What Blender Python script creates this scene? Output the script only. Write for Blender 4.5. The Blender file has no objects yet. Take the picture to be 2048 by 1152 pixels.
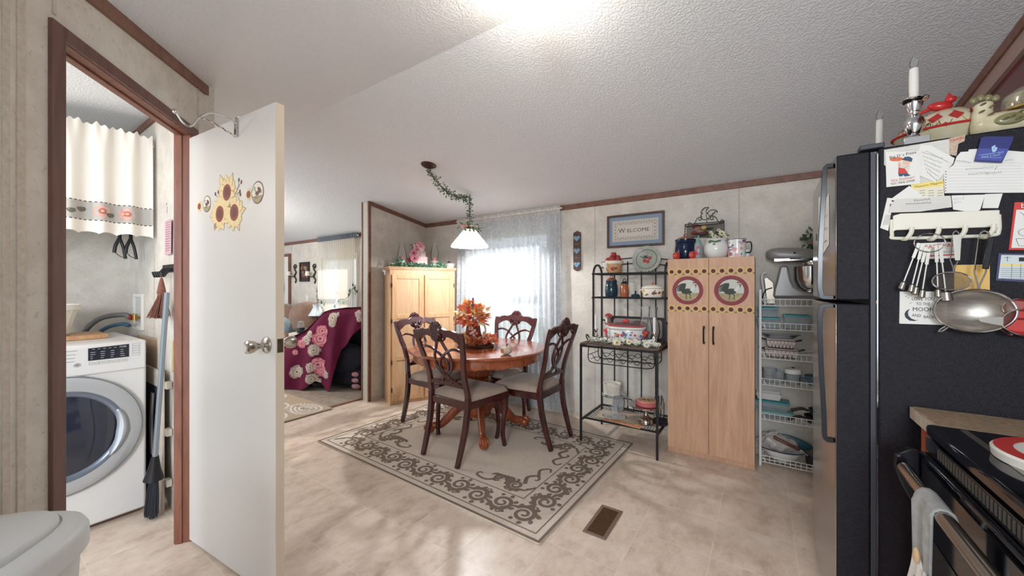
import bpy, math, random
from mathutils import Vector, Matrix
random.seed(7)
S = bpy.context.scene
COL = S.collection
PI = math.pi
# ---------------- camera
EYE = 1.28
YAW = math.radians(33.83)
cd = bpy.data.cameras.new('camera'); cam = bpy.data.objects.new('camera', cd); COL.objects.link(cam)
cd.sensor_width = 36; cd.lens = 750 / 2048 * 36; cd.clip_start = .02
cam.location = (0, 0, EYE); cam.rotation_euler = (PI / 2, 0, YAW)
S.camera = cam
# ---------------- world, exposure
S.view_settings.view_transform = 'Standard'; S.view_settings.look = 'None'
S.view_settings.gamma = 1; S.view_settings.use_curve_mapping = False
S.view_settings.exposure = 0.6
W = bpy.data.worlds.new('sky'); S.world = W; W.use_nodes = True
_bg = W.node_tree.nodes['Background']
_bg.inputs[0].default_value = (.80, .89, 1, 1); _bg.inputs[1].default_value = 1.0
S.cycles.max_bounces = 8
S.cycles.transparent_max_bounces = 24
S.cycles.use_denoising = True

# added fill lamps brightening kitchen and living room, out of frame, without fixtures
def lamp(name, loc, e, r, col):
    l = bpy.data.lights.new(name, 'POINT'); l.energy = e; l.color = col; l.shadow_soft_size = r
    o = bpy.data.objects.new(name, l); COL.objects.link(o); o.location = loc
lamp('kitchen_fill', (.3, -2.4, 1.8), 260, .5, (.88, .94, 1))
lamp('living_fill', (-5.6, 1.5, 1.9), 48, .25, (1, .9, .78))
lamp('laundry_bulb', (-2.9, -.45, 1.9), 11, .10, (1, .9, .8))
sl = bpy.data.lights.new('sun', 'SUN'); sl.energy = 5; sl.angle = math.radians(.6); sl.color = (1, .93, .82)
so = bpy.data.objects.new('sun', sl); COL.objects.link(so); so.rotation_euler = (math.radians(-50), 0, math.radians(-12))

def at(px, py, **k):
    """point of the place seen at a photograph pixel, on the plane X=, Y= or z="""
    a = (px - 1024) / 750; b = (576 - py) / 750
    c, s = math.cos(YAW), math.sin(YAW)
    r = Vector((a * c - s, a * s + c, b))
    if 'z' in k: t = (k['z'] - EYE) / r.z
    elif 'X' in k: t = k['X'] / r.x
    elif 'Y' in k: t = k['Y'] / r.y
    return Vector((0, 0, EYE)) + r * t

# ---------------- materials
def lin(h):
    if isinstance(h, str):
        h = h.lstrip('#'); c = [int(h[i:i + 2], 16) / 255 for i in (0, 2, 4)]
        return tuple(((x / 12.92) if x <= .04045 else ((x + .055) / 1.055) ** 2.4) for x in c) + (1,)
    return tuple(h) + (1,)
def mat(name, col, rough=.5, metal=0, col2=None, nscale=20, nstretch=(1, 1, 1), bump=0, bscale=200, trans=0, alpha=1, emit=None, es=0, ior=1.45, spec=.5, ncontrast=.5, sheen=0, coat=0):
    m = bpy.data.materials.new(name); m.use_nodes = True
    N = m.node_tree.nodes; L = m.node_tree.links; b = N['Principled BSDF']
    b.inputs['Base Color'].default_value = lin(col); b.inputs['Roughness'].default_value = rough
    b.inputs['Metallic'].default_value = metal; b.inputs['IOR'].default_value = ior
    b.inputs['Specular IOR Level'].default_value = spec
    if trans: b.inputs['Transmission Weight'].default_value = trans
    if alpha < 1: b.inputs['Alpha'].default_value = alpha
    if sheen: b.inputs['Sheen Weight'].default_value = sheen
    if coat: b.inputs['Coat Weight'].default_value = coat; b.inputs['Coat Roughness'].default_value = .1
    if emit: b.inputs['Emission Color'].default_value = lin(emit); b.inputs['Emission Strength'].default_value = es
    if col2 or bump:
        tc = N.new('ShaderNodeTexCoord'); mp = N.new('ShaderNodeMapping'); mp.inputs['Scale'].default_value = nstretch
        L.new(tc.outputs['Object'], mp.inputs['Vector'])
    if col2:
        n = N.new('ShaderNodeTexNoise'); n.inputs['Scale'].default_value = nscale; n.inputs['Detail'].default_value = 5
        n.inputs['Roughness'].default_value = .6
        L.new(mp.outputs[0], n.inputs['Vector'])
        r = N.new('ShaderNodeValToRGB'); r.color_ramp.elements[0].position = .5 - ncontrast / 2.5; r.color_ramp.elements[1].position = .5 + ncontrast / 2.5
        r.color_ramp.elements[0].color = lin(col); r.color_ramp.elements[1].color = lin(col2)
        L.new(n.outputs['Fac'], r.inputs[0]); L.new(r.outputs[0], b.inputs['Base Color'])
    if bump:
        n2 = N.new('ShaderNodeTexNoise'); n2.inputs['Scale'].default_value = bscale; n2.inputs['Detail'].default_value = 2
        L.new(mp.outputs[0], n2.inputs['Vector'])
        bp = N.new('ShaderNodeBump'); bp.inputs['Strength'].default_value = bump; bp.inputs['Distance'].default_value = .004
        L.new(n2.outputs['Fac'], bp.inputs['Height']); L.new(bp.outputs[0], b.inputs['Normal'])
    return m
def glass(name, col, alpha=.25, rough=.03):
    # thin clear glass or plastic: mostly see-through with a glossy skin
    m = bpy.data.materials.new(name); m.use_nodes = True
    N = m.node_tree.nodes; L = m.node_tree.links; N.remove(N['Principled BSDF'])
    t = N.new('ShaderNodeBsdfTransparent'); t.inputs[0].default_value = (1, 1, 1, 1)
    g = N.new('ShaderNodeBsdfGlossy'); g.inputs[0].default_value = (1, 1, 1, 1); g.inputs['Roughness'].default_value = rough
    d = N.new('ShaderNodeBsdfDiffuse'); d.inputs[0].default_value = lin(col)
    lw = N.new('ShaderNodeLayerWeight'); lw.inputs[0].default_value = .12
    m1 = N.new('ShaderNodeMixShader'); m1.inputs[0].default_value = alpha; L.new(t.outputs[0], m1.inputs[1]); L.new(d.outputs[0], m1.inputs[2])
    m2 = N.new('ShaderNodeMixShader'); L.new(lw.outputs['Fresnel'], m2.inputs[0]); L.new(m1.outputs[0], m2.inputs[1]); L.new(g.outputs[0], m2.inputs[2])
    L.new(m2.outputs[0], N['Material Output'].inputs[0])
    return m
def sheer(name, col, see=.35, lace=None, lscale=26, tcol=None):
    m = bpy.data.materials.new(name); m.use_nodes = True
    N = m.node_tree.nodes; L = m.node_tree.links; N.remove(N['Principled BSDF'])
    t = N.new('ShaderNodeBsdfTransparent')
    d = N.new('ShaderNodeBsdfDiffuse'); d.inputs[0].default_value = lin(col)
    tl = N.new('ShaderNodeBsdfTranslucent'); tl.inputs[0].default_value = lin(tcol or col)
    m1 = N.new('ShaderNodeMixShader'); m1.inputs[0].default_value = .5; L.new(d.outputs[0], m1.inputs[1]); L.new(tl.outputs[0], m1.inputs[2])
    m2 = N.new('ShaderNodeMixShader'); m2.inputs[0].default_value = 1 - see; L.new(t.outputs[0], m2.inputs[1]); L.new(m1.outputs[0], m2.inputs[2])
    if lace:
        tc = N.new('ShaderNodeTexCoord')
        n = N.new('ShaderNodeTexNoise'); n.inputs['Scale'].default_value = lscale; n.inputs['Detail'].default_value = 1; n.inputs['Distortion'].default_value = 2.2
        L.new(tc.outputs['Object'], n.inputs['Vector'])
        r = N.new('ShaderNodeValToRGB'); e = r.color_ramp.elements
        e[0].position = .44; e[1].position = .6
        e[0].color = (1 - see,) * 3 + (1,); e[1].color = (lace,) * 3 + (1,)
        L.new(n.outputs['Fac'], r.inputs[0]); L.new(r.outputs[0], m2.inputs[0])
    L.new(m2.outputs[0], N['Material Output'].inputs[0])
    return m

# ---------------- mesh builder
class MB:
    def __init__(s): s.v = []; s.f = []; s.m = []; s.T = Matrix.Identity(4)
    def add(s, vs, fs, mi=0):
        o = len(s.v); s.v += [s.T @ Vector(p) for p in vs]
        s.f += [[i + o for i in f] for f in fs]; s.m += [mi] * len(fs)
        return s
    def box(s, a, b, mi=0, M=None):
        x0, y0, z0 = a; x1, y1, z1 = b
        v = [(x0, y0, z0), (x1, y0, z0), (x1, y1, z0), (x0, y1, z0), (x0, y0, z1), (x1, y0, z1), (x1, y1, z1), (x0, y1, z1)]
        if M: v = [M @ Vector(p) for p in v]
        return s.add(v, [(0, 3, 2, 1), (4, 5, 6, 7), (0, 1, 5, 4), (1, 2, 6, 5), (2, 3, 7, 6), (3, 0, 4, 7)], mi)
    def cbox(s, c, d, mi=0, M=None):
        return s.box([c[i] - d[i] / 2 for i in range(3)], [c[i] + d[i] / 2 for i in range(3)], mi, M)
    def lathe(s, prof, c=(0, 0, 0), seg=24, mi=0, sx=1, sy=1, M=None, wob=None, cap=True):
        v = []; f = []; n = len(prof)
        fold = prof[0][0] > 1e-4 and prof[-1][0] > 1e-4 and abs(prof[0][0] - prof[-1][0]) < .008 and abs(prof[0][1] - prof[-1][1]) < .006
        for (r, z) in prof:
            for k in range(seg):
                a = 2 * PI * k / seg; rr = max(r, 1e-5) * (wob(a, z) if wob else 1)
                v.append(Vector((rr * math.cos(a) * sx, rr * math.sin(a) * sy, z)))
        if M: v = [M @ p for p in v]
        v = [p + Vector(c) for p in v]
        for i in range(n - 1):
            for k in range(seg):
                k2 = (k + 1) % seg; f.append((i * seg + k, i * seg + k2, (i + 1) * seg + k2, (i + 1) * seg + k))
        if fold:
            for k in range(seg): k2 = (k + 1) % seg; f.append(((n - 1) * seg + k, (n - 1) * seg + k2, k2, k))
        if not fold and cap and prof[0][0] > 1e-4: f.append(tuple(reversed(range(seg))))
        if not fold and cap and prof[-1][0] > 1e-4: f.append(tuple((n - 1) * seg + k for k in range(seg)))
        return s.add(v, f, mi)
    def shell(s, prof, t, **k):
        """open vessel: outside profile, then back down inside at thickness t"""
        inn = [(max(r - t, 0), z + (t if i == 0 else 0)) for i, (r, z) in enumerate(prof)]
        return s.lathe([(0, prof[0][1])] + list(prof) + list(reversed(inn)) + [(0, inn[0][1])], **k)
    def ell(s, c, r, mi=0, seg=16, rings=9, M=None):
        if not hasattr(r, '__len__'): r = (r, r, r)
        p = [(math.sin(PI * i / rings), -math.cos(PI * i / rings)) for i in range(rings + 1)]
        D = Matrix.Diagonal((r[0], r[1], r[2], 1))
        return s.lathe(p, c, seg, mi, M=(M @ D) if M else D)
    def sweep(s, pts, prof, side=(1, 0, 0), mi=0, closed=False, scale=None, cap=True):
        """prof: 2D outline (u along side, v along side x tangent)"""
        pts = [Vector(p) for p in pts]; n = len(pts); v = []; m = len(prof)
        sd = Vector(side)
        for i, p in enumerate(pts):
            a = pts[(i - 1) % n] if (closed or i > 0) else pts[i]; b = pts[(i + 1) % n] if (closed or i < n - 1) else pts[i]
            t = (b - a).normalized()
            u = sd - t * sd.dot(t)
            if u.length < 1e-4: u = t.orthogonal()
            u.normalize(); w = t.cross(u)
            k = scale[i] if scale else 1
            kx, ky = k if hasattr(k, '__len__') else (k, k)
            for q in prof: v.append(p + u * q[0] * kx + w * q[1] * ky)
        f = []
        for i in range(n if closed else n - 1):
            j = (i + 1) % n
            for k in range(m):
                k2 = (k + 1) % m; f.append((i * m + k, i * m + k2, j * m + k2, j * m + k))
        if not closed and cap: f.append(tuple(reversed(range(m)))); f.append(tuple((n - 1) * m + k for k in range(m)))
        return s.add(v, f, mi)
    def tube(s, pts, r, seg=8, mi=0, closed=False, side=(.31, .47, .83)):
        rs = r if hasattr(r, '__len__') else None
        prof = [(math.cos(2 * PI * k / seg), math.sin(2 * PI * k / seg)) for k in range(seg)]
        if not rs: prof = [(x * r, y * r) for x, y in prof]
        return s.sweep(pts, prof, side, mi, closed, rs)
    def rod(s, pts, w, d, side=(1, 0, 0), mi=0, closed=False, scale=None):
        return s.sweep(pts, [(-w / 2, -d / 2), (w / 2, -d / 2), (w / 2, d / 2), (-w / 2, d / 2)], side, mi, closed, scale)
    def prism(s, poly, o, u, v, h, mi=0, cent=False):
        """outline extruded by h along u x v"""
        o = Vector(o); u = Vector(u); v = Vector(v); n = u.cross(v).normalized()
        if cent: o = o - n * h / 2
        a = [o + u * p[0] + v * p[1] for p in poly]; b = [p + n * h for p in a]; m = len(poly)
        ar = sum(poly[i][0] * poly[(i + 1) % m][1] - poly[(i + 1) % m][0] * poly[i][1] for i in range(m))
        fs = [tuple(range(m)), tuple(range(m, 2 * m))] + [(i, (i + 1) % m, (i + 1) % m + m, i + m) for i in range(m)]
        return s.add(a + b, fs, mi)
    def ribbon(s, pts, ws, o, u, v, h=.001, mi=0):
        """flat stroke of varying width lying on a surface"""
        o = Vector(o); u = Vector(u); v = Vector(v); s.cnt = getattr(s, 'cnt', 0) + 1; n = u.cross(v).normalized() * (h + (1 if h > 0 else -1) * 6e-6 * (s.cnt % 60)); P = []; k = len(pts)
        if not hasattr(ws, '__len__'): ws = [ws] * k
        for i, p in enumerate(pts):
            a = pts[max(i - 1, 0)]; b = pts[min(i + 1, k - 1)]
            dx, dy = b[0] - a[0], b[1] - a[1]; l = math.hypot(dx, dy) or 1; nx, ny = -dy / l * ws[i] / 2, dx / l * ws[i] / 2
            P.append(o + u * (p[0] + nx) + v * (p[1] + ny) + n); P.append(o + u * (p[0] - nx) + v * (p[1] - ny) + n)
        return s.add(P, [(2 * i, 2 * i + 1, 2 * i + 3, 2 * i + 2) for i in range(k - 1)], mi)
    def disc(s, c2, rx, ry, o, u, v, h=.001, mi=0, seg=20, rot=0, wob=None):
        o = Vector(o); u = Vector(u); v = Vector(v); n = u.cross(v).normalized() * h; P = []
        for k in range(seg):
            a = 2 * PI * k / seg; w = wob(k, a) if wob else 1
            x, y = rx * math.cos(a) * w, ry * math.sin(a) * w
            X = x * math.cos(rot) - y * math.sin(rot); Y = x * math.sin(rot) + y * math.cos(rot)
            P.append(o + u * (c2[0] + X) + v * (c2[1] + Y) + n)
        return s.add(P, [tuple(range(seg))], mi)
    def text(s, txt, o, u, v, size, h=.001, mi=0, align='CENTER', depth=0, sx=1, bold=0):
        c = bpy.data.curves.new('t', 'FONT'); c.body = txt; c.size = size; c.align_x = align; c.align_y = 'CENTER'; c.extrude = depth; c.resolution_u = 2; c.offset = bold
        ob = bpy.data.objects.new('t', c); COL.objects.link(ob)
        bpy.context.view_layer.update()
        me = bpy.data.meshes.new_from_object(ob.evaluated_get(bpy.context.evaluated_depsgraph_get()))
        o = Vector(o); u = Vector(u).normalized(); v = Vector(v).normalized(); n = u.cross(v)
        s.add([o + u * p.co.x * sx + v * p.co.y + n * (p.co.z + h) for p in me.vertices], [tuple(p.vertices) for p in me.polygons], mi)
        bpy.data.objects.remove(ob); bpy.data.curves.remove(c); bpy.data.meshes.remove(me)
        return s
    def grid(s, fn, nu, nv, mi=0, cu=False, cv=False):
        v = [fn(i / (nu if cu else nu - 1), j / (nv if cv else nv - 1)) for i in range(nu) for j in range(nv)]
        f = []
        for i in range(nu if cu else nu - 1):
            for j in range(nv if cv else nv - 1):
                i2 = (i + 1) % nu; j2 = (j + 1) % nv
                f.append((i * nv + j, i2 * nv + j, i2 * nv + j2, i * nv + j2))
        return s.add(v, f, mi)
    def build(s, name, mats, parent=None, bev=0, smooth=True, sub=0, solid=0, ang=38, label=None):
        me = bpy.data.meshes.new(name); me.from_pydata([tuple(p) for p in s.v], [], s.f); me.validate()
        if not isinstance(mats, (list, tuple)): mats = [mats]
        for m in mats: me.materials.append(m)
        if len(me.polygons) == len(s.m):
            me.polygons.foreach_set('material_index', s.m)
        import bmesh
        bm = bmesh.new(); bm.from_mesh(me); bmesh.ops.recalc_face_normals(bm, faces=bm.faces[:]); bm.to_mesh(me); bm.free()
        if smooth:
            me.shade_smooth(); me.set_sharp_from_angle(angle=math.radians(ang))
        o = bpy.data.objects.new(name, me); COL.objects.link(o)
        if parent: o.parent = parent
        if solid:
            md = o.modifiers.new('thickness', 'SOLIDIFY'); md.thickness = solid; md.offset = 0
        if bev:
            md = o.modifiers.new('bevel', 'BEVEL'); md.width = bev; md.segments = 2; md.limit_method = 'ANGLE'; md.angle_limit = math.radians(40)
        if sub:
            md = o.modifiers.new('subdivision', 'SUBSURF'); md.levels = sub; md.render_levels = sub
        if label: o['label'] = label
        return o

def tag(o, label, cat, group=None, kind=None):
    o['label'] = label; o['category'] = cat
    if group: o['group'] = group
    if kind: o['kind'] = kind
    return o
def thing(name, label, cat, loc=(0, 0, 0), rz=0, group=None):
    o = bpy.data.objects.new(name, None); COL.objects.link(o); o.empty_display_size = .1
    o.location = loc; o.rotation_euler = (0, 0, rz)
    return tag(o, label, cat, group)
def one(mb, name, mats, label, cat, loc=(0, 0, 0), rz=0, group=None, **k):
    o = mb.build(name, mats, **k); o.location = loc; o.rotation_euler = (0, 0, rz)
    return tag(o, label, cat, group)
def struct(mb, name, mats, label, cat='wall', **k):
    o = mb.build(name, mats, **k); tag(o, label, cat, kind='structure'); return o
def dup(root, loc=None, rz=None, label=None):
    r = root.copy(); COL.objects.link(r)
    if loc is not None: r.location = loc
    if rz is not None: r.rotation_euler = (0, 0, rz)
    if label: r['label'] = label
    def kids(a, b):
        for ch in list(a.children):
            c = ch.copy(); COL.objects.link(c); c.parent = b; kids(ch, c)
    kids(root, r)
    return r
def bez(P, n=12):
    """smooth curve through points (Catmull-Rom)"""
    P = [Vector(p) for p in P]; Q = [P[0] * 2 - P[1]] + P + [P[-1] * 2 - P[-2]]; out = []
    for i in range(1, len(Q) - 2):
        for k in range(n):
            t = k / n; a, b, c, d = Q[i - 1], Q[i], Q[i + 1], Q[i + 2]
            out.append(.5 * ((2 * b) + (c - a) * t + (2 * a - 5 * b + 4 * c - d) * t * t + (3 * b - a - 3 * c + d) * t ** 3))
    out.append(P[-1]); return out
def bez2(P, n=8): return [(p.x, p.y) for p in bez([(a[0], a[1], 0) for a in P], n)]
# ================= ROOM =================
YB = 3.47          # inner face of the long outside wall
RIDGE_Y, RIDGE_Z = 1.37, 2.463
def ceil_z(y): return RIDGE_Z - .164 * (y - RIDGE_Y) if y > RIDGE_Y else RIDGE_Z - .15 * (RIDGE_Y - y)

def wallpaper():
    m = bpy.data.materials.new('mottled_wallpaper'); m.use_nodes = True
    N = m.node_tree.nodes; L = m.node_tree.links; b = N['Principled BSDF']; b.inputs['Roughness'].default_value = .75
    b.inputs['Specular IOR Level'].default_value = .25
    tc = N.new('ShaderNodeTexCoord')
    n1 = N.new('ShaderNodeTexNoise'); n1.inputs['Scale'].default_value = 7; n1.inputs['Detail'].default_value = 8; n1.inputs['Roughness'].default_value = .68
    n2 = N.new('ShaderNodeTexNoise'); n2.inputs['Scale'].default_value = 55; n2.inputs['Detail'].default_value = 6; n2.inputs['Roughness'].default_value = .7
    for n in (n1, n2): L.new(tc.outputs['Object'], n.inputs['Vector'])
    r = N.new('ShaderNodeValToRGB'); e = r.color_ramp.elements; e[0].position = .3; e[1].position = .7; e[0].color = lin('#c4bdb3'); e[1].color = lin('#dcd7ce')
    r2 = N.new('ShaderNodeValToRGB'); e = r2.color_ramp.elements; e[0].position = .27; e[1].position = .42; e[0].color = (.62, .58, .54, 1); e[1].color = (1, 1, 1, 1)
    mx = N.new('ShaderNodeMix'); mx.data_type = 'RGBA'; mx.blend_type = 'MULTIPLY'; mx.inputs[0].default_value = 1
    L.new(n1.outputs['Fac'], r.inputs[0]); L.new(n2.outputs['Fac'], r2.inputs[0]); L.new(r.outputs[0], mx.inputs[6]); L.new(r2.outputs[0], mx.inputs[7])
    L.new(mx.outputs[2], b.inputs['Base Color'])
    return m
def vinyl():
    m = bpy.data.materials.new('stone_look_vinyl'); m.use_nodes = True
    N = m.node_tree.nodes; L = m.node_tree.links; b = N['Principled BSDF']; b.inputs['Roughness'].default_value = .34
    tc = N.new('ShaderNodeTexCoord'); sep = N.new('ShaderNodeSeparateXYZ'); L.new(tc.outputs['Object'], sep.inputs[0])
    def line(out, pitch, ph):
        a = N.new('ShaderNodeMath'); a.operation = 'SUBTRACT'; L.new(out, a.inputs[0]); a.inputs[1].default_value = ph
        w = N.new('ShaderNodeMath'); w.operation = 'PINGPONG'; L.new(a.outputs[0], w.inputs[0]); w.inputs[1].default_value = pitch / 2
        c = N.new('ShaderNodeMath'); c.operation = 'LESS_THAN'; L.new(w.outputs[0], c.inputs[0]); c.inputs[1].default_value = .0028
        fl = N.new('ShaderNodeMath'); fl.operation = 'DIVIDE'; L.new(a.outputs[0], fl.inputs[0]); fl.inputs[1].default_value = pitch
        f2 = N.new('ShaderNodeMath'); f2.operation = 'FLOOR'; L.new(fl.outputs[0], f2.inputs[0])
        return c, f2
    lx, ix = line(sep.outputs[0], .34, -1.909); ly, iy = line(sep.outputs[1], .333, 1.34)
    mxl = N.new('ShaderNodeMath'); mxl.operation = 'MAXIMUM'; L.new(lx.outputs[0], mxl.inputs[0]); L.new(ly.outputs[0], mxl.inputs[1])
    cb = N.new('ShaderNodeCombineXYZ'); L.new(ix.outputs[0], cb.inputs[0]); L.new(iy.outputs[0], cb.inputs[1])
    wn = N.new('ShaderNodeTexWhiteNoise'); wn.noise_dimensions = '3D'; L.new(cb.outputs[0], wn.inputs['Vector'])
    ad = N.new('ShaderNodeVectorMath'); ad.operation = 'MULTIPLY_ADD'; L.new(wn.outputs['Color'], ad.inputs[0]); ad.inputs[1].default_value = (5, 5, 5); L.new(tc.outputs['Object'], ad.inputs[2])
    mp = N.new('ShaderNodeMapping'); mp.inputs['Scale'].default_value = (1.6, 1, 1); L.new(ad.outputs[0], mp.inputs[0])
    n1 = N.new('ShaderNodeTexNoise'); n1.inputs['Scale'].default_value = 6; n1.inputs['Detail'].default_value = 10; n1.inputs['Roughness'].default_value = .72
    L.new(mp.outputs[0], n1.inputs['Vector'])
    r = N.new('ShaderNodeValToRGB'); e = r.color_ramp.elements; e[0].position = .3; e[1].position = .68; e[0].color = lin('#b7a18f'); e[1].color = lin('#e2d4c5')
    k = e.new(.48); k.color = lin('#d4c1b0')
    L.new(n1.outputs['Fac'], r.inputs[0])
    mx = N.new('ShaderNodeMix'); mx.data_type = 'RGBA'; sc = N.new('ShaderNodeMath'); sc.operation = 'MULTIPLY'; sc.inputs[1].default_value = .5
    L.new(mxl.outputs[0], sc.inputs[0]); L.new(sc.outputs[0], mx.inputs[0]); L.new(r.outputs[0], mx.inputs[6]); mx.inputs[7].default_value = lin('#e0d6ca')
    L.new(mx.outputs[2], b.inputs['Base Color'])
    bp = N.new('ShaderNodeBump'); bp.inputs['Strength'].default_value = .25; bp.inputs['Distance'].default_value = .002; L.new(n1.outputs['Fac'], bp.inputs['Height']); L.new(bp.outputs[0], b.inputs['Normal'])
    return m
def popcorn():
    m = bpy.data.materials.new('textured_ceiling'); m.use_nodes = True
    N = m.node_tree.nodes; L = m.node_tree.links; b = N['Principled BSDF']; b.inputs['Roughness'].default_value = .8
    b.inputs['Base Color'].default_value = lin('#e4e7ea')
    tc = N.new('ShaderNodeTexCoord')
    n = N.new('ShaderNodeTexNoise'); n.inputs['Scale'].default_value = 95; n.inputs['Detail'].default_value = 3; L.new(tc.outputs['Object'], n.inputs['Vector'])
    r = N.new('ShaderNodeValToRGB'); e = r.color_ramp.elements; e[0].position = .45; e[1].position = .6
    L.new(n.outputs['Fac'], r.inputs[0])
    bp = N.new('ShaderNodeBump'); bp.inputs['Strength'].default_value = .5; bp.inputs['Distance'].default_value = .004
    L.new(r.outputs[0], bp.inputs['Height']); L.new(bp.outputs[0], b.inputs['Normal'])
    return m
def woodmat(name, a, b_, scale=3, stretch=(12, 12, 1), rough=.4, coat=0):
    m = bpy.data.materials.new(name); m.use_nodes = True
    N = m.node_tree.nodes; L = m.node_tree.links; b = N['Principled BSDF']; b.inputs['Roughness'].default_value = rough
    if coat: b.inputs['Coat Weight'].default_value = coat; b.inputs['Coat Roughness'].default_value = .15
    tc = N.new('ShaderNodeTexCoord'); mp = N.new('ShaderNodeMapping'); mp.inputs['Scale'].default_value = stretch; L.new(tc.outputs['Object'], mp.inputs[0])
    n = N.new('ShaderNodeTexNoise'); n.inputs['Scale'].default_value = scale; n.inputs['Detail'].default_value = 6; n.inputs['Distortion'].default_value = 1.2
    n.inputs['Roughness'].default_value = .65
    L.new(mp.outputs[0], n.inputs['Vector'])
    r = N.new('ShaderNodeValToRGB'); e = r.color_ramp.elements; e[0].position = .32; e[1].position = .66; e[0].color = lin(a); e[1].color = lin(b_)
    L.new(n.outputs['Fac'], r.inputs[0]); L.new(r.outputs[0], b.inputs['Base Color'])
    return m

WP = wallpaper(); VIN = vinyl(); POP = popcorn()
TRIM = woodmat('brown_trim', '#6b4538', '#85604f', 4, (3, 3, 3), .5)
JAMB = woodmat('cherry_jamb', '#6d4030', '#8a5743', 3, (8, 8, 1), .45); CASE = woodmat('brown_casing', '#5f4139', '#755348', 3, (8, 8, 1), .5)
WHITE = mat('white_paint', '#e6e3dd', .45)
BATTEN = mat('pale_batten', '#cfc7bb', .6, col2='#b9b0a3', nscale=60)
GAP = mat('dark_seam', '#3a322d', .8)
CARPET = mat('carpet_pile', '#8d8074', .95, col2='#a89b8e', nscale=14, bump=.8, bscale=500)
GLASSW = glass('window_glass', '#ffffff', .02)
CHROME = mat('polished_steel', '#d8d8d8', .12, 1)
NICKEL = mat('satin_nickel', '#b9b2a8', .25, 1)
BLACKM = mat('black_wire', '#1d1c1d', .45, .3)

def wall_run(mb, p0, p1, th, openings=(), side=1, nseg=10, z0=0, mi=0):
    """wall whose seen face runs p0 to p1, thickness th to the left (side=1) or right; tops follow the ceiling. openings: (s0, s1, zb, zt)"""
    p0 = Vector((p0[0], p0[1], 0)); p1 = Vector((p1[0], p1[1], 0)); d = p1 - p0; Ln = d.length; d.normalize(); n = Vector((-d.y, d.x, 0)) * side * th
    cuts = sorted(set([0, Ln] + [Ln * i / nseg for i in range(nseg + 1)] + [o for op in openings for o in op[:2]]))
    for a, b in zip(cuts[:-1], cuts[1:]):
        if b - a < 1e-5: continue
        mid = (a + b) / 2; op = [o for o in openings if o[0] < mid < o[1]]
        spans = [(z0, None)] if not op else [(z0, op[0][2]), (op[0][3], None)]
        for zb, zt in spans:
            q = [p0 + d * a, p0 + d * b, p0 + d * b + n, p0 + d * a + n]
            tops = [(zt if zt is not None else ceil_z(p.y) + .01) for p in q]
            if min(tops) - zb < 1e-4: continue
            vs = [p + Vector((0, 0, zb)) for p in q] + [Vector((p.x, p.y, t)) for p, t in zip(q, tops)]
            mb.add(vs, [(0, 3, 2, 1), (4, 5, 6, 7), (0, 1, 5, 4), (1, 2, 6, 5), (2, 3, 7, 6), (3, 0, 4, 7)], mi)
    return mb

# floors
mb = MB(); mb.box((-3.84, -1.2, -.05), (1.3, YB + .12, 0))
struct(mb, 'floor', VIN, 'beige stone look vinyl floor of kitchen and laundry', 'floor', smooth=False)
mb = MB(); mb.box((-10.5, .81, -.05), (-3.84, YB + .12, .008))
struct(mb, 'floor_living', CARPET, 'taupe carpet floor of the living room', 'floor', smooth=False)
# ceiling, two slopes and the ridge
mb = MB()
for (x0, x1) in ((-10.5, -3), (-3, 1.3)):
    ya, yb = -1.2, YB + .12
    v = []
    for x in (x0, x1):
        for y, dz in ((ya, 0), (RIDGE_Y, 0), (yb, 0), (yb, .06), (RIDGE_Y, .06), (ya, .06)): v.append((x, y, ceil_z(y) + dz))
    mb.add(v, [(0, 1, 7, 6), (1, 2, 8, 7), (2, 3, 9, 8), (3, 4, 10, 9), (4, 5, 11, 10), (5, 0, 6, 11), (0, 5, 4, 1), (1, 4, 3, 2), (6, 7, 10, 11), (7, 8, 9, 10)])
struct(mb, 'ceiling', POP, 'white stipple textured vaulted ceiling', 'ceiling', smooth=False)
# outside wall with two windows
KW = (-2.98, -1.86, .62, 1.9); LW = (-6.2, -5.22, .62, 1.78)
mb = MB(); wall_run(mb, (-10.5, YB), (1.3, YB), .12, [(KW[0] + 10.5, KW[1] + 10.5, KW[2], KW[3]), (LW[0] + 10.5, LW[1] + 10.5, LW[2], LW[3])], 1, 4)
struct(mb, 'wall_back', WP, 'long mottled beige wallpapered outside wall', 'wall', smooth=False)
mb = MB(); wall_run(mb, (1.15, YB), (1.15, -1.2), .1, (), 1, 30)
struct(mb, 'wall_right', WP, 'beige wallpapered wall behind the refrigerator', 'wall', smooth=False)
mb = MB(); wall_run(mb, (-3.69, 2.62), (-3.69, YB), .1, (), 1, 3)
struct(mb, 'wall_partition', WP, 'short beige partition between dining area and living room', 'wall', smooth=False)
# laundry: partition, back wall, diagonal doorway wall
PL = Vector((-1.821, .191, 0)); PR = Vector((-2.398, .672, 0)); DD = (PR - PL).normalized(); DN = Vector((DD.y, -DD.x, 0))
if DN.x > 0: DN = -DN           # towards the laundry
mb = MB(); wall_run(mb, (-3.9, .71), (-2.50, .71), .09, (), 1, 3)
struct(mb, 'wall_laundry_side', WP, 'beige wall inside the laundry on the right', 'wall', smooth=False)
mb = MB(); wall_run(mb, (-3.80, .71), (-3.80, -1.2), .1, (), -1, 12)
struct(mb, 'wall_laundry_back', WP, 'mottled beige wall behind the washer', 'wall', smooth=False)
OPW = (PR - PL).length; DH = 2.05
w0 = PL - DD * 1.55; w1 = PR + DD * .185
sgn = 1 if (Vector((-DD.y, DD.x, 0)).dot(DN) > 0) else -1
mb = MB(); wall_run(mb, w0, w1, .075, [(1.55 - .018, 1.55 + OPW + .018, -1, DH + .018)], sgn, 14)
struct(mb, 'wall_left', WP, 'diagonal beige wallpapered wall around the laundry doorway', 'wall', smooth=False)
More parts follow.
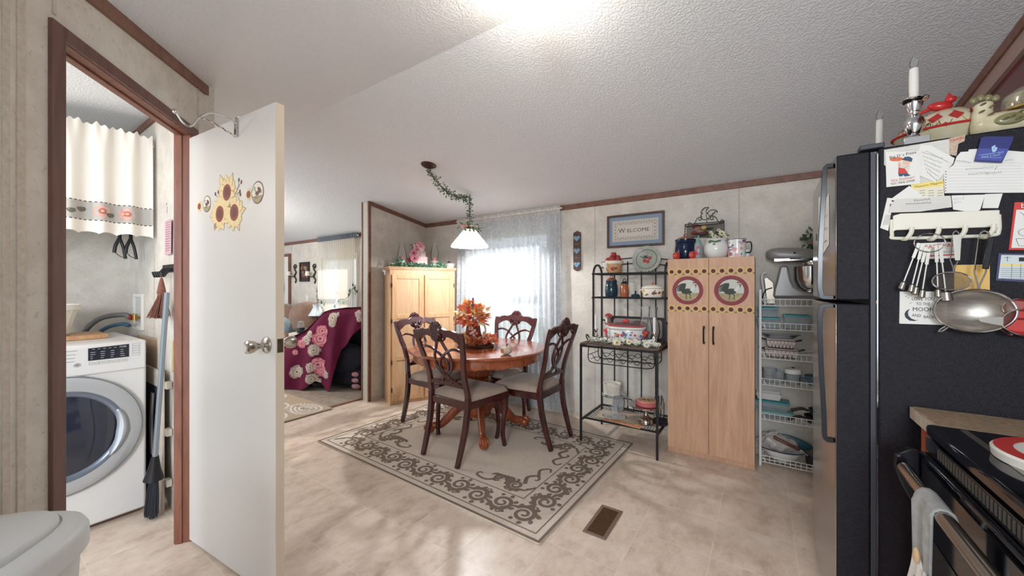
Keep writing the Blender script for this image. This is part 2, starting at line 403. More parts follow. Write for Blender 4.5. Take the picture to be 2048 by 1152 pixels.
# living room end wall
mb = MB(); wall_run(mb, (-10.4, .81), (-10.4, YB), .1, (), 1, 14)
struct(mb, 'wall_living_end', WP, 'far end wall of the living room', 'wall', smooth=False)

# ceiling trims
def crown(name, p0, p1, off, h=.045, d=.014, label='', n=8):
    p0 = Vector((p0[0], p0[1], 0)); p1 = Vector((p1[0], p1[1], 0)); mb = MB(); o = Vector((off[0], off[1], 0)).normalized()
    pts = []
    for i in range(n + 1):
        p = p0.lerp(p1, i / n); pts.append(p)
    v = []
    for p in pts:
        a = p; b = p + o * d
        v += [(a.x, a.y, ceil_z(a.y) - h), (b.x, b.y, ceil_z(b.y) - h), (b.x, b.y, ceil_z(b.y) - .0005), (a.x, a.y, ceil_z(a.y) - .0005)]
    f = [tuple(4 * i + k for k in (0, 1, 5, 4)) for i in range(0)]
    for i in range(n):
        for k in range(4): f.append((4 * i + k, 4 * i + (k + 1) % 4, 4 * i + 4 + (k + 1) % 4, 4 * i + 4 + k))
    f += [(0, 1, 2, 3), (4 * n, 4 * n + 1, 4 * n + 2, 4 * n + 3)]
    mb.add(v, f); return struct(mb, name, TRIM, label, 'trim', smooth=False)
crown('trim_1', (-10.4, YB), (1.15, YB), (0, -1), .048, label='brown ceiling trim along the outside wall')
crown('trim_2', (-3.69, 2.62), (-3.69, YB), (1, 0), .045, label='brown sloping ceiling trim on the short partition')
crown('trim_3', w0, w1, -DN, .05, label='brown ceiling trim above the laundry door')
crown('trim_4', (-3.80, .71), (-2.56, .71), (0, -1), .04, label='brown ceiling trim inside the laundry')
crown('trim_5', (-3.79, YB), (-3.79, 2.62), (-1, 0), .045, label='brown ceiling trim on the living side of the partition')
# partition end boards and battens
mb = MB(); mb.box((-3.805, 2.606, .0), (-3.685, 2.62, ceil_z(2.62) - .002), 1); mb.box((-3.699, 2.598, 0), (-3.680, 2.632, ceil_z(2.62) - .002)); mb.box((-3.812, 2.598, 0), (-3.796, 2.632, ceil_z(2.62) - .002))
struct(mb, 'trim_6', [TRIM, BATTEN], 'brown edged end cap of the short partition', 'trim', smooth=False)
def batten(name, p, along, w, off, z0, label, d=.004, m=None, zt=None):
    mb = MB(); a = Vector((along[0], along[1], 0)).normalized(); o = Vector((off[0], off[1], 0)).normalized(); p = Vector((p[0], p[1], 0))
    q = [p - a * w / 2, p + a * w / 2, p + a * w / 2 + o * d, p - a * w / 2 + o * d]
    vs = [(v.x, v.y, z0) for v in q] + [(v.x, v.y, zt or ceil_z(v.y) - .045) for v in q]
    mb.add(vs, [(0, 3, 2, 1), (4, 5, 6, 7), (0, 1, 5, 4), (1, 2, 6, 5), (2, 3, 7, 6), (3, 0, 4, 7)])
    return struct(mb, name, m or BATTEN, label, 'trim', smooth=False)
n = 7
for px in (1190, 1478):
    p = at(px, 450, Y=YB); batten('trim_%d' % n, p, (1, 0), .003, (0, -1), 0, 'thin panel seam on the outside wall', .001, GAP if px < 0 else mat('seam', '#8f857a', .8)); n += 1
def on_diag(px, off=0):
    a = (px - 1024) / 750; c, s = math.cos(YAW), math.sin(YAW); r = Vector((a * c - s, a * s + c, 0))
    o = PL - DN * off
    # o + DD*t = r*k
    det = DD.x * -r.y + r.x * DD.y; t = (-o.x * -r.y - r.x * -(-o.y) ) / det if False else ((-o.x) * (-r.y) - (-r.x) * (-o.y)) / det
    return o + DD * t
for px, w in ((9, .02), (40, .024), (395, .012), (417, .012)):
    batten('trim_%d' % n, on_diag(px), DD, w, -DN, 0, 'pale vertical batten strip on the diagonal wall'); n += 1
p = on_diag(107); batten('trim_%d' % n, p, DD, .012, -DN, 2.115, 'pale batten above the laundry door casing'); n += 1
batten('trim_%d' % n, at(583, 500, Y=YB), (1, 0), .02, (0, -1), 1.95, 'narrow batten above the living room door'); n += 1
batten('trim_%d' % n, at(309, 300, Y=.71), (1, 0), .02, (0, -1), 0, 'pale batten on the laundry side wall'); n += 1

# laundry door frame: casing (kitchen face), jambs with stop
mb = MB(); th = .075; jt = .018
def dbox(s0, s1, n0, n1, z0, z1, mi=0):   # s along DD from PL, n towards the laundry
    q = [PL + DD * s0 + DN * n0, PL + DD * s1 + DN * n0, PL + DD * s1 + DN * n1, PL + DD * s0 + DN * n1]
    vs = [(v.x, v.y, z0) for v in q] + [(v.x, v.y, z1) for v in q]
    mb.add(vs, [(0, 3, 2, 1), (4, 5, 6, 7), (0, 1, 5, 4), (1, 2, 6, 5), (2, 3, 7, 6), (3, 0, 4, 7)], mi)
cw = .05
_k = len(mb.f); dbox(-cw, -.002, -.012, 0, 0, DH + cw - .006); dbox(OPW + .002, OPW + cw - .006, -.012, 0, 0, DH + cw - .006); dbox(-.002, OPW + .002, -.012, 0, DH + .002, DH + cw - .006)
mb.m = [1] * len(mb.f); dbox(-jt, 0, 0, th, 0, DH + jt); dbox(OPW, OPW + jt, 0, th, 0, DH + jt); dbox(0, OPW, 0, th, DH, DH + jt)
dbox(0, .007, .038, .066, 0, DH); dbox(OPW - .007, OPW, .038, .066, 0, DH); dbox(.007, OPW - .007, .038, .066, DH - .007, DH)
fr = struct(mb, 'door_1', [JAMB, CASE], 'reddish brown wood door frame of the laundry doorway', 'door frame', bev=.002, smooth=False)
# windows (frame, panes)
def window(name, W_, label):
    x0, x1, z0, z1 = W_; mb = MB(); y0, y1 = YB + .03, YB + .10; t = .045
    mb.box((x0, y0, z0), (x0 + t, y1, z1)); mb.box((x1 - t, y0, z0), (x1, y1, z1)); mb.box((x0 + t, y0, z0), (x1 - t, y1, z0 + t)); mb.box((x0 + t, y0, z1 - t), (x1 - t, y1, z1))
    zm = (z0 + z1) / 2; mb.box((x0 + t, y0 + .01, zm - .02), (x1 - t, y1 - .01, zm + .02))
    for s in (x0 - .045, x1): mb.box((s, YB - .012, z0 - .045), (s + .045, YB + .03, z1 + .045))
    mb.box((x0, YB - .012, z1), (x1, YB + .03, z1 + .045)); mb.box((x0, YB - .02, z0 - .045), (x1, YB + .03, z0))
    w = struct(mb, name, WHITE, label, 'window', bev=.002, smooth=False)
    g = MB(); g.box((x0 + t, YB + .063, z0 + t), (x1 - t, YB + .067, zm - .02)); g.build('lower_pane', GLASSW, w, smooth=False)
    g = MB(); g.box((x0 + t, YB + .075, zm + .02), (x1 - t, YB + .079, z1 - t)); g.build('upper_pane', GLASSW, w, smooth=False)
    return w
window('window_1', KW, 'white framed sash window behind the lace curtain')
window('window_2', LW, 'white framed window of the living room behind curtains')
# baseboards
mb = MB(); mb.box((-3.69, YB - .008, 0), (1.15, YB, .045)); struct(mb, 'baseboard_back', BATTEN, 'low pale baseboard along the outside wall', 'baseboard', smooth=False)
mb = MB(); mb.box((-3.69, 2.62, 0), (-3.682, YB, .045)); struct(mb, 'baseboard_partition', BATTEN, 'low pale baseboard of the short partition', 'baseboard', smooth=False)
mb = MB(); mb.box((-3.855, .81, 0), (-3.825, 2.62, .012)); struct(mb, 'trim_%d' % n, TRIM, 'thin dark strip where carpet meets vinyl', 'trim', smooth=False); n += 1
# white entry door of the living room
mb = MB(); dx1 = at(580, 560, Y=YB).x; mb.box((dx1 - .9, YB - .03, 0), (dx1, YB, 1.86))
dd = struct(mb, 'door_2', WHITE, 'white entry door in the living room outside wall', 'door', bev=.003, smooth=False)
mb = MB(); mb.box((dx1, YB - .035, 0), (dx1 + .05, YB, 1.91)); mb.box((dx1 - .95, YB - .035, 1.86), (dx1, YB, 1.91)); mb.box((dx1 - .95, YB - .035, 0), (dx1 - .9, YB, 1.86)); mb.build('door_casing', TRIM, dd, smooth=False)
mb = MB(); c = at(566, 577, Y=YB); u = (1, 0, 0); v = (0, 0, 1)
ring = [(c.x - .1 + .22 * math.cos(t), YB - .045, c.z + .32 * math.sin(t)) for t in [2 * PI * k / 40 for k in range(40)]]
mb.tube(ring, .012, 8, 0, True); mb.disc((0, 0), .21, .31, (c.x - .1, YB - .036, c.z), (1, 0, 0), (0, 0, 1), .001, 1, 32)
mb.build('oval_window', [BLACKM, mat('etched_glass', '#d8c7bb', .4)], dd)
# ================= DINING =================
CHERRY = woodmat('dark_cherry', '#270b0c', '#4f1819', 2.5, (6, 6, 1.2), .22, .5)
SEATF = mat('taupe_suede', '#a08c7c', .85, col2='#b3a091', nscale=9, sheen=.3)
OAKT = woodmat('red_oak_table', '#7d3a1e', '#a85a35', 3, (2, 14, 4), .22, .6)
OAKD = woodmat('turned_oak', '#7a3519', '#9c4d28', 3, (6, 6, 1), .25, .5)
RUGB = mat('rug_beige', '#d8ccbf', .95, col2='#cdc0b1', nscale=60, bump=.5, bscale=400)
RUGD = mat('rug_brown', '#73655a', .95, col2='#7f7063', nscale=90)

# ---- area rug with scroll border
def spiral(c, r, a0, turns, dirn, n=26, w=.016):
    P = []; Wd = []
    for i in range(n):
        t = i / (n - 1); a = a0 + dirn * turns * 2 * PI * t; rr = r * (1 - .86 * t)
        P.append((c[0] + rr * math.cos(a), c[1] + rr * math.sin(a))); Wd.append(w * (1.15 - .6 * t))
    return P, Wd
def leaf(mb, p, ang, ln, w, curl, fr, mi):
    pts = []; ws = []; x, y = p; a = ang
    for i in range(7):
        pts.append((x, y)); ws.append(max(w * math.sin(PI * min(1, (i + 1.2) / 7.6)) ** .8, .001)); x += math.cos(a) * ln / 6; y += math.sin(a) * ln / 6; a += curl
    mb.ribbon(pts, ws, *fr, mi)
def scroll_unit(mb, cx, cy, r, flip, fr, mi, dirx=1):
    """one acanthus volute with its leaves; flip mirrors across the band"""
    def tr(q): return (cx + dirx * q[0], cy + flip * q[1])
    P, Wd = spiral((0, 0), r, -2.6, 1.75, 1, 34, .026)
    tail = [(-r * 2.1, r * .9), (-r * 1.85, r * .2), (-r * 1.4, -r * .35)]
    P = bez2(tail + [P[0]], 6)[:-1] + P; Wd = [.006 + .016 * i / 18 for i in range(18)] + Wd
    mb.ribbon([tr(q) for q in P], Wd[:len(P)], *fr, mi)
    for k, (a, l, c) in enumerate(((-2.4, .55, .3), (-1.8, .6, .35), (-1.1, .6, .35), (-.4, .6, .38), (.4, .55, .4), (1.2, .5, .4), (2.0, .42, .45))):
        b = (r * .95 * math.cos(a), r * .95 * math.sin(a)); an = a + .55; pts = []; x, y = b; ws = []
        for i in range(6):
            pts.append(tr((x, y))); ws.append(max(.028 * math.sin(PI * (i + .9) / 6.6), .001)); x += math.cos(an) * r * l / 6; y += math.sin(an) * r * l / 6; an += c * .35
        mb.ribbon(pts, ws, *fr, mi)
    for k in range(3):
        b = (-r * (1.5 + .2 * k), r * (-.2 + .35 * k)); an = 2.4 + .3 * k; pts = []; ws = []; x, y = b
        for i in range(6):
            pts.append(tr((x, y))); ws.append(max(.024 * math.sin(PI * (i + .9) / 6.6), .001)); x += math.cos(an) * r * .09; y += math.sin(an) * r * .09; an -= .3
        mb.ribbon(pts, ws, *fr, mi)
    P, Wd = spiral((r * .35, -r * 1.12), r * .3, 2.2, 1.1, -1, 14, .012)
    mb.ribbon([tr(q) for q in P], Wd, *fr, mi)
rug0 = Vector((-3.082, 1.69, 0)); ru = (Vector((-.925, 1.624, 0)) - rug0); RW = ru.length; ru.normalize(); rv = Vector((-ru.y, ru.x, 0)); RH = 1.475
mb = MB(); TH = .008
poly = []
for (cx, cy, a0) in ((.012, .012, PI), (RW - .012, .012, -PI / 2), (RW - .012, RH - .012, 0), (.012, RH - .012, PI / 2)):
    for k in range(4): a = a0 + k * PI / 6; poly.append((cx + .012 * math.cos(a), cy + .012 * math.sin(a)))
mb.prism(poly, (0, 0, 0.001), (1, 0, 0), (0, 1, 0), TH, 0)
fr = ((0, 0, TH), (1, 0, 0), (0, 1, 0), .0022)
def frame_line(i, w, mi=1):
    for a, b in (((i, i), (RW - i, i)), ((RW - i, i), (RW - i, RH - i)), ((RW - i, RH - i), (i, RH - i)), ((i, RH - i), (i, i))):
        dx, dy = (b[0] - a[0]), (b[1] - a[1]); l = math.hypot(dx, dy); e = w / 2
        mb.ribbon([(a[0] - dx / l * e, a[1] - dy / l * e), (b[0] + dx / l * e, b[1] + dy / l * e)], w, *fr, mi)
frame_line(.009, .016); frame_line(.055, .007); frame_line(.285, .007)
nL = 11
for side in range(2):
    yy = .17 if side == 0 else RH - .17
    for k in range(nL):
        x = .25 + (RW - .45) * k / (nL - 1); scroll_unit(mb, x, yy + (.012 if k % 2 else -.012) * (1 if side == 0 else -1), .074, (1 if k % 2 else -1) * (1 if side == 0 else -1), fr, 1)
for side in range(2):
    xx = .17 if side == 0 else RW - .17
    for k in range(6):
        y = .33 + (RH - .66) * k / 5
        f2 = ((fr[0][0], fr[0][1], fr[0][2]), (0, 1, 0), (-1, 0, 0), .0022)
        scroll_unit(mb, y, -xx + (.012 if k % 2 else -.012), .074, 1 if k % 2 else -1, f2, 1)
for (cx, cy, sx, sy) in ((.285, .285, 1, 1), (RW - .285, .285, -1, 1), (.285, RH - .285, 1, -1), (RW - .285, RH - .285, -1, -1)):
    for (u, v_) in (((sx, 0, 0), (0, sy, 0)),):
        f2 = ((cx, cy, TH), u, v_, .0022 if sx * sy > 0 else -.0022)
        P, Wd = spiral((.13, .10), .06, -2.3, 1.6, 1, 30, .02); mb.ribbon(P, Wd, *f2, 1)
        scroll_unit(mb, .13, .10, .058, 1, f2, 1)
        for pts, ww in (([(.19, .10), (.25, .15), (.30, .12), (.28, .07), (.25, .09)], .026), ([(.25, .13), (.33, .05), (.42, .06), (.43, .1), (.40, .1)], .022), ([(.09, .15), (.12, .23), (.07, .28), (.04, .24), (.06, .22)], .026), ([(.06, .27), (.1, .36), (.05, .41), (.025, .37)], .022)):
            q = bez2(pts, 6); mb.ribbon(q, [ww * (1.1 - .6 * i / len(q)) for i in range(len(q))], *f2, 1)
        for k in range(5): leaf(mb, (.17 + .03 * k, .13 + .005 * k), 1.3 - .3 * k, .065, .026, -.25, f2, 1)
o = one(mb, 'area_rug', [RUGB, RUGD], 'beige area rug with brown scrollwork border under the dining table', 'rug', (rug0.x, rug0.y, .0), math.atan2(ru.y, ru.x), smooth=False)

# ---- dining table
TC = (-2.12, 2.62)
t = thing('dining_table', 'round reddish oak pedestal dining table with claw feet', 'table', (TC[0], TC[1], .0098), 0)
mb = MB(); R0 = .605
mb.lathe([(0, .716), (R0 - .03, .716), (R0 - .012, .720), (R0 - .004, .726), (R0, .733), (R0, .739), (R0 - .006, .746), (R0 - .014, .748), (0, .748)], seg=72)
mb.build('tabletop', OAKT, t)
mb = MB()
def apron(u, v):
    a = 2 * PI * u; sc = .0035 * math.cos(a * 64); z0 = .652 + sc + .003 * math.cos(a * 16)
    prof = [(.565, .716), (.565, z0 + .01), (.560, z0), (.540, z0), (.540, .716)]
    r, z = prof[int(round(v * 4))]; return (r * math.cos(a), r * math.sin(a), z)
mb.grid(apron, 216, 5, cu=True); mb.build('apron', OAKT, t)
mb = MB()
mb.lathe([(.0, .64), (.15, .64), (.15, .70), (.14, .716), (0, .716)], seg=8)
mb.lathe([(.122, .50), (.128, .51), (.125, .64), (.10, .65)], seg=8)
mb.lathe([(0, .16), (.11, .16), (.125, .19), (.13, .24), (.12, .33), (.10, .365), (.085, .38), (.085, .39), (.105, .40), (.115, .415), (.105, .43), (.088, .436), (.105, .445), (.115, .46), (.105, .475), (.09, .482), (.105, .488), (.12, .50), (.10, .51), (0, .51)], seg=40)
mb.lathe([(0, .10), (.03, .10), (.05, .12), (.11, .14), (.115, .16), (0, .165)], seg=30)
mb.build('pedestal', OAKD, t, ang=30)
for k in range(4):
    a = PI / 4 + k * PI / 2; mb = MB(); M = Matrix.Rotation(a, 4, 'Z'); mb.T = M
    path = bez([(.08, 0, .24), (.16, 0, .235), (.25, 0, .15), (.33, 0, .075), (.40, 0, .07)], 6)
    n_ = len(path); sc = [(1.15 - .45 * min(1, i / n_ * 1.4), 1.7 - 1.0 * i / n_) for i in range(n_)]
    prof = [(.036 * math.cos(q), .036 * math.sin(q)) for q in [2 * PI * j / 14 for j in range(14)]]
    mb.sweep(path, prof, (0, 1, 0), 0, False, sc)
    mb.ell((.425, 0, .045), (.045, .042, .042), seg=18, rings=10)
    for s in (-.9, -.3, .3, .9):
        b = Vector((.425, 0, .045)); pts = []
        for q in range(7):
            th_ = -0.3 + 1.9 * q / 6; d = Vector((math.sin(th_) * math.cos(s * .9), math.sin(s * .9) * (.4 + .6 * math.sin(max(th_, 0.1))), math.cos(th_)))
            pts.append(b + Vector((d.x * .047, d.y * .046, d.z * .043)))
        mb.tube(pts, [.012, .013, .013, .012, .011, .009, .004], 8)
    mb.build('leg', OAKD, t, ang=50)

# ---- dining chair (faces +Y in its own frame)
def backy(z):   # back plane position by height
    return -.205 - .30 * max(0, z - .47) ** 1.25 - (.0 if z > .47 else -.0)
def stile_x(z):
    a_ = sum(stile_k(z + d) for d in (-.03, -.015, 0, .015, .03)) / 5
    return a_
def stile_k(z):
    K = [(.40, .196), (.50, .196), (.60, .186), (.70, .195), (.80, .222), (.90, .240), (.955, .242)]
    for (a, xa), (b, xb) in zip(K[:-1], K[1:]):
        if z <= b: q = max(0, (z - a) / (b - a)); q = q * q * (3 - 2 * q); return xa + (xb - xa) * q
    return K[-1][1]
def make_chair(label):
    t = thing('dining_chair', label, 'chair', group='carved dining chairs around the table')
    for s in (-1, 1):
        pts = [(s * .182, -.300, 0), (s * .186, -.262, .12), (s * .190, -.225, .26), (s * .194, -.206, .40), (s * .196, -.205, .475)]
        b = bez(pts, 5); mb = MB(); mb.rod(b, .036, .040, (1, 0, 0), scale=[.8 + .2 * min(1, i / 10) for i in range(len(b))])
        mb.build('leg', CHERRY, t, bev=.004)
        zs = [.47 + (.955 - .47) * i / 28 for i in range(29)]
        mb = MB(); mb.rod([(s * stile_x(z), backy(z), z) for z in zs], .040, .030, (1, 0, 0), scale=[(1.0, 1 - .25 * i / 28) for i in range(29)])
        mb.build('stile', CHERRY, t, bev=.004)
        pts = [(s * .212, .205, .0), (s * .212, .198, .03), (s * .206, .190, .10), (s * .208, .196, .22), (s * .216, .212, .32), (s * .214, .208, .38), (s * .208, .202, .43)]
        b = bez(pts, 5); n_ = len(b); mb = MB(); mb.rod(b, .046, .046, (1, 0, 0), scale=[.62 + .05 * max(0, 1 - i / 4) + .38 * max(0, (i / n_ - .45) / .55) for i in range(n_)])
        mb.build('leg', CHERRY, t, bev=.006)
    # seat frame and cushion
    mb = MB(); o_ = [(-.236, .235), (.236, .235), (.206, -.215), (-.206, -.215)]; i_ = [(-.20, .20), (.20, .20), (.175, -.185), (-.175, -.185)]
    for k in range(4):
        a, b, c, d = o_[k], o_[(k + 1) % 4], i_[(k + 1) % 4], i_[k]
        vs = [(p[0], p[1], .385) for p in (a, b, c, d)] + [(p[0], p[1], .440) for p in (a, b, c, d)]
        mb.add(vs, [(0, 3, 2, 1), (4, 5, 6, 7), (0, 1, 5, 4), (1, 2, 6, 5), (2, 3, 7, 6), (3, 0, 4, 7)])
    mb.build('seat_frame', CHERRY, t, bev=.004)
    mb = MB()
    def cush(u, v):
        x = (u - .5) * 2; y = (v - .5) * 2
        e = max(abs(x), abs(y)); h = .052 * (1 - e ** 6) ** .5 + .012 * (1 - x * x) * (1 - y * y) if e < 1 else 0
        w = .232 + (.200 - .232) * (1 - v); cr = 1 - .03 * (x * x * y * y)
        return (x * w * cr, (-.190 + .425 * v) * (1) , .44 + h)
    mb.grid(cush, 25, 25)
    n0 = len(mb.v); mb.box((-.19, -.185, .425), (.19, .225, .4415))
    mb.build('seat', SEATF, t, ang=60)
    # rails
    def on(x, z, off=0): return (x, backy(z) + off, z)
    mb = MB(); mb.rod([on(-.187 + .0374 * i, .555) for i in range(11)], .030, .022, (0, 0, 1)); mb.build('lower_rail', CHERRY, t, bev=.003)
    # crest rail
    mb = MB(); cz = [(-.250, .925), (-.20, .958), (-.15, .972), (-.10, .970), (-.06, .985), (0, .998), (.06, .985), (.10, .970), (.15, .972), (.20, .958), (.250, .925)]
    top = bez2(cz, 4)
    lo = bez2([(-.225, .870), (-.20, .885), (-.15, .912), (-.10, .920), (-.05, .905), (0, .895), (.05, .905), (.10, .920), (.15, .912), (.20, .885), (.225, .870)], 4)
    V = []; n_ = len(top)
    for (a, b) in zip(top, lo):
        for (q, d) in ((a, .016), (b, .018), (b, -.016), (a, -.013)): V.append((q[0], backy(q[1]) + d, q[1]))
    F = [(4 * i + k, 4 * i + (k + 1) % 4, 4 * i + 4 + (k + 1) % 4, 4 * i + 4 + k) for i in range(n_ - 1) for k in range(4)] + [(0, 1, 2, 3), tuple(4 * (n_ - 1) + k for k in range(4))]
    mb.add(V, F); crest = mb.build('crest_rail', CHERRY, t, bev=.004, ang=30)
    # shell carving with ribs and volutes, both faces
    mb = MB(); by = backy(.98)
    for k in range(9):
        a = math.radians(10 + 20 * k); c0 = Vector((0, by, .962)); d = Vector((math.cos(a), -.1, math.sin(a)))
        ln = .062 + .008 * math.sin(a); pts = [c0 + Vector((d.x * ln * q * 1.05, -.12 * ln * q, d.z * ln * q)) for q in (.1, .4, .7, .92, 1.0)]
        mb.tube(pts, [.006, .009, .0125, .0115, .004], 8)
    mb.prism([(.055 * math.cos(q), .050 * math.sin(q)) for q in [PI * j / 10 for j in range(11)]] + [(-.03, -.06), (0, -.085), (.03, -.06)], (0, by + .003, .965), (1, 0, 0), (0, 0, 1), .024, cent=True)
    for s in (-1, 1):
        for f_ in (.022, -.020):
            P, Wd = spiral((s * .038, .925), .020, -PI / 2 if s > 0 else -PI / 2, 1.5, -s, 20, .01)
            mb.tube([(p[0], backy(p[1]) + f_, p[1]) for p in P], [.0065 - .003 * i / 20 for i in range(20)], 6)
            mb.tube([(s * .055, backy(.935) + f_, .935), (s * .045, backy(.905) + f_, .900), (s * .02, backy(.885) + f_, .885), (s * .004, backy(.875) + f_, .873)], [.006, .008, .007, .004], 6)
    mb.build('shell_carving', CHERRY, crest, ang=60)
    # interlaced splat: four strands each its own bent strip
    S1 = [(-.012, .905), (-.030, .860), (-.052, .820), (-.075, .775), (-.082, .725), (-.070, .680), (-.030, .635), (.020, .605), (.075, .585), (.135, .567)]
    S2 = [(-.212, .820), (-.160, .832), (-.100, .822), (-.040, .790), (.020, .742), (.040, .700), (.030, .660), (.000, .630), (-.030, .605), (-.055, .562)]
    for S_, nm in ((S1, 0), (S2, 1)):
        for s in (-1, 1):
            b = bez2(S_, 4); mb = MB(); dy = .004 * (1 if s > 0 else -1) * (1 if nm else -1)
            path = [Vector((s * p[0], backy(p[1]) + dy, p[1])) for p in b]
            # strip: width in the back plane, 14 mm deep
            mb2 = MB(); n_ = len(path); V = []
            for i, p in enumerate(path):
                a = path[max(i - 1, 0)]; c = path[min(i + 1, n_ - 1)]; tt = (c - a).normalized(); w = tt.cross(Vector((0, 1, 0))).normalized()
                dd_ = w.cross(tt).normalized() * .008; w = w * .0095
                V += [p + w + dd_, p - w + dd_, p - w - dd_, p + w - dd_]
            F = [(4 * i + k, 4 * i + (k + 1) % 4, 4 * i + 4 + (k + 1) % 4, 4 * i + 4 + k) for i in range(n_ - 1) for k in range(4)] + [(0, 1, 2, 3), tuple(4 * (n_ - 1) + k for k in range(4))]
            mb2.add(V, F); mb2.build('splat_strand', CHERRY, t, bev=.003)
    return t
ch = make_chair('dark cherry carved back dining chair nearest the camera, its back turned to us')
ch.location = (-1.955, 2.285, .0098); ch.rotation_euler = (0, 0, math.radians(-3))
dup(ch, (-1.67, 2.775, .0098), math.radians(90), 'dark carved back dining chair on the right, in front of the lace curtain')
dup(ch, (-2.545, 2.56, .0098), math.radians(-90), 'dark carved back dining chair on the left, in front of the oak cabinet')
dup(ch, (-2.20, 3.03, .0098), math.radians(180), 'dark carved back dining chair behind the table against the curtain')

# ---- centrepiece
LEAF = [mat('leaf_orange', '#e07a4a', .7), mat('leaf_red', '#cf5340', .7), mat('leaf_gold', '#ebbd78', .7), mat('leaf_rust', '#bd6a42', .7), mat('leaf_cream', '#f2e2ba', .7), mat('leaf_coral', '#f08264', .7)]
def maple(mb, p, d, up, s, mi):
    d = Vector(d).normalized(); up = Vector(up); u = up.cross(d).normalized(); w = d.cross(u)
    out = [(0, -.1), (.1, .0), (.5, -.1), (.35, .15), (.75, .45), (.38, .42), (.25, .6), (0, 1.1), (-.25, .6), (-.38, .42), (-.75, .45), (-.35, .15), (-.5, -.1), (-.1, 0)]
    P = [Vector(p) + u * q[0] * s + d * q[1] * s + w * (.12 * s * (1 - abs(q[0]) * 1.6) - .1 * s * q[1] ** 2) for q in out]
    c = Vector(p) + d * .35 * s + w * .14 * s; k = len(P)
    mb.add(P + [c], [(i, (i + 1) % k, k) for i in range(k)], mi)
ZT = .0098 + .748
vp = (-2.18, 2.62)
t = thing('autumn_pitcher', 'pitcher shaped autumn vase with pumpkin relief and owl panel, centre of table', 'vase', (vp[0], vp[1], ZT + .012))
mb = MB(); mb.shell([(.058, 0), (.075, .01), (.085, .04), (.082, .07), (.074, .10), (.066, .14), (.058, .18), (.060, .20)], .005, seg=32, wob=lambda a, z: 1 + (.05 * abs(math.sin(a * 5)) if z < .09 else 0))
mb.build('body', [mat('pumpkin_glaze', '#d98f5c', .35, col2='#c06a3c', nscale=14)], t)
mb = MB(); out = [(-.9, .19), (-.3, .19), (.3, .19), (.9, .19), (1.0, .085), (.7, .095), (.35, .065), (.05, .09), (-.3, .055), (-.62, .1), (-.95, .08)]
def onv(a, z, r=.002):
    R_ = .085 if z < .05 else .085 - (z - .05) * .19; aa = a - .80; return ((R_ + r) * math.cos(aa), (R_ + r) * math.sin(aa), z)
G = []
for i in range(21):
    a = -1.0 + i * .1; zb = .072 + .02 * math.cos(a * 9)
    for z in (zb, (zb + .19) / 2, .192): G.append(onv(a, z, .006))
mb.add(G, [(3 * i + j, 3 * i + 3 + j, 3 * i + 4 + j, 3 * i + 1 + j) for i in range(20) for j in range(2)])
sf = mb.build('scarf_panel', [mat('burgundy_glaze', '#6e2a2a', .5, col2='#8a3b35', nscale=70)], t, solid=.003)
mb = MB()
for a, z, r, mi in ((-.35, .155, .02, 0), (-.35, .155, .011, 1), (-.1, .12, .013, 2), (.1, .135, .013, 2), (-.3, .11, .011, 2), (.3, .11, .012, 3), (0, .095, .012, 2)):
    p = onv(a, z, .009 + .0015 * mi); dv = Vector((p[0], p[1], 0)).normalized(); u = Vector((-dv.y, dv.x, 0)); mb.disc((0, 0), r, r, p, u, (0, 0, 1), .001, mi)
mb.build('flower_medallion', [LEAF[4], mat('sage_dot', '#7f8a55', .6), mat('pale_pink_dot', '#d9b7ae', .6), LEAF[5]], sf)
mb = MB(); hc = Vector((math.cos(.35), math.sin(.35), 0)); P = [(.06, .185), (.10, .18), (.118, .14), (.112, .09), (.084, .055)]
mb.tube(bez([(hc.x * a, hc.y * a, z) for a, z in P], 6), .008, 8); mb.build('handle', mat('cream_glaze', '#cfc0ae', .4), t)
t = thing('autumn_leaf_bouquet', 'orange and gold silk maple leaf bouquet standing in the autumn pitcher', 'flowers', (vp[0], vp[1], ZT + .2))
mb = MB(); rnd = random.Random(3)
for i in range(210):
    a = rnd.uniform(0, 2 * PI); el = rnd.uniform(-.45, 1.3); R_ = rnd.uniform(.07, .145); d = Vector((math.cos(a) * math.cos(el), math.sin(a) * math.cos(el), math.sin(el) * .95))
    maple(mb, d * R_ + Vector((0, 0, .05)), d + Vector((rnd.uniform(-.6, .6), rnd.uniform(-.6, .6), rnd.uniform(-.5, .5))), (rnd.uniform(-1, 1), rnd.uniform(-1, 1), 1), rnd.uniform(.042, .062), rnd.choice([0, 0, 0, 1, 2, 2, 2, 3, 4, 4, 5, 5]))
mb.build('silk_leaves', LEAF, t, smooth=False)
mb = MB()
for i in range(10):
    a = rnd.uniform(0, 2 * PI); mb.tube([(0, 0, -.12), (math.cos(a) * .03, math.sin(a) * .03, .0), (math.cos(a) * .09, math.sin(a) * .09, .09)], .0025, 5)
mb.build('stem', mat('stem_green', '#5b5a35', .7), t)
mb = MB(); fc = at(942, 606, Y=2.6)
for k in range(26):
    a = k * 2.4; r = .012 + .03 * (k / 26) ** .5; maple(mb, (fc.x - vp[0] + math.cos(a) * r * .6, fc.y - vp[1] + math.sin(a) * r * .6, fc.z - ZT - .2 + .02 - r * .3), (math.cos(a), math.sin(a), .8), (0, 0, 1), .022, 5)
mb.build('coral_bloom', LEAF, t, smooth=False)
t = thing('scarecrow_pick', 'dark grey glittered gourd with long stem among the autumn leaves', 'ornament', (vp[0], vp[1], ZT + .3))
mb = MB(); mb.lathe([(0, 0), (.03, .01), (.034, .035), (.02, .06), (.008, .085), (.006, .11), (.010, .125), (.004, .135), (0, .136)], seg=16); mb.tube([(0, 0, 0), (0.01, 0, -.12)], .003, 6, side=(0, 1, 0))
mb.build('gourd', mat('charcoal_glitter', '#4d4a50', .5, col2='#6b6870', nscale=120), t)
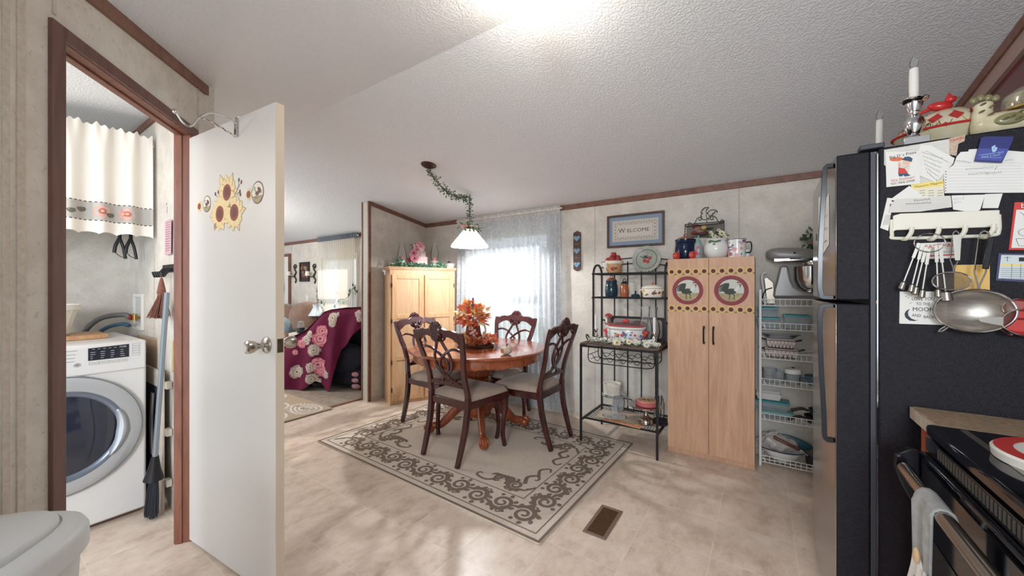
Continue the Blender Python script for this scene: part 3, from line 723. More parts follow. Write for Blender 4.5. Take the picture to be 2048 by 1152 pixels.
# base wreath of leaves and a twig garland
t = thing('autumn_wreath', 'ring of gold and orange leaves and twigs around the pitcher', 'wreath', (vp[0] + .03, vp[1], ZT))
mb = MB()
for i in range(250):
    a = rnd.uniform(0, 2 * PI); r = rnd.uniform(.10, .17); d = Vector((math.cos(a), math.sin(a), rnd.uniform(-.1, 1.2)))
    maple(mb, (math.cos(a) * r * 1.15, math.sin(a) * r * .9, rnd.uniform(.035, .095)), d, (rnd.uniform(-1, 1), rnd.uniform(-1, 1), .6), rnd.uniform(.032, .046), rnd.choice([0, 2, 2, 2, 4, 4, 4]) if math.cos(a) < .2 else rnd.choice([0, 5, 5, 2, 1, 4]))
mb.build('silk_leaves', LEAF, t, smooth=False)
mb = MB()
for k in range(9):
    R_ = .08 + .009 * k; ph = k * .9; mb.tube([(1.15 * R_ * math.cos(a), .9 * R_ * math.sin(a), .014 + .008 * math.sin(5 * a + ph)) for a in [2 * PI * i / 40 for i in range(40)]], .0065, 6, closed=True)
mb.build('twig_ring', mat('dark_twig', '#3a2722', .8, col2='#5a3c33', nscale=60), t)
def pumpkin(name, loc, r, h, m, sm, label, ribs=8, extra=None):
    t = thing(name, label, 'pumpkin', loc)
    mb = MB(); K = 12; mb.lathe([(max(r * math.sin(PI * i / K), .0), h / 2 - h / 2 * math.cos(PI * i / K) * (1 - .12 * (i > K - 3))) for i in range(K + 1)], seg=48, wob=lambda a, z: 1 - .09 * abs(math.cos(a * ribs / 2)) ** 4)
    mb.build('body', m, t, ang=60)
    mb = MB(); mb.tube([(0, 0, h * .9), (.002, 0, h * 1.05), (.008, 0, h * 1.2)], [r * .14, r * .11, r * .12], 6); mb.build('stem', sm, t); return t
PUMP = mat('burlap_pumpkin', '#cdbfae', .85, col2='#b8a893', nscale=90); STEMM = mat('pumpkin_stem', '#4a3c2c', .8)
pc = at(1010, 710, z=ZT)
tp = pumpkin('pumpkin', (pc.x, pc.y + .02, ZT), .045, .07, PUMP, STEMM, 'small beige burlap pumpkin beside the centrepiece', 8)
mb = MB(); mb.disc((0, 0), .014, .018, (-.01, -.046, .035), (1, 0, 0), (0, 0, 1), .001); mb.build('leaf_patch', LEAF[3], tp)

# ---- swag pendant over the table
BRONZE = mat('bronze', '#4b3a33', .35, .7)
cp = Vector((-2.35, 2.24, ceil_z(2.24))); hk = Vector((-2.44, 2.88, ceil_z(2.88)))
t = thing('pendant_lamp', 'white glass cone pendant lamp on a swagged chain over the table', 'lamp', (hk.x, hk.y, 1.69))
mb = MB(); M = Matrix.Rotation(math.atan(.164), 4, 'X')
mb.lathe([(0, -.03), (.02, -.03), (.055, -.012), (.065, -.004), (.065, .0), (0, 0)], (cp.x - hk.x, cp.y - hk.y, cp.z - 1.69), 28, M=Matrix.Rotation(-math.atan(.164), 4, 'X')); mb.build('canopy', BRONZE, t)
def sway(q):
    p = cp.lerp(hk, q); p.z -= .05 + .34 * q * (1 - q) * 2.2 * (.45 + 0 * q) - .03 * q; return p
swag = [sway(i / 24) for i in range(25)]; swag[-1] = hk - Vector((0, 0, .03)); swag[0] = cp - Vector((0, 0, .03))
loc0 = Vector((hk.x, hk.y, 1.69))
mb = MB()
def chain(pts, r=.011, wr=.0022):
    L_ = [0];
    for a, b in zip(pts[:-1], pts[1:]): L_.append(L_[-1] + (b - a).length)
    tot = L_[-1]; n_ = int(tot / .026)
    for k in range(n_):
        s_ = tot * (k + .5) / n_; i = max(j for j in range(len(L_)) if L_[j] <= s_); i = min(i, len(pts) - 2); q = (s_ - L_[i]) / max(L_[i + 1] - L_[i], 1e-6)
        c = pts[i].lerp(pts[i + 1], q); d = (pts[i + 1] - pts[i]).normalized(); u = d.orthogonal().normalized()
        if k % 2: u = d.cross(u)
        mb.tube([c + d * .017 * math.cos(a) + u * .008 * math.sin(a) for a in [2 * PI * j / 10 for j in range(10)]], wr, 5, closed=True)
chain([p - loc0 for p in swag]); drop = [hk - Vector((0, 0, .03 + .40 * i / 10)) - loc0 for i in range(11)]; chain(drop)
mb.build('chain', BRONZE, t)
mb = MB(); mb.tube([hk - loc0 + Vector((0, 0, z)) for z in (0, -.015)] + [hk - loc0 + Vector((.008, 0, -.025)), hk - loc0 + Vector((0, 0, -.036))], .003, 6); mb.build('ceiling_hook', BRONZE, t)
SHADE = sheer('opal_glass', '#efece8', 0.0)
mb = MB(); mb.lathe([(.055, .175), (.062, .168), (.18, .022), (.186, .008), (.184, 0), (.180, .006), (.174, .020), (.058, .160), (.03, .17)], (0, 0, 0), 48); mb.build('lamp_shade', SHADE, t)
mb = MB(); mb.lathe([(0, .13), (.02, .13), (.022, .18), (.03, .185), (.03, .20), (.012, .22), (.004, .225), (0, .226)], seg=20); mb.build('socket', BRONZE, t)
mb = MB(); mb.ell((0, 0, .09), (.03, .03, .04)); mb.build('bulb', mat('frosted_bulb', '#f5f2ea', .3), t)
l = bpy.data.lights.new('pendant_bulb', 'POINT'); l.energy = 42; l.color = (.97, .98, 1); l.shadow_soft_size = .035
lo = bpy.data.objects.new('pendant_bulb', l); COL.objects.link(lo); lo.location = (hk.x, hk.y, 1.725)
# greenery
GREEN = [mat('ivy_green', '#5d7355', .6), mat('ivy_pale', '#93a386', .6), mat('ivy_dark', '#3d5540', .6), mat('silk_pink', '#c98f8c', .7), mat('silk_cream', '#ddd3c3', .7)]
def sprig(mb, p, n_, spread, rnd, cols=(0, 0, 1, 2), size=(.014, .024)):
    for _ in range(n_):
        d = Vector((rnd.uniform(-1, 1), rnd.uniform(-1, 1), rnd.uniform(-1, .8))).normalized(); q = Vector(p) + d * rnd.uniform(.2, 1) * spread; s = rnd.uniform(*size)
        u = d.orthogonal().normalized(); w = d.cross(u)
        mb.add([q, q + d * s * .5 + u * s * .38 + w * s * .1, q + d * s * 1.15, q + d * s * .5 - u * s * .38 + w * s * .1, q + d * s * .55 - w * s * .12], [(0, 1, 4), (1, 2, 4), (2, 3, 4), (3, 0, 4)], rnd.choice(cols))
t = thing('leaf_garland', 'artificial green leaf garland wound along the lamp chain', 'garland', (hk.x, hk.y, 1.9))
l1_ = Vector((hk.x, hk.y, 1.9)); mb = MB(); stemm = MB(); rnd = random.Random(5)
path = [p - l1_ for p in swag] + [hk - Vector((0, 0, .03 + .30 * i / 8)) - l1_ for i in range(1, 9)]
for i, p in enumerate(path): sprig(mb, p, 7, .038, rnd)
for i in range(len(path) - 1): sprig(mb, path[i].lerp(path[i + 1], .5), 4, .03, rnd)
for q_ in mb.v: q_.z = min(q_.z, ceil_z(q_.y + hk.y) - .006 - 1.9)
mb.build('leaves', GREEN, t, smooth=False)
stemm.tube([p + Vector((.007 * math.sin(i * 1.7), .007 * math.cos(i * 1.7), 0)) for i, p in enumerate(path)], .0025, 5); stemm.build('vine', GREEN[2], t)
t = thing('flower_wreath', 'ring of silk roses and leaves resting on top of the pendant shade', 'flowers', (hk.x, hk.y, 1.875))
mb = MB(); rnd = random.Random(8)
for k in range(14):
    a = 2 * PI * k / 14; sprig(mb, (.075 * math.cos(a), .075 * math.sin(a), rnd.uniform(0, .02)), 9, .04, rnd, size=(.018, .032))
mb.build('leaves', GREEN, t, smooth=False)
def rose(mb, c, r, mi, rnd):
    for k in range(16):
        a = k * 2.4; q = (k / 16); d = Vector((math.cos(a), math.sin(a), 0)); rr = r * (.25 + .75 * q); p = Vector(c)
        u = Vector((-d.y, d.x, 0)); h = r * (.9 - .5 * q)
        base = p + d * rr * .4
        mb.add([base, base + u * rr * .5 + Vector((0, 0, h * .6)) + d * rr * .3, base + Vector((0, 0, h)) + d * rr * .5, base - u * rr * .5 + Vector((0, 0, h * .6)) + d * rr * .3], [(0, 1, 2), (0, 2, 3)], mi)
for k, (a, mi) in enumerate(((-1.9, 3), (-1.2, 3), (-.6, 4), (.1, 4), (1.2, 3), (2.4, 4), (3.4, 3))):
    mb = MB(); rose(mb, (.075 * math.cos(a), .075 * math.sin(a), .005), .034, mi, rnd); mb.build('rose', GREEN, t, smooth=False)

# ---- ceiling globe
t = thing('ceiling_light', 'bright white glass globe light fixed to the ceiling ridge', 'light', (0, 0, 0))
gc = at(1065, 2, z=2.36); t.location = (gc.x, gc.y, 2.36)
mb = MB(); mb.ell((0, 0, 0), (.083, .083, .083), seg=32, rings=20)
mb.build('globe', mat('lit_globe', '#ffffff', .3, emit='#fff3e0', es=14), t)
mb = MB(); mb.lathe([(0, .06), (.062, .06), (.075, .068), (.078, ceil_z(gc.y) - 2.36), (0, ceil_z(gc.y) - 2.36)], seg=32); mb.build('base', mat('white_metal_base', '#dedbd5', .4), t)
l = bpy.data.lights.new('globe_lamp', 'POINT'); l.energy = 3.6; l.color = (1, .94, .86); l.shadow_soft_size = .09
lo = bpy.data.objects.new('globe_lamp', l); COL.objects.link(lo); lo.location = (gc.x, gc.y, 2.24)

# ---- lace curtain of the kitchen window
LACE = sheer('white_lace', '#eef1f3', .20, .97, 22, '#b2bdc9')
def drape(mb, x0, x1, y, ztop, zbot, waves, amp, ph=0, n=160, m=14, flare=0.0, mi=0, ruff=0):
    def fn(u, v):
        z = ztop + (zbot(u) - ztop) * v if callable(zbot) else ztop + (zbot - ztop) * v
        x = x0 + (x1 - x0) * u + flare * (u - .5) * v * 2
        w = math.sin(u * waves * 2 * PI + ph + .6 * math.sin(u * 9)) * amp * (.55 + .45 * v) + .006 * math.sin(u * waves * 4.7 + v * 3)
        return (x, y - w, z)
    mb.grid(fn, n, m, mi)
zr = 2.085
t = thing('lace_curtain', 'long white floral lace curtain hanging over the dining window', 'curtain', (-2.4, YB - .06, 0))
mb = MB(); drape(mb, -3.08 + 2.4, -1.70 + 2.4, 0, zr - .02, .035, 21, .017, flare=.03, n=300); mb.build('lace_panel', LACE, t)
mb = MB(); drape(mb, -3.08 + 2.4, -1.70 + 2.4, -.002, zr + .03, zr - .05, 60, .010, n=360, m=6); mb.build('ruffled_heading', sheer('lace_heading', '#f1eee9', .12), t)
mb = MB(); mb.tube([(-3.10 + 2.4, .0, zr), (-1.68 + 2.4, .0, zr)], .006, 10, side=(0, 0, 1)); mb.build('curtain_rod', mat('white_rod', '#e8e4dc', .4), t)
for x in (-3.09, -1.69):
    mb = MB(); mb.box((x + 2.4 - .006, 0, zr - .012), (x + 2.4 + .006, .059, zr + .012)); mb.build('rod_bracket', mat('brass_bracket', '#9a8a6c', .4, .6), t)
# ================= OAK CABINET =================
OAK = woodmat('honey_oak', '#c8996e', '#dcb58c', 3, (10, 10, 1.2), .4)
OAKP = woodmat('oak_panel', '#caa27a', '#dcb994', 3, (14, 14, 1.0), .45)
HINGE = mat('black_hinge', '#2a2522', .4, .5)
cfl = Vector((-3.378, 2.653, 0)); cfr = Vector((-3.05, 3.325, 0)); cu = (cfr - cfl).normalized(); CW = (cfr - cfl).length
ca = math.atan2(cu.y, cu.x)
t = thing('oak_cabinet', 'tall honey oak cabinet with six panelled doors set across the corner', 'cabinet', cfl, ca)
D_ = .285; CH = 1.50
mb = MB(); mb.box((0, .02, 0), (.018, D_, CH)); mb.box((CW - .018, .02, 0), (CW, D_, CH)); mb.box((.018, D_ - .01, .0), (CW - .018, D_, CH)); mb.box((.018, .02, CH - .02), (CW - .018, D_ - .01, CH)); mb.box((.018, .03, .07), (CW - .018, D_ - .01, .09)); mb.box((.018, .03, .8), (CW - .018, D_ - .01, .82))
mb.box((0, 0, 0), (.035, .02, CH)); mb.box((CW - .035, 0, 0), (CW, .02, CH)); mb.box((.035, 0, CH - .085), (CW - .035, .02, CH)); mb.box((.035, 0, 0), (CW - .035, .02, .06)); mb.box((CW / 2 - .02, 0, .06), (CW / 2 + .02, .02, CH - .085))
mb.build('carcass', OAK, t, bev=.002, smooth=False)
mb = MB(); mb.box((-.018, -.022, CH), (CW + .018, D_ + .0, CH + .014)); mb.box((-.010, -.013, CH - .016), (CW + .010, 0, CH)); mb.build('top_board', OAK, t, bev=.004)
dw = CW / 2 - .028
for k in range(2):
    x0 = .02 if k == 0 else CW / 2 + .008; x1 = x0 + dw; mb = MB(); z0, z1 = .045, CH - .07; st = .05
    rails = [z0, z0 + (z1 - z0) * .335, z0 + (z1 - z0) * .665, z1]
    mb.box((x0, -.019, z0), (x0 + st, -.001, z1)); mb.box((x1 - st, -.019, z0), (x1, -.001, z1))
    for i, z in enumerate(rails):
        a = z if i == 0 else (z - st / 2 if i < 3 else z - st); mb.box((x0 + st, -.019, a), (x1 - st, -.001, a + st))
    d = mb.build('door', OAK, t, bev=.003, smooth=False)
    for i in range(3):
        a = rails[i] + (st if i == 0 else st / 2); b = rails[i + 1] - (st if i == 2 else st / 2); mb = MB(); mb.box((x0 + st, -.010, a), (x1 - st, -.004, b)); mb.build('panel', OAKP, d, smooth=False)
    for z in (z0 + .12, z0 + .42, (z0 + z1) / 2 + .18, z1 - .12):
        x = x0 - .004 if k == 0 else x1 + .004; mb = MB(); mb.cbox((x, -.012, z), (.010, .016, .045)); mb.tube([(x, -.021, z - .024), (x, -.021, z + .024)], .003, 6, side=(1, 0, 0)); mb.build('hinge', HINGE, d)
CABT = CH + .014
def cab(x, y, z=0): return cfl + cu * x + Vector((-cu.y, cu.x, 0)) * y + Vector((0, 0, CABT + z))
def px_cab(px, y=.13): # point on cabinet top along the line at depth y hit by pixel column
    a = (px - 1024) / 750; c, s = math.cos(YAW), math.sin(YAW); r = Vector((a * c - s, a * s + c)); o = cab(0, y); 
    det = cu.x * -r.y + r.x * cu.y; tt = ((-o.x) * (-r.y) - (-r.x) * (-o.y)) / det; return o + cu * tt
CREAM = mat('cream_ceramic', '#e9e3d6', .35); CLEAR = glass('clear_glass', '#dfe6e6', .05)
PINKC = mat('pink_candle', '#d6767a', .5)
def hurricane(px, label, h, ped):
    p = px_cab(px); t = thing('hurricane_lamp', label, 'candle holder', p, 0)
    mb = MB()
    if ped: mb.lathe([(0, 0), (.036, 0), (.038, .008), (.02, .02), (.014, .035), (.013, .05), (.028, .066), (.046, .078), (.050, .085), (.046, .088), (0, .088)], seg=28)
    else: mb.lathe([(0, 0), (.030, 0), (.032, .006), (.030, .05), (.034, .088), (0, .088)], seg=28)
    mb.build('base', CREAM, t)
    mb = MB(); z = .088
    prof = [(.034, z), (.040, z + .03), (.047, z + .07), (.044, z + .11), (.030, z + .16), (.022, z + .19), (.024, z + h)] if ped else [(.058, .003), (.056, .1), (.046, z + .08), (.034, z + .13), (.024, z + .16), (.027, z + h)]
    mb.lathe(prof + [(r - .0015, zz) for r, zz in reversed(prof)], seg=32); mb.build('glass_chimney', CLEAR, t)
    mb = MB(); mb.lathe([(0, z), (.020, z), (.021, z + .038), (.015, z + .042), (0, z + .040)], seg=20); mb.tube([(0, 0, z + .04), (0, 0, z + .05)], .001, 5); mb.build('candle', PINKC, t)
hurricane(804, 'clear hurricane lamp with pink candle, left of the three tier cake', .19, False)
hurricane(869, 'clear hurricane lamp with pink candle on cream pedestal, right of the cake', .205, True)
# cake
p = px_cab(838); t = thing('three_tier_cake', 'artificial three tier pink naked cake with pink blossoms', 'cake', p)
CAKE = mat('cake_pink', '#e9c3c4', .6, col2='#f2e0dc', nscale=6, nstretch=(.5, .5, 14)); FROST = mat('frosting', '#f3e7e0', .6)
mb = MB(); mb.lathe([(0, 0), (.075, 0), (.085, .01), (.10, .03), (.105, .038), (.10, .042), (0, .042)], seg=36); mb.build('cake_stand', mat('galvanized', '#8d9296', .35, .5), t)
for r, z0, z1 in ((.098, .042, .13), (.076, .13, .19), (.056, .19, .235)):
    mb = MB(); mb.lathe([(0, z0), (r, z0), (r, z0 + .4 * (z1 - z0)), (r + .002, z0 + .45 * (z1 - z0)), (r, z0 + .5 * (z1 - z0)), (r, z1 - .006), (r - .006, z1), (0, z1)], seg=40); mb.build('tier', CAKE, t)
PK = [mat('blossom_pink', '#d98a9b', .6), mat('blossom_light', '#ecc0c6', .6), mat('blossom_deep', '#b9566c', .6), GREEN[0], GREEN[4]]
def blossom(par, c, r, n_, mi, dirv=(0, 0, 1)):
    mb = MB(); dv = Vector(dirv).normalized(); u = dv.orthogonal().normalized(); w = dv.cross(u)
    for ring, (k_, op) in enumerate(((5, .35), (8, .8), (9, 1.2))):
        for k in range(k_):
            a = 2 * PI * k / k_ + ring * .4; d = u * math.cos(a) + w * math.sin(a); s = u * -math.sin(a) + w * math.cos(a); L_ = r * (.45 + .28 * ring)
            q = Vector(c); tip = q + d * L_ * math.sin(op) + dv * L_ * math.cos(op); mid = q + d * L_ * .6 * math.sin(op * .8) + dv * L_ * .6 * math.cos(op * .8)
            mb.add([q, mid + s * L_ * .42, tip + s * L_ * .2, tip - s * L_ * .2, mid - s * L_ * .42], [(0, 1, 2, 3, 4)], mi if ring else 2)
    return mb.build('blossom', PK, par, smooth=False)
vw = Vector((-p.x, -p.y, 0)).normalized(); sdv = Vector((-vw.y, vw.x, 0))
for (s, f_, z, r, mi) in ((0, .02, .25, .05, 0), (-.03, .03, .24, .038, 1), (.035, .02, .238, .03, 1), (-.055, .06, .165, .042, 0), (-.075, .05, .15, .034, 1), (-.05, .085, .10, .044, 0), (-.095, .05, .085, .036, 2), (-.02, .055, .20, .03, 0), (-.01, .085, .12, .03, 1)):
    c = vw * f_ + sdv * s + Vector((0, 0, z)); blossom(t, c, r * 1.05, 0, mi, vw * 1.0 + Vector((c.x, c.y, 0)).normalized() * .35 + Vector((0, 0, .35)))
mb = MB(); rnd = random.Random(4); sprig(mb, vw * .08 + sdv * .02 + Vector((0, 0, .155)), 14, .03, rnd, size=(.015, .03)); sprig(mb, vw * .03 + sdv * -.045 + Vector((0, 0, .25)), 10, .03, rnd, size=(.015, .03)); mb.build('leaves', GREEN, t, smooth=False)
# ivy garland on cabinet
t = thing('ivy_garland', 'green ivy garland with a pink rosebud along the top of the oak cabinet', 'garland', cab(0, .05)); mb = MB(); base = cab(0, .05)
IVY = [mat('ivy_deep', '#2f6245', .5), mat('ivy_mid', '#4f8a66', .5), mat('ivy_silver', '#9fbfa5', .5)]
for i in range(46):
    q = px_cab(780 + 110 * i / 45, .04 + .03 * math.sin(i)) - base + Vector((0, 0, .022)); sprig(mb, q, 5, .018, rnd, (0, 1, 2), (.018, .03))
for px, z in ((797, .06), (799, .04), (825, .045), (884, .045), (880, .03), (822, .02)):
    q = px_cab(px, .05) - base; sprig(mb, q + Vector((0, 0, z)), 16, .028, rnd, (0, 1) if px < 810 else (1, 2), (.025, .04))
mb.build('ivy_leaves', IVY, t, smooth=False)
mb = MB(); mb.tube([px_cab(780 + 110 * i / 30, .05 + .02 * math.sin(i)) - base + Vector((0, 0, .006)) for i in range(31)], .003, 5); mb.build('vine', IVY[0], t)
mb = MB(); q = px_cab(789, .05) - base; rose(mb, q + Vector((0, 0, .03)), .03, 0, rnd); mb.build('rosebud', PK[2], t, smooth=False)
# small white fluted compote with berries
p = px_cab(900); t = thing('fluted_dish', 'white openwork dish with a dark berry, on the right end of the oak cabinet', 'dish', p)
mb = MB(); mb.shell([(.04, 0), (.044, .012), (.05, .03), (.062, .05), (.064, .056)], .005, seg=40, wob=lambda a, z: 1 + .04 * math.cos(12 * a)); mb.build('bowl', CREAM, t)
mb = MB(); mb.lathe([(0, .045), (.05, .05), (.056, .062), (.03, .07), (0, .072)], seg=30, wob=lambda a, z: 1 + .03 * math.cos(10 * a)); mb.build('lid', CREAM, t)
mb = MB(); mb.ell((-.03, 0, .078), .012); mb.ell((-.02, .01, .085), .010); mb.build('berry', mat('dark_berry', '#5a2630', .4), t)
# fabric bow hanging at the left side
p = at(776, 541, Y=2.72); mb = MB()
for s in (-1, 1):
    mb.ell((s * .022, 0, 0), (.028, .012, .02)); mb.ell((s * .02, 0, -.03), (.012, .008, .026))
mb.ell((0, -.004, 0), (.01, .01, .012))
q = cab(-.02, .06, -.045); one(mb, 'fabric_bow', mat('calico', '#d8cfc5', .8, col2='#a9a09a', nscale=80), 'small grey print fabric bow hanging on the left corner of the oak cabinet', 'bow', q, 1.2)

# ================= PANTRY CABINET =================
PW = woodmat('pantry_laminate', '#bd9072', '#d2a888', 3, (9, 9, .8), .5)
PWD = mat('pantry_shadow_edge', '#7c5f49', .6)
x0, x1, yf, PH = -.622, -.05, 3.115, 1.505
t = thing('pantry_cabinet', 'tall light oak laminate pantry cabinet with rooster and sunflower decals', 'cabinet', ((x0 + x1) / 2, yf, 0))
w = (x1 - x0) / 2; dp = YB - .01 - yf
mb = MB(); mb.box((-w, .02, 0), (-w + .015, dp, PH)); mb.box((w - .015, .02, 0), (w, dp, PH)); mb.box((-w + .015, dp - .005, 0), (w - .015, dp, PH)); mb.box((-w + .015, .02, PH - .016), (w - .015, dp - .005, PH)); mb.box((-w + .015, .025, 0.0), (w - .015, .04, .045)); mb.box((-w + .015, .03, .05), (w - .015, dp - .005, .066)); mb.box((-w + .015, .03, .75), (w - .015, dp - .005, .766))
mb.build('carcass', PW, t, bev=.0015, smooth=False)
SUNY = mat('sunflower_petal', '#d9b678', .6); SUNC = mat('sunflower_centre', '#5a2324', .6); SUNG = mat('sunflower_leaf', '#7f8050', .6); SUNL = mat('decal_border_ground', '#c9a57f', .6)
RING = mat('rooster_ring', '#7a2c34', .6, col2='#94464a', nscale=80); SKY_ = mat('rooster_sky', '#c9cdc4', .6); GRD = mat('rooster_ground', '#9a8a62', .6, col2='#b8ab84', nscale=30); RO = mat('rooster_feather', '#3d4039', .6); COMB = mat('rooster_comb', '#7a2a22', .6); ROW_ = mat('rooster_neck', '#d8dad3', .6)
def sunflower(mb, c, r, o, u, v, mp=0, mc=1, h=.0006, n_=12, petal=1.0, rot=0):
    for k in range(n_):
        a = rot + 2 * PI * k / n_; ca_, sa_ = math.cos(a), math.sin(a); R1 = r * .45; R2 = r * petal
        pts = [(c[0] + ca_ * R1 * .8, c[1] + sa_ * R1 * .8), (c[0] + ca_ * (R1 + R2) / 2, c[1] + sa_ * (R1 + R2) / 2), (c[0] + ca_ * R2, c[1] + sa_ * R2)]
        mb.ribbon(pts, [r * .3, r * .36, r * .03], o, u, v, h + .0001 * (k % 3), mp)
    mb.disc(c, r * .52, r * .52, o, u, v, h + .0011, mc, 18)
def rooster(mb, c, s, o, u, v, h, mi, mcomb, mneck, flip=1):
    def R(pts, ws, m_=mi, hh=0): mb.ribbon([(c[0] + flip * p[0] * s, c[1] + p[1] * s) for p in bez2(pts, 5)], [w_ * s for w_ in (ws if hasattr(ws, '__len__') else [ws] * 99)][:len(bez2(pts, 5))], o, u, v, h + hh, m_)
    def taper(pts, w0_, w1_, m_=mi, hh=0):
        b = bez2(pts, 5); n_ = len(b); mb.ribbon([(c[0] + flip * p[0] * s, c[1] + p[1] * s) for p in b], [(w0_ + (w1_ - w0_) * i / (n_ - 1)) * s for i in range(n_)], o, u, v, h + hh, m_)
    mb.disc((c[0] + flip * .05 * s, c[1] - .12 * s), .42 * s, .22 * s, o, u, v, h, mi, 20, .1 * flip)
    for k in range(9):
        a = 1.2 + k * .24; L_ = .75 - .02 * k
        taper([(-.22, -.08), (-.22 + L_ * .55 * math.cos(a), -.08 + L_ * .75 * math.sin(a)), (-.22 + L_ * 1.0 * math.cos(a + .35), -.08 + L_ * .95 * math.sin(a + .35) * .75)], .16, .02, hh=.0001 * k)
    taper([(.35, -.1), (.48, .08), (.56, .28), (.58, .42)], .26, .12, mneck, .0009)
    mb.disc((c[0] + flip * .60 * s, c[1] + .45 * s), .09 * s, .08 * s, o, u, v, h + .0012, mneck, 12)
    for k in range(4): mb.disc((c[0] + flip * (.50 + .05 * k) * s, c[1] + (.56 - .01 * k) * s), .045 * s, .05 * s, o, u, v, h + .0011, mcomb, 8)
    taper([(.66, .44), (.74, .40), (.76, .36)], .06, .01, mcomb, .0013); taper([(.64, .40), (.68, .30), (.64, .2)], .07, .04, mcomb, .0013)
    taper([(-.02, -.3), (0, -.5), (-.04, -.68), (.06, -.7)], .07, .03); taper([(.2, -.3), (.3, -.45), (.26, -.66), (.36, -.68)], .07, .03)
DM = [PW, SUNY, SUNC, SUNG, SUNL, RING, SKY_, GRD, RO, COMB, ROW_]
for k in range(2):
    a = -w + .001 if k == 0 else .0015; b = -.0015 if k == 0 else w - .001; mb = MB(); mb.box((a, 0, .045), (b, .018, PH - .003)); O = (0, 0, 0); u = (1, 0, 0); v = (0, 0, 1)
    for zc in (1.405, 1.125):
        for j in range(5):
            x = a + (b - a) * (j + .5) / 5
            for s_ in (-1, 1): mb.ribbon([(x + s_ * .008, zc), (x + s_ * .024, zc - .02), (x + s_ * .030, zc - .027)], [.010, .010, .002], O, u, v, .0002, 3)
            sunflower(mb, (x, zc), .029, O, u, v, 1, 2, .0004, 14, 1, j)
    cx = (a + b) / 2; zc = 1.262
    mb.disc((cx, zc), .108, .108, O, u, v, .0008, 5, 40); mb.disc((cx, zc), .080, .080, O, u, v, .0011, 6, 36)
    pts = [(cx + .080 * math.cos(q), zc + .080 * math.sin(q)) for q in [PI * 1.08 + PI * .84 * i / 14 for i in range(15)]]
    mb.add([Vector((p[0], -.0014, p[1])) for p in pts], [tuple(range(15))], 7)
    rooster(mb, (cx - .008, zc + .004), .096, O, u, v, .0018, 8, 9, 10)
    d = mb.build('door', DM, t, smooth=False)
    hx = b - .03 if k == 0 else a + .03; mb = MB()
    mb.tube(bez([(hx, 0, .985), (hx, -.022, .978), (hx, -.026, .93), (hx, -.022, .882), (hx, 0, .875)], 5), [.006] * 6 + [.0055] * 9 + [.006] * 6, 8, side=(1, 0, 0)); mb.cbox((hx, -.002, .988), (.014, .004, .02)); mb.cbox((hx, -.002, .872), (.014, .004, .02)); mb.build('handle', HINGE, d)
PT = PH

# ================= BAKER'S RACK =================
RK = mat('rack_black', '#26272a', .45, .4); RKW = woodmat('rack_wood_top', '#4e3b35', '#6e564c', 3, (4, 14, 4), .5)
rx0, rx1, ry0, ry1, rym = -1.262, -.655, 2.915, 3.40, 3.19
t = thing('bakers_rack', "black metal baker's rack with wooden top and wine bottle cradle", 'rack', (rx0, ry0, 0)); Wd = rx1 - rx0; Dp = ry1 - ry0; Dm = rym - ry0
mb = MB(); mb.box((-.006, -.006, .812), (Wd + .006, Dp + .006, .826)); mb.build('top_shelf_board', RKW, t, bev=.002, smooth=False)
for x in (0, Wd):
    mb = MB(); mb.rod([(x, 0, 0), (x, 0, .812)], .016, .016, (1, 0, 0)); mb.build('post', RK, t, smooth=False)
    mb = MB(); pts = [(x, Dp, 0), (x, Dp, .8), (x, Dp, 1.40)] + [(x, Dp - (Dp - Dm) / 2 + (Dp - Dm) / 2 * math.cos(a), 1.40 + .09 * math.sin(a)) for a in [PI * i / 10 for i in range(1, 11)]] + [(x, Dm, 1.2), (x, Dm, .826)]
    mb.rod(pts, .014, .014, (1, 0, 0)); mb.build('arched_upright', RK, t, smooth=False)
mb = MB()
mb.rod([(0, 0, .80), (Wd, 0, .80)], .012, .016, (0, 1, 0)); mb.rod([(0, Dp, .80), (Wd, Dp, .80)], .012, .016, (0, 1, 0))
for x in (0, Wd): mb.rod([(x, 0, .80), (x, Dp, .80)], .012, .016, (1, 0, 0))
mb.build('top_frame', RK, t, smooth=False)
mb = MB()
for x in (0, Wd): mb.rod([(x, 0, .185), (x, Dp, .185)], .012, .016, (1, 0, 0))
for y in (.06, Dp): mb.rod([(0, y, .185), (Wd, y, .185)], .012, .012, (0, 1, 0))
for i in range(30): x = Wd * (i + .5) / 30; mb.tube([(x, .06, .192), (x, Dp, .192)], .0022, 5, side=(1, 0, 0))
mb.build('bottom_shelf', RK, t)
for z in (1.195, 1.405):
    mb = MB()
    for y in (Dm - .03, Dp): mb.rod([(0, y, z), (Wd, y, z)], .008, .014, (0, 1, 0))
    for x in (0, Wd): mb.rod([(x, Dm - .03, z), (x, Dp, z)], .008, .014, (1, 0, 0))
    for i in range(26): x = Wd * (i + .5) / 26; mb.tube([(x, Dm - .03, z + .005), (x, Dp, z + .005)], .002, 5, side=(1, 0, 0))
    mb.build('upper_shelf', RK, t)
mb = MB()
for i in range(1, 5): x = Wd * i / 5; mb.rod([(x, Dp, .19), (x, Dp, 1.50 if i in (1, 4) else 1.52)], .009, .009, (1, 0, 0))
for z in (1.47, 1.52): mb.rod([(Wd * j / 12, Dp, z + .03 * math.sin(PI * j / 12)) for j in range(13)], .009, .009, (0, 1, 0))
mb.rod([(0, Dp, .98), (Wd, Dp, .98)], .009, .014, (0, 1, 0))
mb.build('back_grille', RK, t, smooth=False)
mb = MB()
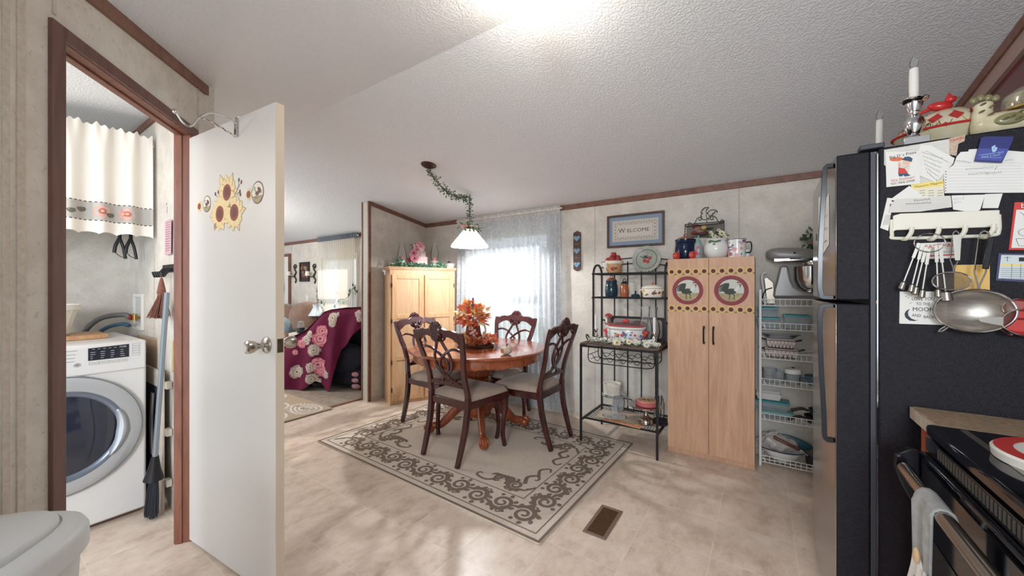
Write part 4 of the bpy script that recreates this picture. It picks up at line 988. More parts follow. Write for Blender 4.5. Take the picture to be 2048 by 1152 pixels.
for y in (.07, .30):
    mb.tube(bez([(.04, y, .80), (.035, y, .70), (.05, y, .665), (.09, y, .655)], 5) + [Vector((Wd - .09, y, .655))] + bez([(Wd - .05, y, .665), (Wd - .035, y, .70), (Wd - .04, y, .80)], 5), .004, 6, side=(0, 1, 0))
    for ph in (0, PI):
        mb.tube([(.06 + (Wd - .12) * i / 60, y, .70 + .026 * math.cos(4.5 * 2 * PI * i / 60 + ph)) for i in range(61)] if ph == 0 else [(.06 + (Wd - .12) * i / 60, y, .685 + .0 + .022 * abs(math.sin(4.5 * PI * i / 60))) for i in range(61)], .0026, 5, side=(0, 1, 0))
for x in (.04, Wd - .04): mb.tube([(x, .07, .72), (x, .30, .72)], .003, 5, side=(1, 0, 0))
mb.build('bottle_cradle', RK, t)
for x, s in ((-.004, -1), (Wd + .004, 1)): mb = MB(); mb.tube([(x + s * (.0 + .012 * math.sin(a)), .16 + .025 * math.cos(a), .85 + .025 * math.sin(a)) for a in [PI * 1.4 * i / 12 - .6 for i in range(13)]], .006, 6, side=(1, 0, 0)); mb.build('side_scroll', RK, t)
RT = .826
# ================= LAUNDRY DOOR LEAF =================
DP = mat('door_white', '#d6d2cc', .42)
EDGE = mat('door_edge', '#d6c7b4', .55)
hp = at(375.6, 1061.6, z=.01); fp = at(550.9, 201.2, z=2.04); bp_ = at(565.5, 203, z=2.04)
hp = Vector((hp.x, hp.y, 0)); hp = Vector((-2.405, .665, 0)); fp = Vector((fp.x, fp.y, 0)); LW_ = (fp - hp).length; la = math.atan2(fp.y - hp.y, fp.x - hp.x); lu = (fp - hp).normalized()
leaf_ = MB(); TK = .035
# local: x along the leaf from the hinge, seen face at y=0, thickness to +y
leaf_.box((0, 0, .012), (LW_, TK, 2.035), 0); leaf_.box((LW_, .0005, .0125), (LW_ + .002, TK - .0005, 2.0345), 1)
O = (0, 0, 0); u = (1, 0, 0); v = (0, 0, 1)
def door_px(px, py):   # point on the leaf face
    a = (px - 1024) / 750; b = (576 - py) / 750; c, s = math.cos(YAW), math.sin(YAW); r = Vector((a * c - s, a * s + c))
    det = lu.x * -r.y + r.x * lu.y; t_ = ((-hp.x) * (-r.y) - (-r.x) * (-hp.y)) / det
    q = hp + lu * t_; k = q.length / r.length; return (t_, EYE + b * k)
PETM = mat('door_petal', '#e3c684', .55, col2='#efdcae', nscale=60); PETO = mat('petal_edge', '#a5895a', .6); DC = mat('door_flower_centre', '#8c3f30', .6); DC2 = mat('door_flower_inner', '#6d3226', .6); TW = mat('twig_brown', '#9c7a5e', .6)
fl = MB()
def bigflower(mb, c, r, sq=1.0):
    rnd = random.Random(int(c[0] * 1e4))
    for lay, (n_, rr) in enumerate(((11, 1.0), (11, .86))):
        for k in range(n_):
            a = 2 * PI * (k + .5 * lay) / n_; L_ = r * rr * rnd.uniform(.92, 1.08)
            for wm, mi, hh in ((1.0, 1, .0004), (.8, 0, .0007)):
                pts = [(c[0] + math.cos(a) * q * L_, c[1] + math.sin(a) * q * L_) for q in (.3, .55, .8, .93, 1.0 if mi else .97)]
                mb.ribbon(pts, [r * .30 * wm, r * .42 * wm, r * .36 * wm, r * .2 * wm, r * .02], O, u, v, -(hh + .0002 * lay + .00002 * k) * -1, mi)
    mb.disc(c, r * .44, r * .46, O, u, v, .0018, 2, 24); mb.disc(c, r * .27, r * .29, O, u, v, .0021, 3, 20)
for (px, py) in ((454.5, 385), (440, 428), (469, 425)): bigflower(fl, door_px(px, py), .082)
for (px, py, a) in ((443, 362, 2.0), (463, 360, 1.2), (426, 430, 3.3), (484, 420, .1), (432, 448, 4.2), (476, 448, 5.1)):
    c = door_px(px, py); d_ = (math.cos(a), math.sin(a)); fl.ribbon([(c[0] - d_[0] * .03, c[1] - d_[1] * .03), c, (c[0] + d_[0] * .035, c[1] + d_[1] * .035)], [.025, .04, .002], O, u, v, .0003, 1); fl.ribbon([(c[0] - d_[0] * .03, c[1] - d_[1] * .03), c, (c[0] + d_[0] * .028, c[1] + d_[1] * .028)], [.018, .032, .002], O, u, v, .0006, 0)
for pts in (((472, 388), (477, 372), (478, 360)), ((474, 382), (480, 368), (483, 364)), ((474, 390), (479, 386), (481, 389)), ((474, 388), (478, 384), (480, 383)), ((436, 395), (433, 392), (431, 388)), ((438, 390), (437, 386), (437, 384))):
    q = [door_px(*p) for p in pts]; fl.ribbon(q, .0025, O, u, v, .0008, 4); fl.disc(q[-1], .006, .009, O, u, v, .0012, 3, 10)
for (px, py, R_) in ((414, 408, .040), (515.5, 385, .048)):
    c = door_px(px, py); fl.disc(c, R_ * .98, R_, O, u, v, .0006, 5, 30); fl.disc(c, R_ * .88, R_ * .9, O, u, v, .0009, 6, 30)
    pts = [(c[0] + .88 * R_ * math.cos(q), c[1] + .9 * R_ * math.sin(q)) for q in [PI * 1.1 + PI * .8 * i / 12 for i in range(13)]]
    fl.add([Vector((p[0], -.0012, p[1])) for p in pts], [tuple(range(13))], 7)
    rooster(fl, (c[0], c[1] + .002), R_ * .8, O, u, v, .0015, 5, 9, 10, -1)
for (px, py) in ((399, 413), (497.5, 389)):
    c = door_px(px, py); sunflower(fl, c, .03, O, u, v, 0, 2, .0006, 10)
LM = [PETM, PETO, DC, DC2, TW, mat('rooster_brown', '#6e4a45', .6), mat('decal_cream', '#e8e0cf', .6), GRD, RO, COMB, ROW_]
t = thing('door', 'white slab laundry door standing open with sunflower and rooster decals', 'door', (hp.x, hp.y, 0), la); t['kind'] = 'structure'; t.name = 'door_3'
o = leaf_.build('door_leaf', [DP, EDGE], t, bev=.0015, smooth=False)
fl.build('sunflower_decal', LM, t, smooth=False)
# knobs, rose plates, latch plate
kx, kz = door_px(541, 691); kx = LW_ - .062
def knob(y0, d):
    M = Matrix.Translation((kx, y0, kz)) @ Matrix.Rotation(PI / 2 * (1 if d < 0 else -1), 4, 'X')
    k_ = MB(); k_.lathe([(0, 0), (.034, 0), (.034, .004), (.028, .010), (.013, .014), (.011, .03), (.014, .036), (.024, .052), (.027, .066), (.0255, .076), (.018, .081), (.012, .079), (0, .077)], seg=36, M=M); return k_
knob(0, -1).build('door_knob', NICKEL, t); knob(TK, 1).build('door_knob', NICKEL, t)
k_ = MB(); k_.box((LW_ + .002, .006, kz - .028), (LW_ + .0035, TK - .006, kz + .028)); k_.box((LW_ + .0035, .011, kz - .010), (LW_ + .010, TK - .012, kz + .010)); k_.lathe([(0, 0), (.003, 0), (.003, .001), (0, .001)], (0, 0, 0), 8, M=Matrix.Translation((LW_ + .0035, TK / 2, kz + .02)) @ Matrix.Rotation(PI / 2, 4, 'Y')); k_.lathe([(0, 0), (.003, 0), (.003, .001), (0, .001)], (0, 0, 0), 8, M=Matrix.Translation((LW_ + .0035, TK / 2, kz - .02)) @ Matrix.Rotation(PI / 2, 4, 'Y')); k_.build('latch_plate', mat('aged_steel', '#7d7468', .35, .9), t, smooth=False)
for z in (.25, 1.05, 1.85):
    k_ = MB(); k_.tube([(-.004, TK + .004, z - .045), (-.004, TK + .004, z + .045)], .005, 8, side=(1, 0, 0)); k_.build('hinge', NICKEL, t)
# over the door coat hook
hx, _ = door_px(474, 250)
t = thing('over_door_hook', 'curved chrome hook hung over the top of the laundry door', 'hook', (hp + lu * hx + Vector((0, 0, 1.95))), la)
mb = MB(); mb.box((-.012, -.003, 0), (.012, -.0005, .0875)); mb.box((-.012, -.003, .0865), (.012, TK + .003, .0885)); mb.box((-.012, TK + .0005, .04), (.012, TK + .003, .0865)); mb.build('strap', CHROME, t, smooth=False)
mb = MB(); mb.tube(bez([(0, -.006, .062), (0, -.05, .075), (0, -.10, .068), (0, -.14, .030), (0, -.165, -.012), (0, -.19, -.010), (0, -.212, .02)], 6), .004, 8, side=(1, 0, 0)); mb.ell((0, -.215, .026), .010); mb.build('long_arm', CHROME, t)
mb = MB(); pts = bez([(0, -.006, .004), (0, -.04, .012), (0, -.09, .03), (0, -.135, .036)], 8); mb.tube([p + Vector((0, 0, .002 * math.sin(i * 1.3))) for i, p in enumerate(pts)], .004, 8, side=(1, 0, 0)); mb.cbox((0, -.005, .030), (.016, .006, .062)); mb.build('lower_arm', CHROME, t)

# ================= WASHER =================
WHT = mat('washer_white', '#dcdad7', .35); WG = mat('washer_ring_grey', '#b9bbbd', .3, .3); DKP = mat('display_black', '#2b2d36', .2); LINE = mat('print_grey', '#8d8d90', .5); DGL = mat('door_glass_dark', '#2a2f3c', .06, 0, spec=.8); MIDG = mat('ring_blue_grey', '#76808e', .22, .5)
t = thing('washing_machine', 'white front loading washing machine with grey ringed round door', 'washing machine', (-2.955, .28, 0), PI / 2)
# local: x across (world +Y), front at y=0 facing -y, body to +y (world -X)
wx0, wx1 = -.343, .343; H_ = .982
mb = MB(); mb.box((wx0, 0.0, .02), (wx1, .72, .955)); mb.build('body', WHT, t, bev=.012)
mb = MB(); mb.box((wx0, 0.0, .957), (wx1, .72, H_)); mb.build('top_panel', WHT, t, bev=.010)
mb = MB(); mb.box((wx0 + .004, -.012, .822), (wx1 - .004, 0.004, .974)); mb.build('control_panel', WHT, t, bev=.008)
mb = MB(); mb.box((wx0 + .06, .08, H_ - .002), (wx1 - .06, .66, H_ + .001)); mb.build('lid_inset', mat('washer_top_grey', '#c9c6c2', .4), t, smooth=False)
def wx(Y): return Y - .28
O = (0, -.0125, 0)
mb = MB(); mb.prism([(wx(.396), .897), (wx(.549), .897), (wx(.549), .968), (wx(.396), .962)], (0, -.0122, 0), (1, 0, 0), (0, 0, 1), .0012, 0)
rnd = random.Random(2)
for c_ in range(4):
    for r_ in range(4):
        x = wx(.404) + .037 * c_; z = .94 - .011 * r_; mb.ribbon([(x, z), (x + rnd.uniform(.008, .018), z)], .0022, O, (1, 0, 0), (0, 0, 1), .0012, 1)
mb.text('18:88', (wx(.524), -.0135, .9565), (1, 0, 0), (0, 0, 1), .013, .0012, 1)
for k in range(5): mb.ribbon([(wx(.41) + .02 * k, .956), (wx(.42) + .02 * k, .956)], .002, O, (1, 0, 0), (0, 0, 1), .0012, 1)
mb.build('display', [DKP, mat('display_text', '#b9bdc6', .5)], t, smooth=False)
mb = MB()
for k in range(4):
    x = wx(.40) + .037 * k; pts = [(x, .874), (x + .033, .874), (x + .033, .888), (x, .888), (x, .874)]
    for a, b in zip(pts[:-1], pts[1:]): mb.ribbon([a, b], .0012, O, (1, 0, 0), (0, 0, 1), .0004)
    mb.ribbon([(x + .005, .881), (x + .028, .881)], .002, O, (1, 0, 0), (0, 0, 1), .0004)
for k in range(5):
    z = .902 + .014 * k; x = wx(.562); pts = [(x, z), (x + .03, z), (x + .03, z + .010), (x, z + .010), (x, z)]
    for a, b in zip(pts[:-1], pts[1:]): mb.ribbon([a, b], .0012, O, (1, 0, 0), (0, 0, 1), .0004)
for k in range(4): mb.ribbon([(wx(.320), .955 - .018 * k), (wx(.320) + rnd.uniform(.025, .04), .955 - .018 * k)], .0025, O, (1, 0, 0), (0, 0, 1), .0004)
mb.build('button_outlines', LINE, t, smooth=False)
mb = MB(); MX = Matrix.Translation((wx(.356), -.012, .882)) @ Matrix.Rotation(PI / 2, 4, 'X'); mb.lathe([(0, 0), (.013, 0), (.013, .003), (.011, .005), (0, .005)], seg=28, M=MX, sy=.8); mb.text('>II', (wx(.356), -.0172, .882), (1, 0, 0), (0, 0, 1), .011, .0004, 1); mb.build('start_button', [WG, DKP], t)
mb = MB(); mb.box((wx(.284), -.0135, .818), (wx(.318), -.011, .932)); mb.build('brown_sticker', mat('dark_brown_label', '#4d3436', .4), t, smooth=False)
# round door: outer ring, inner bezel, glass bowl, pull
dc = (wx(.300), .525)
R = Matrix.Translation((dc[0], 0, dc[1])) @ Matrix.Rotation(PI / 2, 4, 'X')
mb = MB(); mb.lathe([(.300, -.004), (.306, .002), (.300, .022), (.285, .030), (.262, .034), (.225, .034), (.215, .028), (.205, .015), (.20, -.004)], seg=96, M=R, cap=False); mb.build('door_ring', WG, t)
mb = MB(); mb.lathe([(.296, .0225), (.303, .0235), (.300, .018)], seg=96, M=R); mb.build('ring_edge', MIDG, t)
mb = MB(); mb.lathe([(.232, .0335), (.228, .0375), (.214, .036), (.198, .022), (.196, .014)], seg=96, M=R, cap=False); mb.build('inner_bezel', MIDG, t)
mb = MB(); mb.lathe([(.205, .024), (.17, .034), (.12, .044), (.06, .050), (0, .052)], seg=72, M=R); mb.build('door_glass', DGL, t)
mb = MB(); P = [(.222 * math.cos(a), .222 * math.sin(a)) for a in [math.radians(-38 + 62 * i / 14) for i in range(15)]]
mb.sweep([(dc[0] + p[0], -.040, dc[1] + p[1]) for p in P], [(-.018, -.004), (.018, -.004), (.015, .006), (-.015, .006)], (0, 1, 0), 0, False, [(.25 if i in (0, 14) else 1, 1) for i in range(15)])
mb2 = MB(); V = []
for i, a in enumerate([math.radians(-40 + 66 * i / 20) for i in range(21)]):
    w = .024 * (1 - abs(i - 10) / 10) ** .4 + .003
    for r, y in ((.222 - w, -.036), (.222, -.046), (.222 + w, -.036)): V.append((dc[0] + r * math.cos(a), y, dc[1] + r * math.sin(a)))
mb2.add(V, [(3 * i + k, 3 * i + 3 + k, 3 * i + 4 + k, 3 * i + 1 + k) for i in range(20) for k in range(2)]); mb2.build('door_pull', mat('pull_silver', '#c6ccd2', .2, .5), t, solid=.003)
mb = MB(); mb.box((wx0 + .02, .03, .0), (wx1 - .02, .70, .022)); mb.build('base', mat('washer_base_dark', '#5a4138', .7), t, smooth=False)
# board and basket on the washer
WT = .984
mb = MB(); mb.box((-3.52, -.15, WT), (-3.22, .515, WT + .024)); one(mb, 'wooden_board', woodmat('plain_board', '#a97c55', '#c29a70', 3, (3, 12, 3), .5), 'plain wooden board lying across the top of the washing machine', 'board', bev=.003)
mb = MB(); mb.prism([(-3.36 + .11 * math.cos(a), .24 + .11 * math.sin(a)) for a in [2 * PI * k / 24 for k in range(24)]], (0, 0, WT + .0245), (1, 0, 0), (0, 1, 0), .006); one(mb, 'dark_tray', mat('tray_black', '#2e2a2a', .4), 'thin dark round tray under the white basket', 'tray')
SL = mat('white_slat', '#e2ddd2', .6)
t = thing('slatted_basket', 'white painted slatted bushel basket on top of the washer board', 'basket', (-3.36, .27, WT + .031))
mb = MB()
for k in range(18):
    a = 2 * PI * k / 18; d = Vector((math.cos(a), math.sin(a), 0)); s = Vector((-d.y, d.x, 0)); vs = []
    for r, z in ((.105, 0), (.145, .165)):
        w = .0165 * (1 if z == 0 else 1.35)
        for q in ((-w, -.002), (w, -.002), (w, .002), (-w, .002)): vs.append(d * (r + q[1]) + s * q[0] + Vector((0, 0, z)))
    mb.add(vs, [(0, 3, 2, 1), (4, 5, 6, 7), (0, 1, 5, 4), (1, 2, 6, 5), (2, 3, 7, 6), (3, 0, 4, 7)])
mb.build('slats', SL, t, smooth=False)
for r, z in ((.150, .140),): mb = MB(); mb.lathe([(r, z), (r + .004, z), (r + .006, z + .03), (r + .002, z + .03), (r, z)], seg=36); mb.build('rim_band', SL, t)
mb = MB(); mb.lathe([(0, .0), (.105, .0), (.105, .006), (0, .006)], seg=36); mb.build('bottom', SL, t)
# wire shelf (behind the valance) with bracket and clips
SHW = mat('white_wire', '#e4e2de', .4)
t = thing('wire_shelf', 'white wire shelf above the washer hidden behind the valance', 'shelf', (0, 0, 0))
mb = MB()
for i in range(9): x = -3.79 + .055 * i; mb.tube([(x, -.9, 1.72), (x, .70, 1.72)], .003, 5, side=(1, 0, 0))
for i in range(40): y = -.9 + .041 * i; mb.tube([(-3.79, y, 1.724), (-3.35, y, 1.724)], .002, 4, side=(0, 1, 0))
mb.build('shelf_grid', SHW, t)
mb = MB(); a = at(132, 512, X=-3.6); mb.rod([(-3.79, .30, 1.42), (-3.37, .30, 1.715)], .012, .016, (0, 1, 0)); mb.build('brace', mat('brace_tan', '#a3988c', .5), t, smooth=False)
for yy, lab in ((.585, 'left of two black plastic clip hangers under the laundry valance'), (.635, 'right of two black plastic clip hangers under the laundry valance')):
    t = thing('clip_hanger', lab, 'hanger', (-3.36, yy, 1.715), 0, 'clip hangers under the shelf')
    mb = MB(); mb.tube([(0, 0, 0), (0, 0, -.15)], .009, 8, side=(1, 0, 0)); mb.tube(bez([(0, 0, -.12), (0, -.018, -.17), (0, -.024, -.215)], 5), .009, 8, side=(1, 0, 0)); mb.tube(bez([(0, 0, -.12), (0, .016, -.18), (0, .026, -.25)], 5), .008, 8, side=(1, 0, 0)); mb.build('forked_body', BLACKM, t)
    mb = MB(); mb.tube(bez([(0.004, -.022, -.21), (.004, .0, -.235), (.004, .025, -.245)], 5), .002, 5, side=(1, 0, 0)); mb.build('wire', BLACKM, t)
# valance
FAB = mat('linen_white', '#ece6dc', .85, bump=.2, bscale=600); BAND = mat('grey_band', '#b5b0aa', .8); ROSE = mat('embroidered_rose', '#d09a8c', .8, col2='#dfb3a6', nscale=60); OLV = mat('embroidered_leaf', '#6d6c5c', .8); STIT = mat('dark_stitch', '#3f3533', .8)
vx = -3.14; y0_, y1_ = -.45, .69; vz0, vz1 = 1.585, 2.175
t = thing('valance_curtain', 'white ruffled laundry valance with embroidered rose band and scalloped hem', 'curtain', (vx, 0, 0))
def vf(u_, z, off=0):
    y = y0_ + (y1_ - y0_) * u_; w = .022 * math.sin(u_ * 9 * 2 * PI + .7 * math.sin(u_ * 7)) * (.45 + .55 * (vz1 - z) / (vz1 - vz0)) + .005 * math.sin(u_ * 130) * max(0, (z - vz1 + .12) / .12)
    return Vector((w + off, y, z))
mb = MB()
def hem(u_): return vz0 + .014 * abs(math.sin(u_ * 15 * PI)) ** .6
nu = 240; zl = [0, .03, .075, .08, .11, .15, .18, .185, .25, .35, .45, .52, .56, .575, .59, .60, .612, .625]
for i in range(nu + 1):
    for j, z in enumerate(zl):
        zz = hem(i / nu) if j == 0 else vz0 + z
        if j == len(zl) - 1: zz += .008 * math.sin(i * .9) + .006 * math.sin(i * .37)
        mb.v.append(vf(i / nu, zz))
nz = len(zl)
for i in range(nu):
    for j in range(nz - 1):
        mb.f.append([i * nz + j, (i + 1) * nz + j, (i + 1) * nz + j + 1, i * nz + j + 1]); mb.m.append(1 if 3 <= j <= 5 else 0)
for zz in (.078, .182):
    for k in range(60):
        ua = (k + .15) / 60; ub = (k + .75) / 60; w = .0022
        a = vf(ua, vz0 + zz, .0012); b = vf((ua + ub) / 2, vz0 + zz, .0014); c = vf(ub, vz0 + zz, .0012); up = Vector((0, 0, w))
        mb.add([a - up, b - up, c - up, c + up, b + up, a + up], [(0, 1, 4, 5), (1, 2, 3, 4)], 2)
def emb(u0, z0, ru_, rz, mi, n_=18, wob=None, off=.002):
    P = []
    for k in range(n_):
        a = 2 * PI * k / n_; w = wob(k) if wob else 1; P.append(vf(u0 + ru_ * w * math.cos(a) / (y1_ - y0_), vz0 + z0 + rz * w * math.sin(a), off))
    P.append(vf(u0, vz0 + z0, off)); mb.add(P, [(k, (k + 1) % n_, n_) for k in range(n_)], mi)
def uY(Y): return (Y - y0_) / (y1_ - y0_)
for Y in (.475, .575, -.05, .14):
    emb(uY(Y), .13, .030, .030, 3, 18, lambda k: 1 + .12 * (k % 3)); emb(uY(Y), .132, .015, .015, 5, 14, lambda k: 1 + .15 * (k % 2), .003); emb(uY(Y) , .133, .009, .007, 3, 10, None, .004)
for Y, z in ((.40, .135), (.36, .12), (.51, .115), (.20, .12), (.05, .14)): emb(uY(Y), z, .017, .012, 4, 7, lambda k: 1 + .3 * (k % 2))
mb.build('valance_panel', [FAB, BAND, STIT, ROSE, OLV, mat('rose_dark', '#b9695a', .8)], t, ang=70)
mb = MB(); mb.tube([(-.034, y0_, vz1 - .01), (-.034, y1_ + .015, vz1 - .01)], .008, 8, side=(1, 0, 0)); mb.build('curtain_rod', WHITE, t)
# washer outlet box with hoses
t = thing('washer_outlet_box', 'recessed white washer outlet box on the laundry side wall', 'outlet box', (-3.53, .709, 1.10))
mb = MB()
for a, b in (((-.11, -.012, -.10), (-.09, 0, .14)), ((.09, -.012, -.10), (.11, 0, .14)), ((-.09, -.012, .12), (.09, 0, .14)), ((-.09, -.012, -.10), (.09, 0, -.08))): mb.box(a, b)
mb.box((-.09, -.002, -.08), (.09, -.0005, .12), 1); mb.build('frame', [WHITE, mat('box_inside', '#c9c9c7', .6)], t, smooth=False)
for x in (-.04, .03):
    mb = MB(); mb.tube([(x, -.001, -.02), (x, -.03, -.02)], .009, 10, side=(1, 0, 0)); mb.tube([(x, -.028, .005), (x, -.028, -.04)], .012, 10, side=(1, 0, 0)); mb.build('valve', mat('brass', '#a98a4e', .3, .9), t)
t = thing('drain_hose', 'grey washer hose curving from the outlet box down behind the washer', 'hose', (-3.53, .67, 1.06))
mb = MB(); mb.tube(bez([(-.03, 0, .02), (-.05, -.03, .04), (-.12, -.12, .02), (-.19, -.18, -.06), (-.20, -.20, -.18)], 7), .016, 10); mb.build('hose', mat('hose_grey', '#6c6a6c', .5), t)
mb = MB(); mb.tube([(-.03, 0, .02), (-.022, .008, .024)], .019, 10); mb.build('red_collar', mat('red_collar', '#8f2f2a', .5), t)
t = thing('water_hose', 'blue washer hose with brass end below the grey hose', 'hose', (-3.53, .655, 1.04))
mb = MB(); mb.tube(bez([(.03, 0, -.01), (-.02, -.03, .0), (-.11, -.09, -.03), (-.17, -.13, -.10), (-.175, -.14, -.2)], 7), .012, 10); mb.build('hose', mat('hose_blue', '#31506a', .5), t)
# hanging card
q = at(337, 440, Y=.705); t = thing('hanging_calendar', 'pink printed card hanging from a small hook on the laundry side wall', 'card', (at(339, 475, Y=.705).x, .70, 1.475))
mb = MB(); mb.prism([(-.055, 0), (.05, .0), (.055, .20), (-.05, .20)], (0, 0, 0), (1, 0, 0), (0, 0, 1), .002, 0); rnd = random.Random(1)
for k in range(13):
    z = .185 - .0135 * k; x = -.04
    while x < .035: L_ = rnd.uniform(.006, .02); mb.ribbon([(x, z), (min(x + L_, .045), z + .001)], .003, (0, -.002, 0), (1, 0, 0), (0, 0, 1), .0006, 1); x += L_ + .005
mb.build('card', [mat('pink_card', '#c9a3ad', .7), mat('card_ink', '#7d5a68', .7)], t, smooth=False)
mb = MB(); mb.tube(bez([(0, -.002, .20), (0, -.006, .235), (.012, -.008, .26), (.02, -.008, .285), (.008, -.008, .30), (-.006, -.006, .285)], 5), .0016, 5); mb.build('hook', CHROME, t)
# broom rack with whisk
t = thing('tool_rack', 'black plastic multi hook tool rack on the laundry side wall', 'rack', (at(338, 537, Y=.705).x, .709, at(338, 537, Y=.705).z))
mb = MB(); mb.box((-.085, -.014, -.022), (.11, -.0, .022)); mb.build('rail', BLACKM, t, bev=.004)
for k in range(5): x = -.07 + .04 * k; mb = MB(); mb.tube(bez([(x, -.014, .0), (x, -.035, -.03), (x - .003, -.05, -.05), (x - .006, -.06, -.02)], 5), .0045, 6, side=(1, 0, 0)); mb.build('hook', BLACKM, t)
t = thing('hand_whisk', 'small brown straw whisk broom hanging from the black tool rack', 'brush', tuple(at(323, 560, Y=.655))); STR = mat('brown_straw', '#6a4034', .9, col2='#8f6354', nscale=50, nstretch=(8, 8, 1))
mb = MB(); rnd = random.Random(9)
for k in range(150):
    a = rnd.uniform(0, 2 * PI); r = rnd.uniform(0, 1) ** .5; mb.tube([(.012 * r * math.cos(a), .010 * r * math.sin(a), -.03), (.022 * r * math.cos(a), .018 * r * math.sin(a), -.10), (-.01 + .065 * r * math.cos(a), -.01 + .05 * r * math.sin(a), -.205 + rnd.uniform(-.012, .01))], .0018, 4)
mb.build('bristles', STR, t)
mb = MB(); mb.lathe([(0, .015), (.006, .01), (.014, -.03), (.02, -.07), (.016, -.09), (0, -.09)], seg=14); mb.tube([(0, 0, .01), (-.004, -.004, .04), (0.004, -.004, .045), (0, 0, .01)], .0015, 5); mb.build('bound_handle', STR, t)
# long broom
t = thing('push_broom', 'broom with long grey metal handle leaning in the corner beside the washer', 'broom', (0, 0, 0))
b0 = Vector((-2.83, .615, .02)); b1 = at(334, 585, Y=.655)
dv = (b1 - b0).normalized(); mb = MB(); mb.tube([b0 + dv * .28, b1], .0125, 14); mb.build('broom_handle', mat('grey_pole', '#8b949b', .3, .5), t)
mb = MB(); mb.tube([b0 + dv * .20, b0 + dv * .25, b0 + dv * .33], [.045, .03, .016], 12); mb.build('socket', BLACKM, t)
mb = MB()
for k in range(260):
    a = rnd.uniform(0, 2 * PI); r = rnd.uniform(0, 1) ** .5; x, y = r * math.cos(a), r * math.sin(a) * .55
    mb.tube([b0 + dv * .22 + Vector((x * .035, y * .03, 0)), b0 + dv * .1 + Vector((x * .05, y * .045, 0)), b0 + Vector((x * .058, y * .05, rnd.uniform(-.01, .012)))], .0016, 3)
mb.build('bristles', mat('charcoal_bristle', '#31353c', .8), t)
# folding drying rack / boards leaning beside washer
WB = mat('worn_white_wood', '#cfc6b9', .6, col2='#bfb3a4', nscale=25)
t = thing('leaning_panel', 'tall off white board leaning against the laundry side wall', 'board', (0, 0, 0))
mb = MB(); mb.box((-2.93, .668, .0), (-2.862, .680, .80)); mb.box((-3.25, .668, .70), (-2.93, .680, .80)); mb.box((-3.25, .668, .0), (-3.21, .680, .70)); mb.box((-3.21, .670, .03), (-2.93, .678, .12)); mb.build('board_frame', WB, t, bev=.002, smooth=False)
for z in (.16, .45, .72): mb = MB(); mb.box((-2.885, .6805, z - .02), (-2.83, .705, z + .018)); mb.build('spacer_block', WB, t, smooth=False)
mb = MB(); mb.box((-3.21, .673, .12), (-2.93, .677, .70)); mb.build('dark_backing', mat('dark_slate', '#3e3e48', .8), t, smooth=False)  # dark slate sheet filling the board frame
mb = MB()
for x in (-3.02, -2.99): mb.tube(bez([(x, .660, .66), (x - .01, .656, .5), (x + .005, .656, .3)], 6), .006, 6)
mb.build('coiled_cord', mat('cord_grey', '#6f6b6c', .6), t)
mb = MB(); mb.box((-3.45, .684, .0), (-3.02, .696, .97)); mb.box((-3.02, .683, .0), (-2.995, .703, .98), 1)
one(mb, 'plywood_sheet', [mat('plywood', '#a28c78', .7, col2='#b39d88', nscale=9), WB], 'brown plywood sheet standing upright between washer and wall', 'board', bev=.001, smooth=False)
mb = MB(); p = at(347, 710, Y=.705); out = [(-.016, -.10), (.012, -.09), (.018, .0), (.010, .06), (.0, .085), (-.012, .05), (-.018, .0)]
mb.prism(out, (p.x - .01, .706, p.z), (1, 0, 0), (0, 0, 1), .002, 0); one(mb, 'yellow_sticker', mat('torn_yellow', '#d9c27a', .7, col2='#cbb694', nscale=20), 'torn yellow sticker on the laundry side wall beside the broom', 'sticker', smooth=False)
# ================= TRASH CAN =================
CAN = mat('pale_plastic', '#c9cbca', .45); 
cc = Vector((-1.40, .0, 0)); ux, uy = Vector((.77, -.64, 0)), Vector((.64, .77, 0)); ang = math.atan2(ux.y, ux.x)
t = thing('trash_can', 'pale grey oval swing lid kitchen trash can at the lower left', 'trash can', (-1.30, -.015, 0), ang)
def sup(a, rx, ry, n_=2.8): c_, s_ = math.cos(a), math.sin(a); k = (abs(c_) ** n_ + abs(s_) ** n_) ** (-1 / n_); return (rx * c_ * k, ry * s_ * k)
def ringmesh(mb, spec, mi=0, seg=56):
    V = []
    for (rx, ry, z) in spec:
        for k in range(seg): x, y = sup(2 * PI * k / seg, rx, ry); V.append((x, y, z))
    F = [(i * seg + k, i * seg + (k + 1) % seg, (i + 1) * seg + (k + 1) % seg, (i + 1) * seg + k) for i in range(len(spec) - 1) for k in range(seg)]
    mb.add(V, F + [tuple(range(seg)), tuple((len(spec) - 1) * seg + k for k in range(seg))], mi)
mb = MB(); ringmesh(mb, [(.14, .12, 0), (.145, .125, .01), (.18, .155, .70), (.18, .155, .71)]); mb.build('bin', CAN, t)
mb = MB(); ringmesh(mb, [(0.182, 0.159, 0.690), (0.191, 0.167, 0.692), (0.191, 0.167, 0.730), (0.184, 0.161, 0.745), (0.172, 0.149, 0.752), (0.153, 0.130, 0.758), (0.152, 0.128, 0.754)]); mb.build('rim', CAN, t)
mb = MB(); ringmesh(mb, [(0.149, 0.126, 0.742), (0.149, 0.126, 0.762), (0.144, 0.121, 0.770), (0.112, 0.093, 0.780), (0.056, 0.047, 0.786), (0.009, 0.009, 0.787)]); l_ = mb.build('swing_lid', CAN, t)
mb = MB(); mb.ell((-.02, -.06, .776), (.055, .022, .005), seg=24); mb.build('finger_grip', mat('grip_shade', '#b4b5b5', .5), l_)
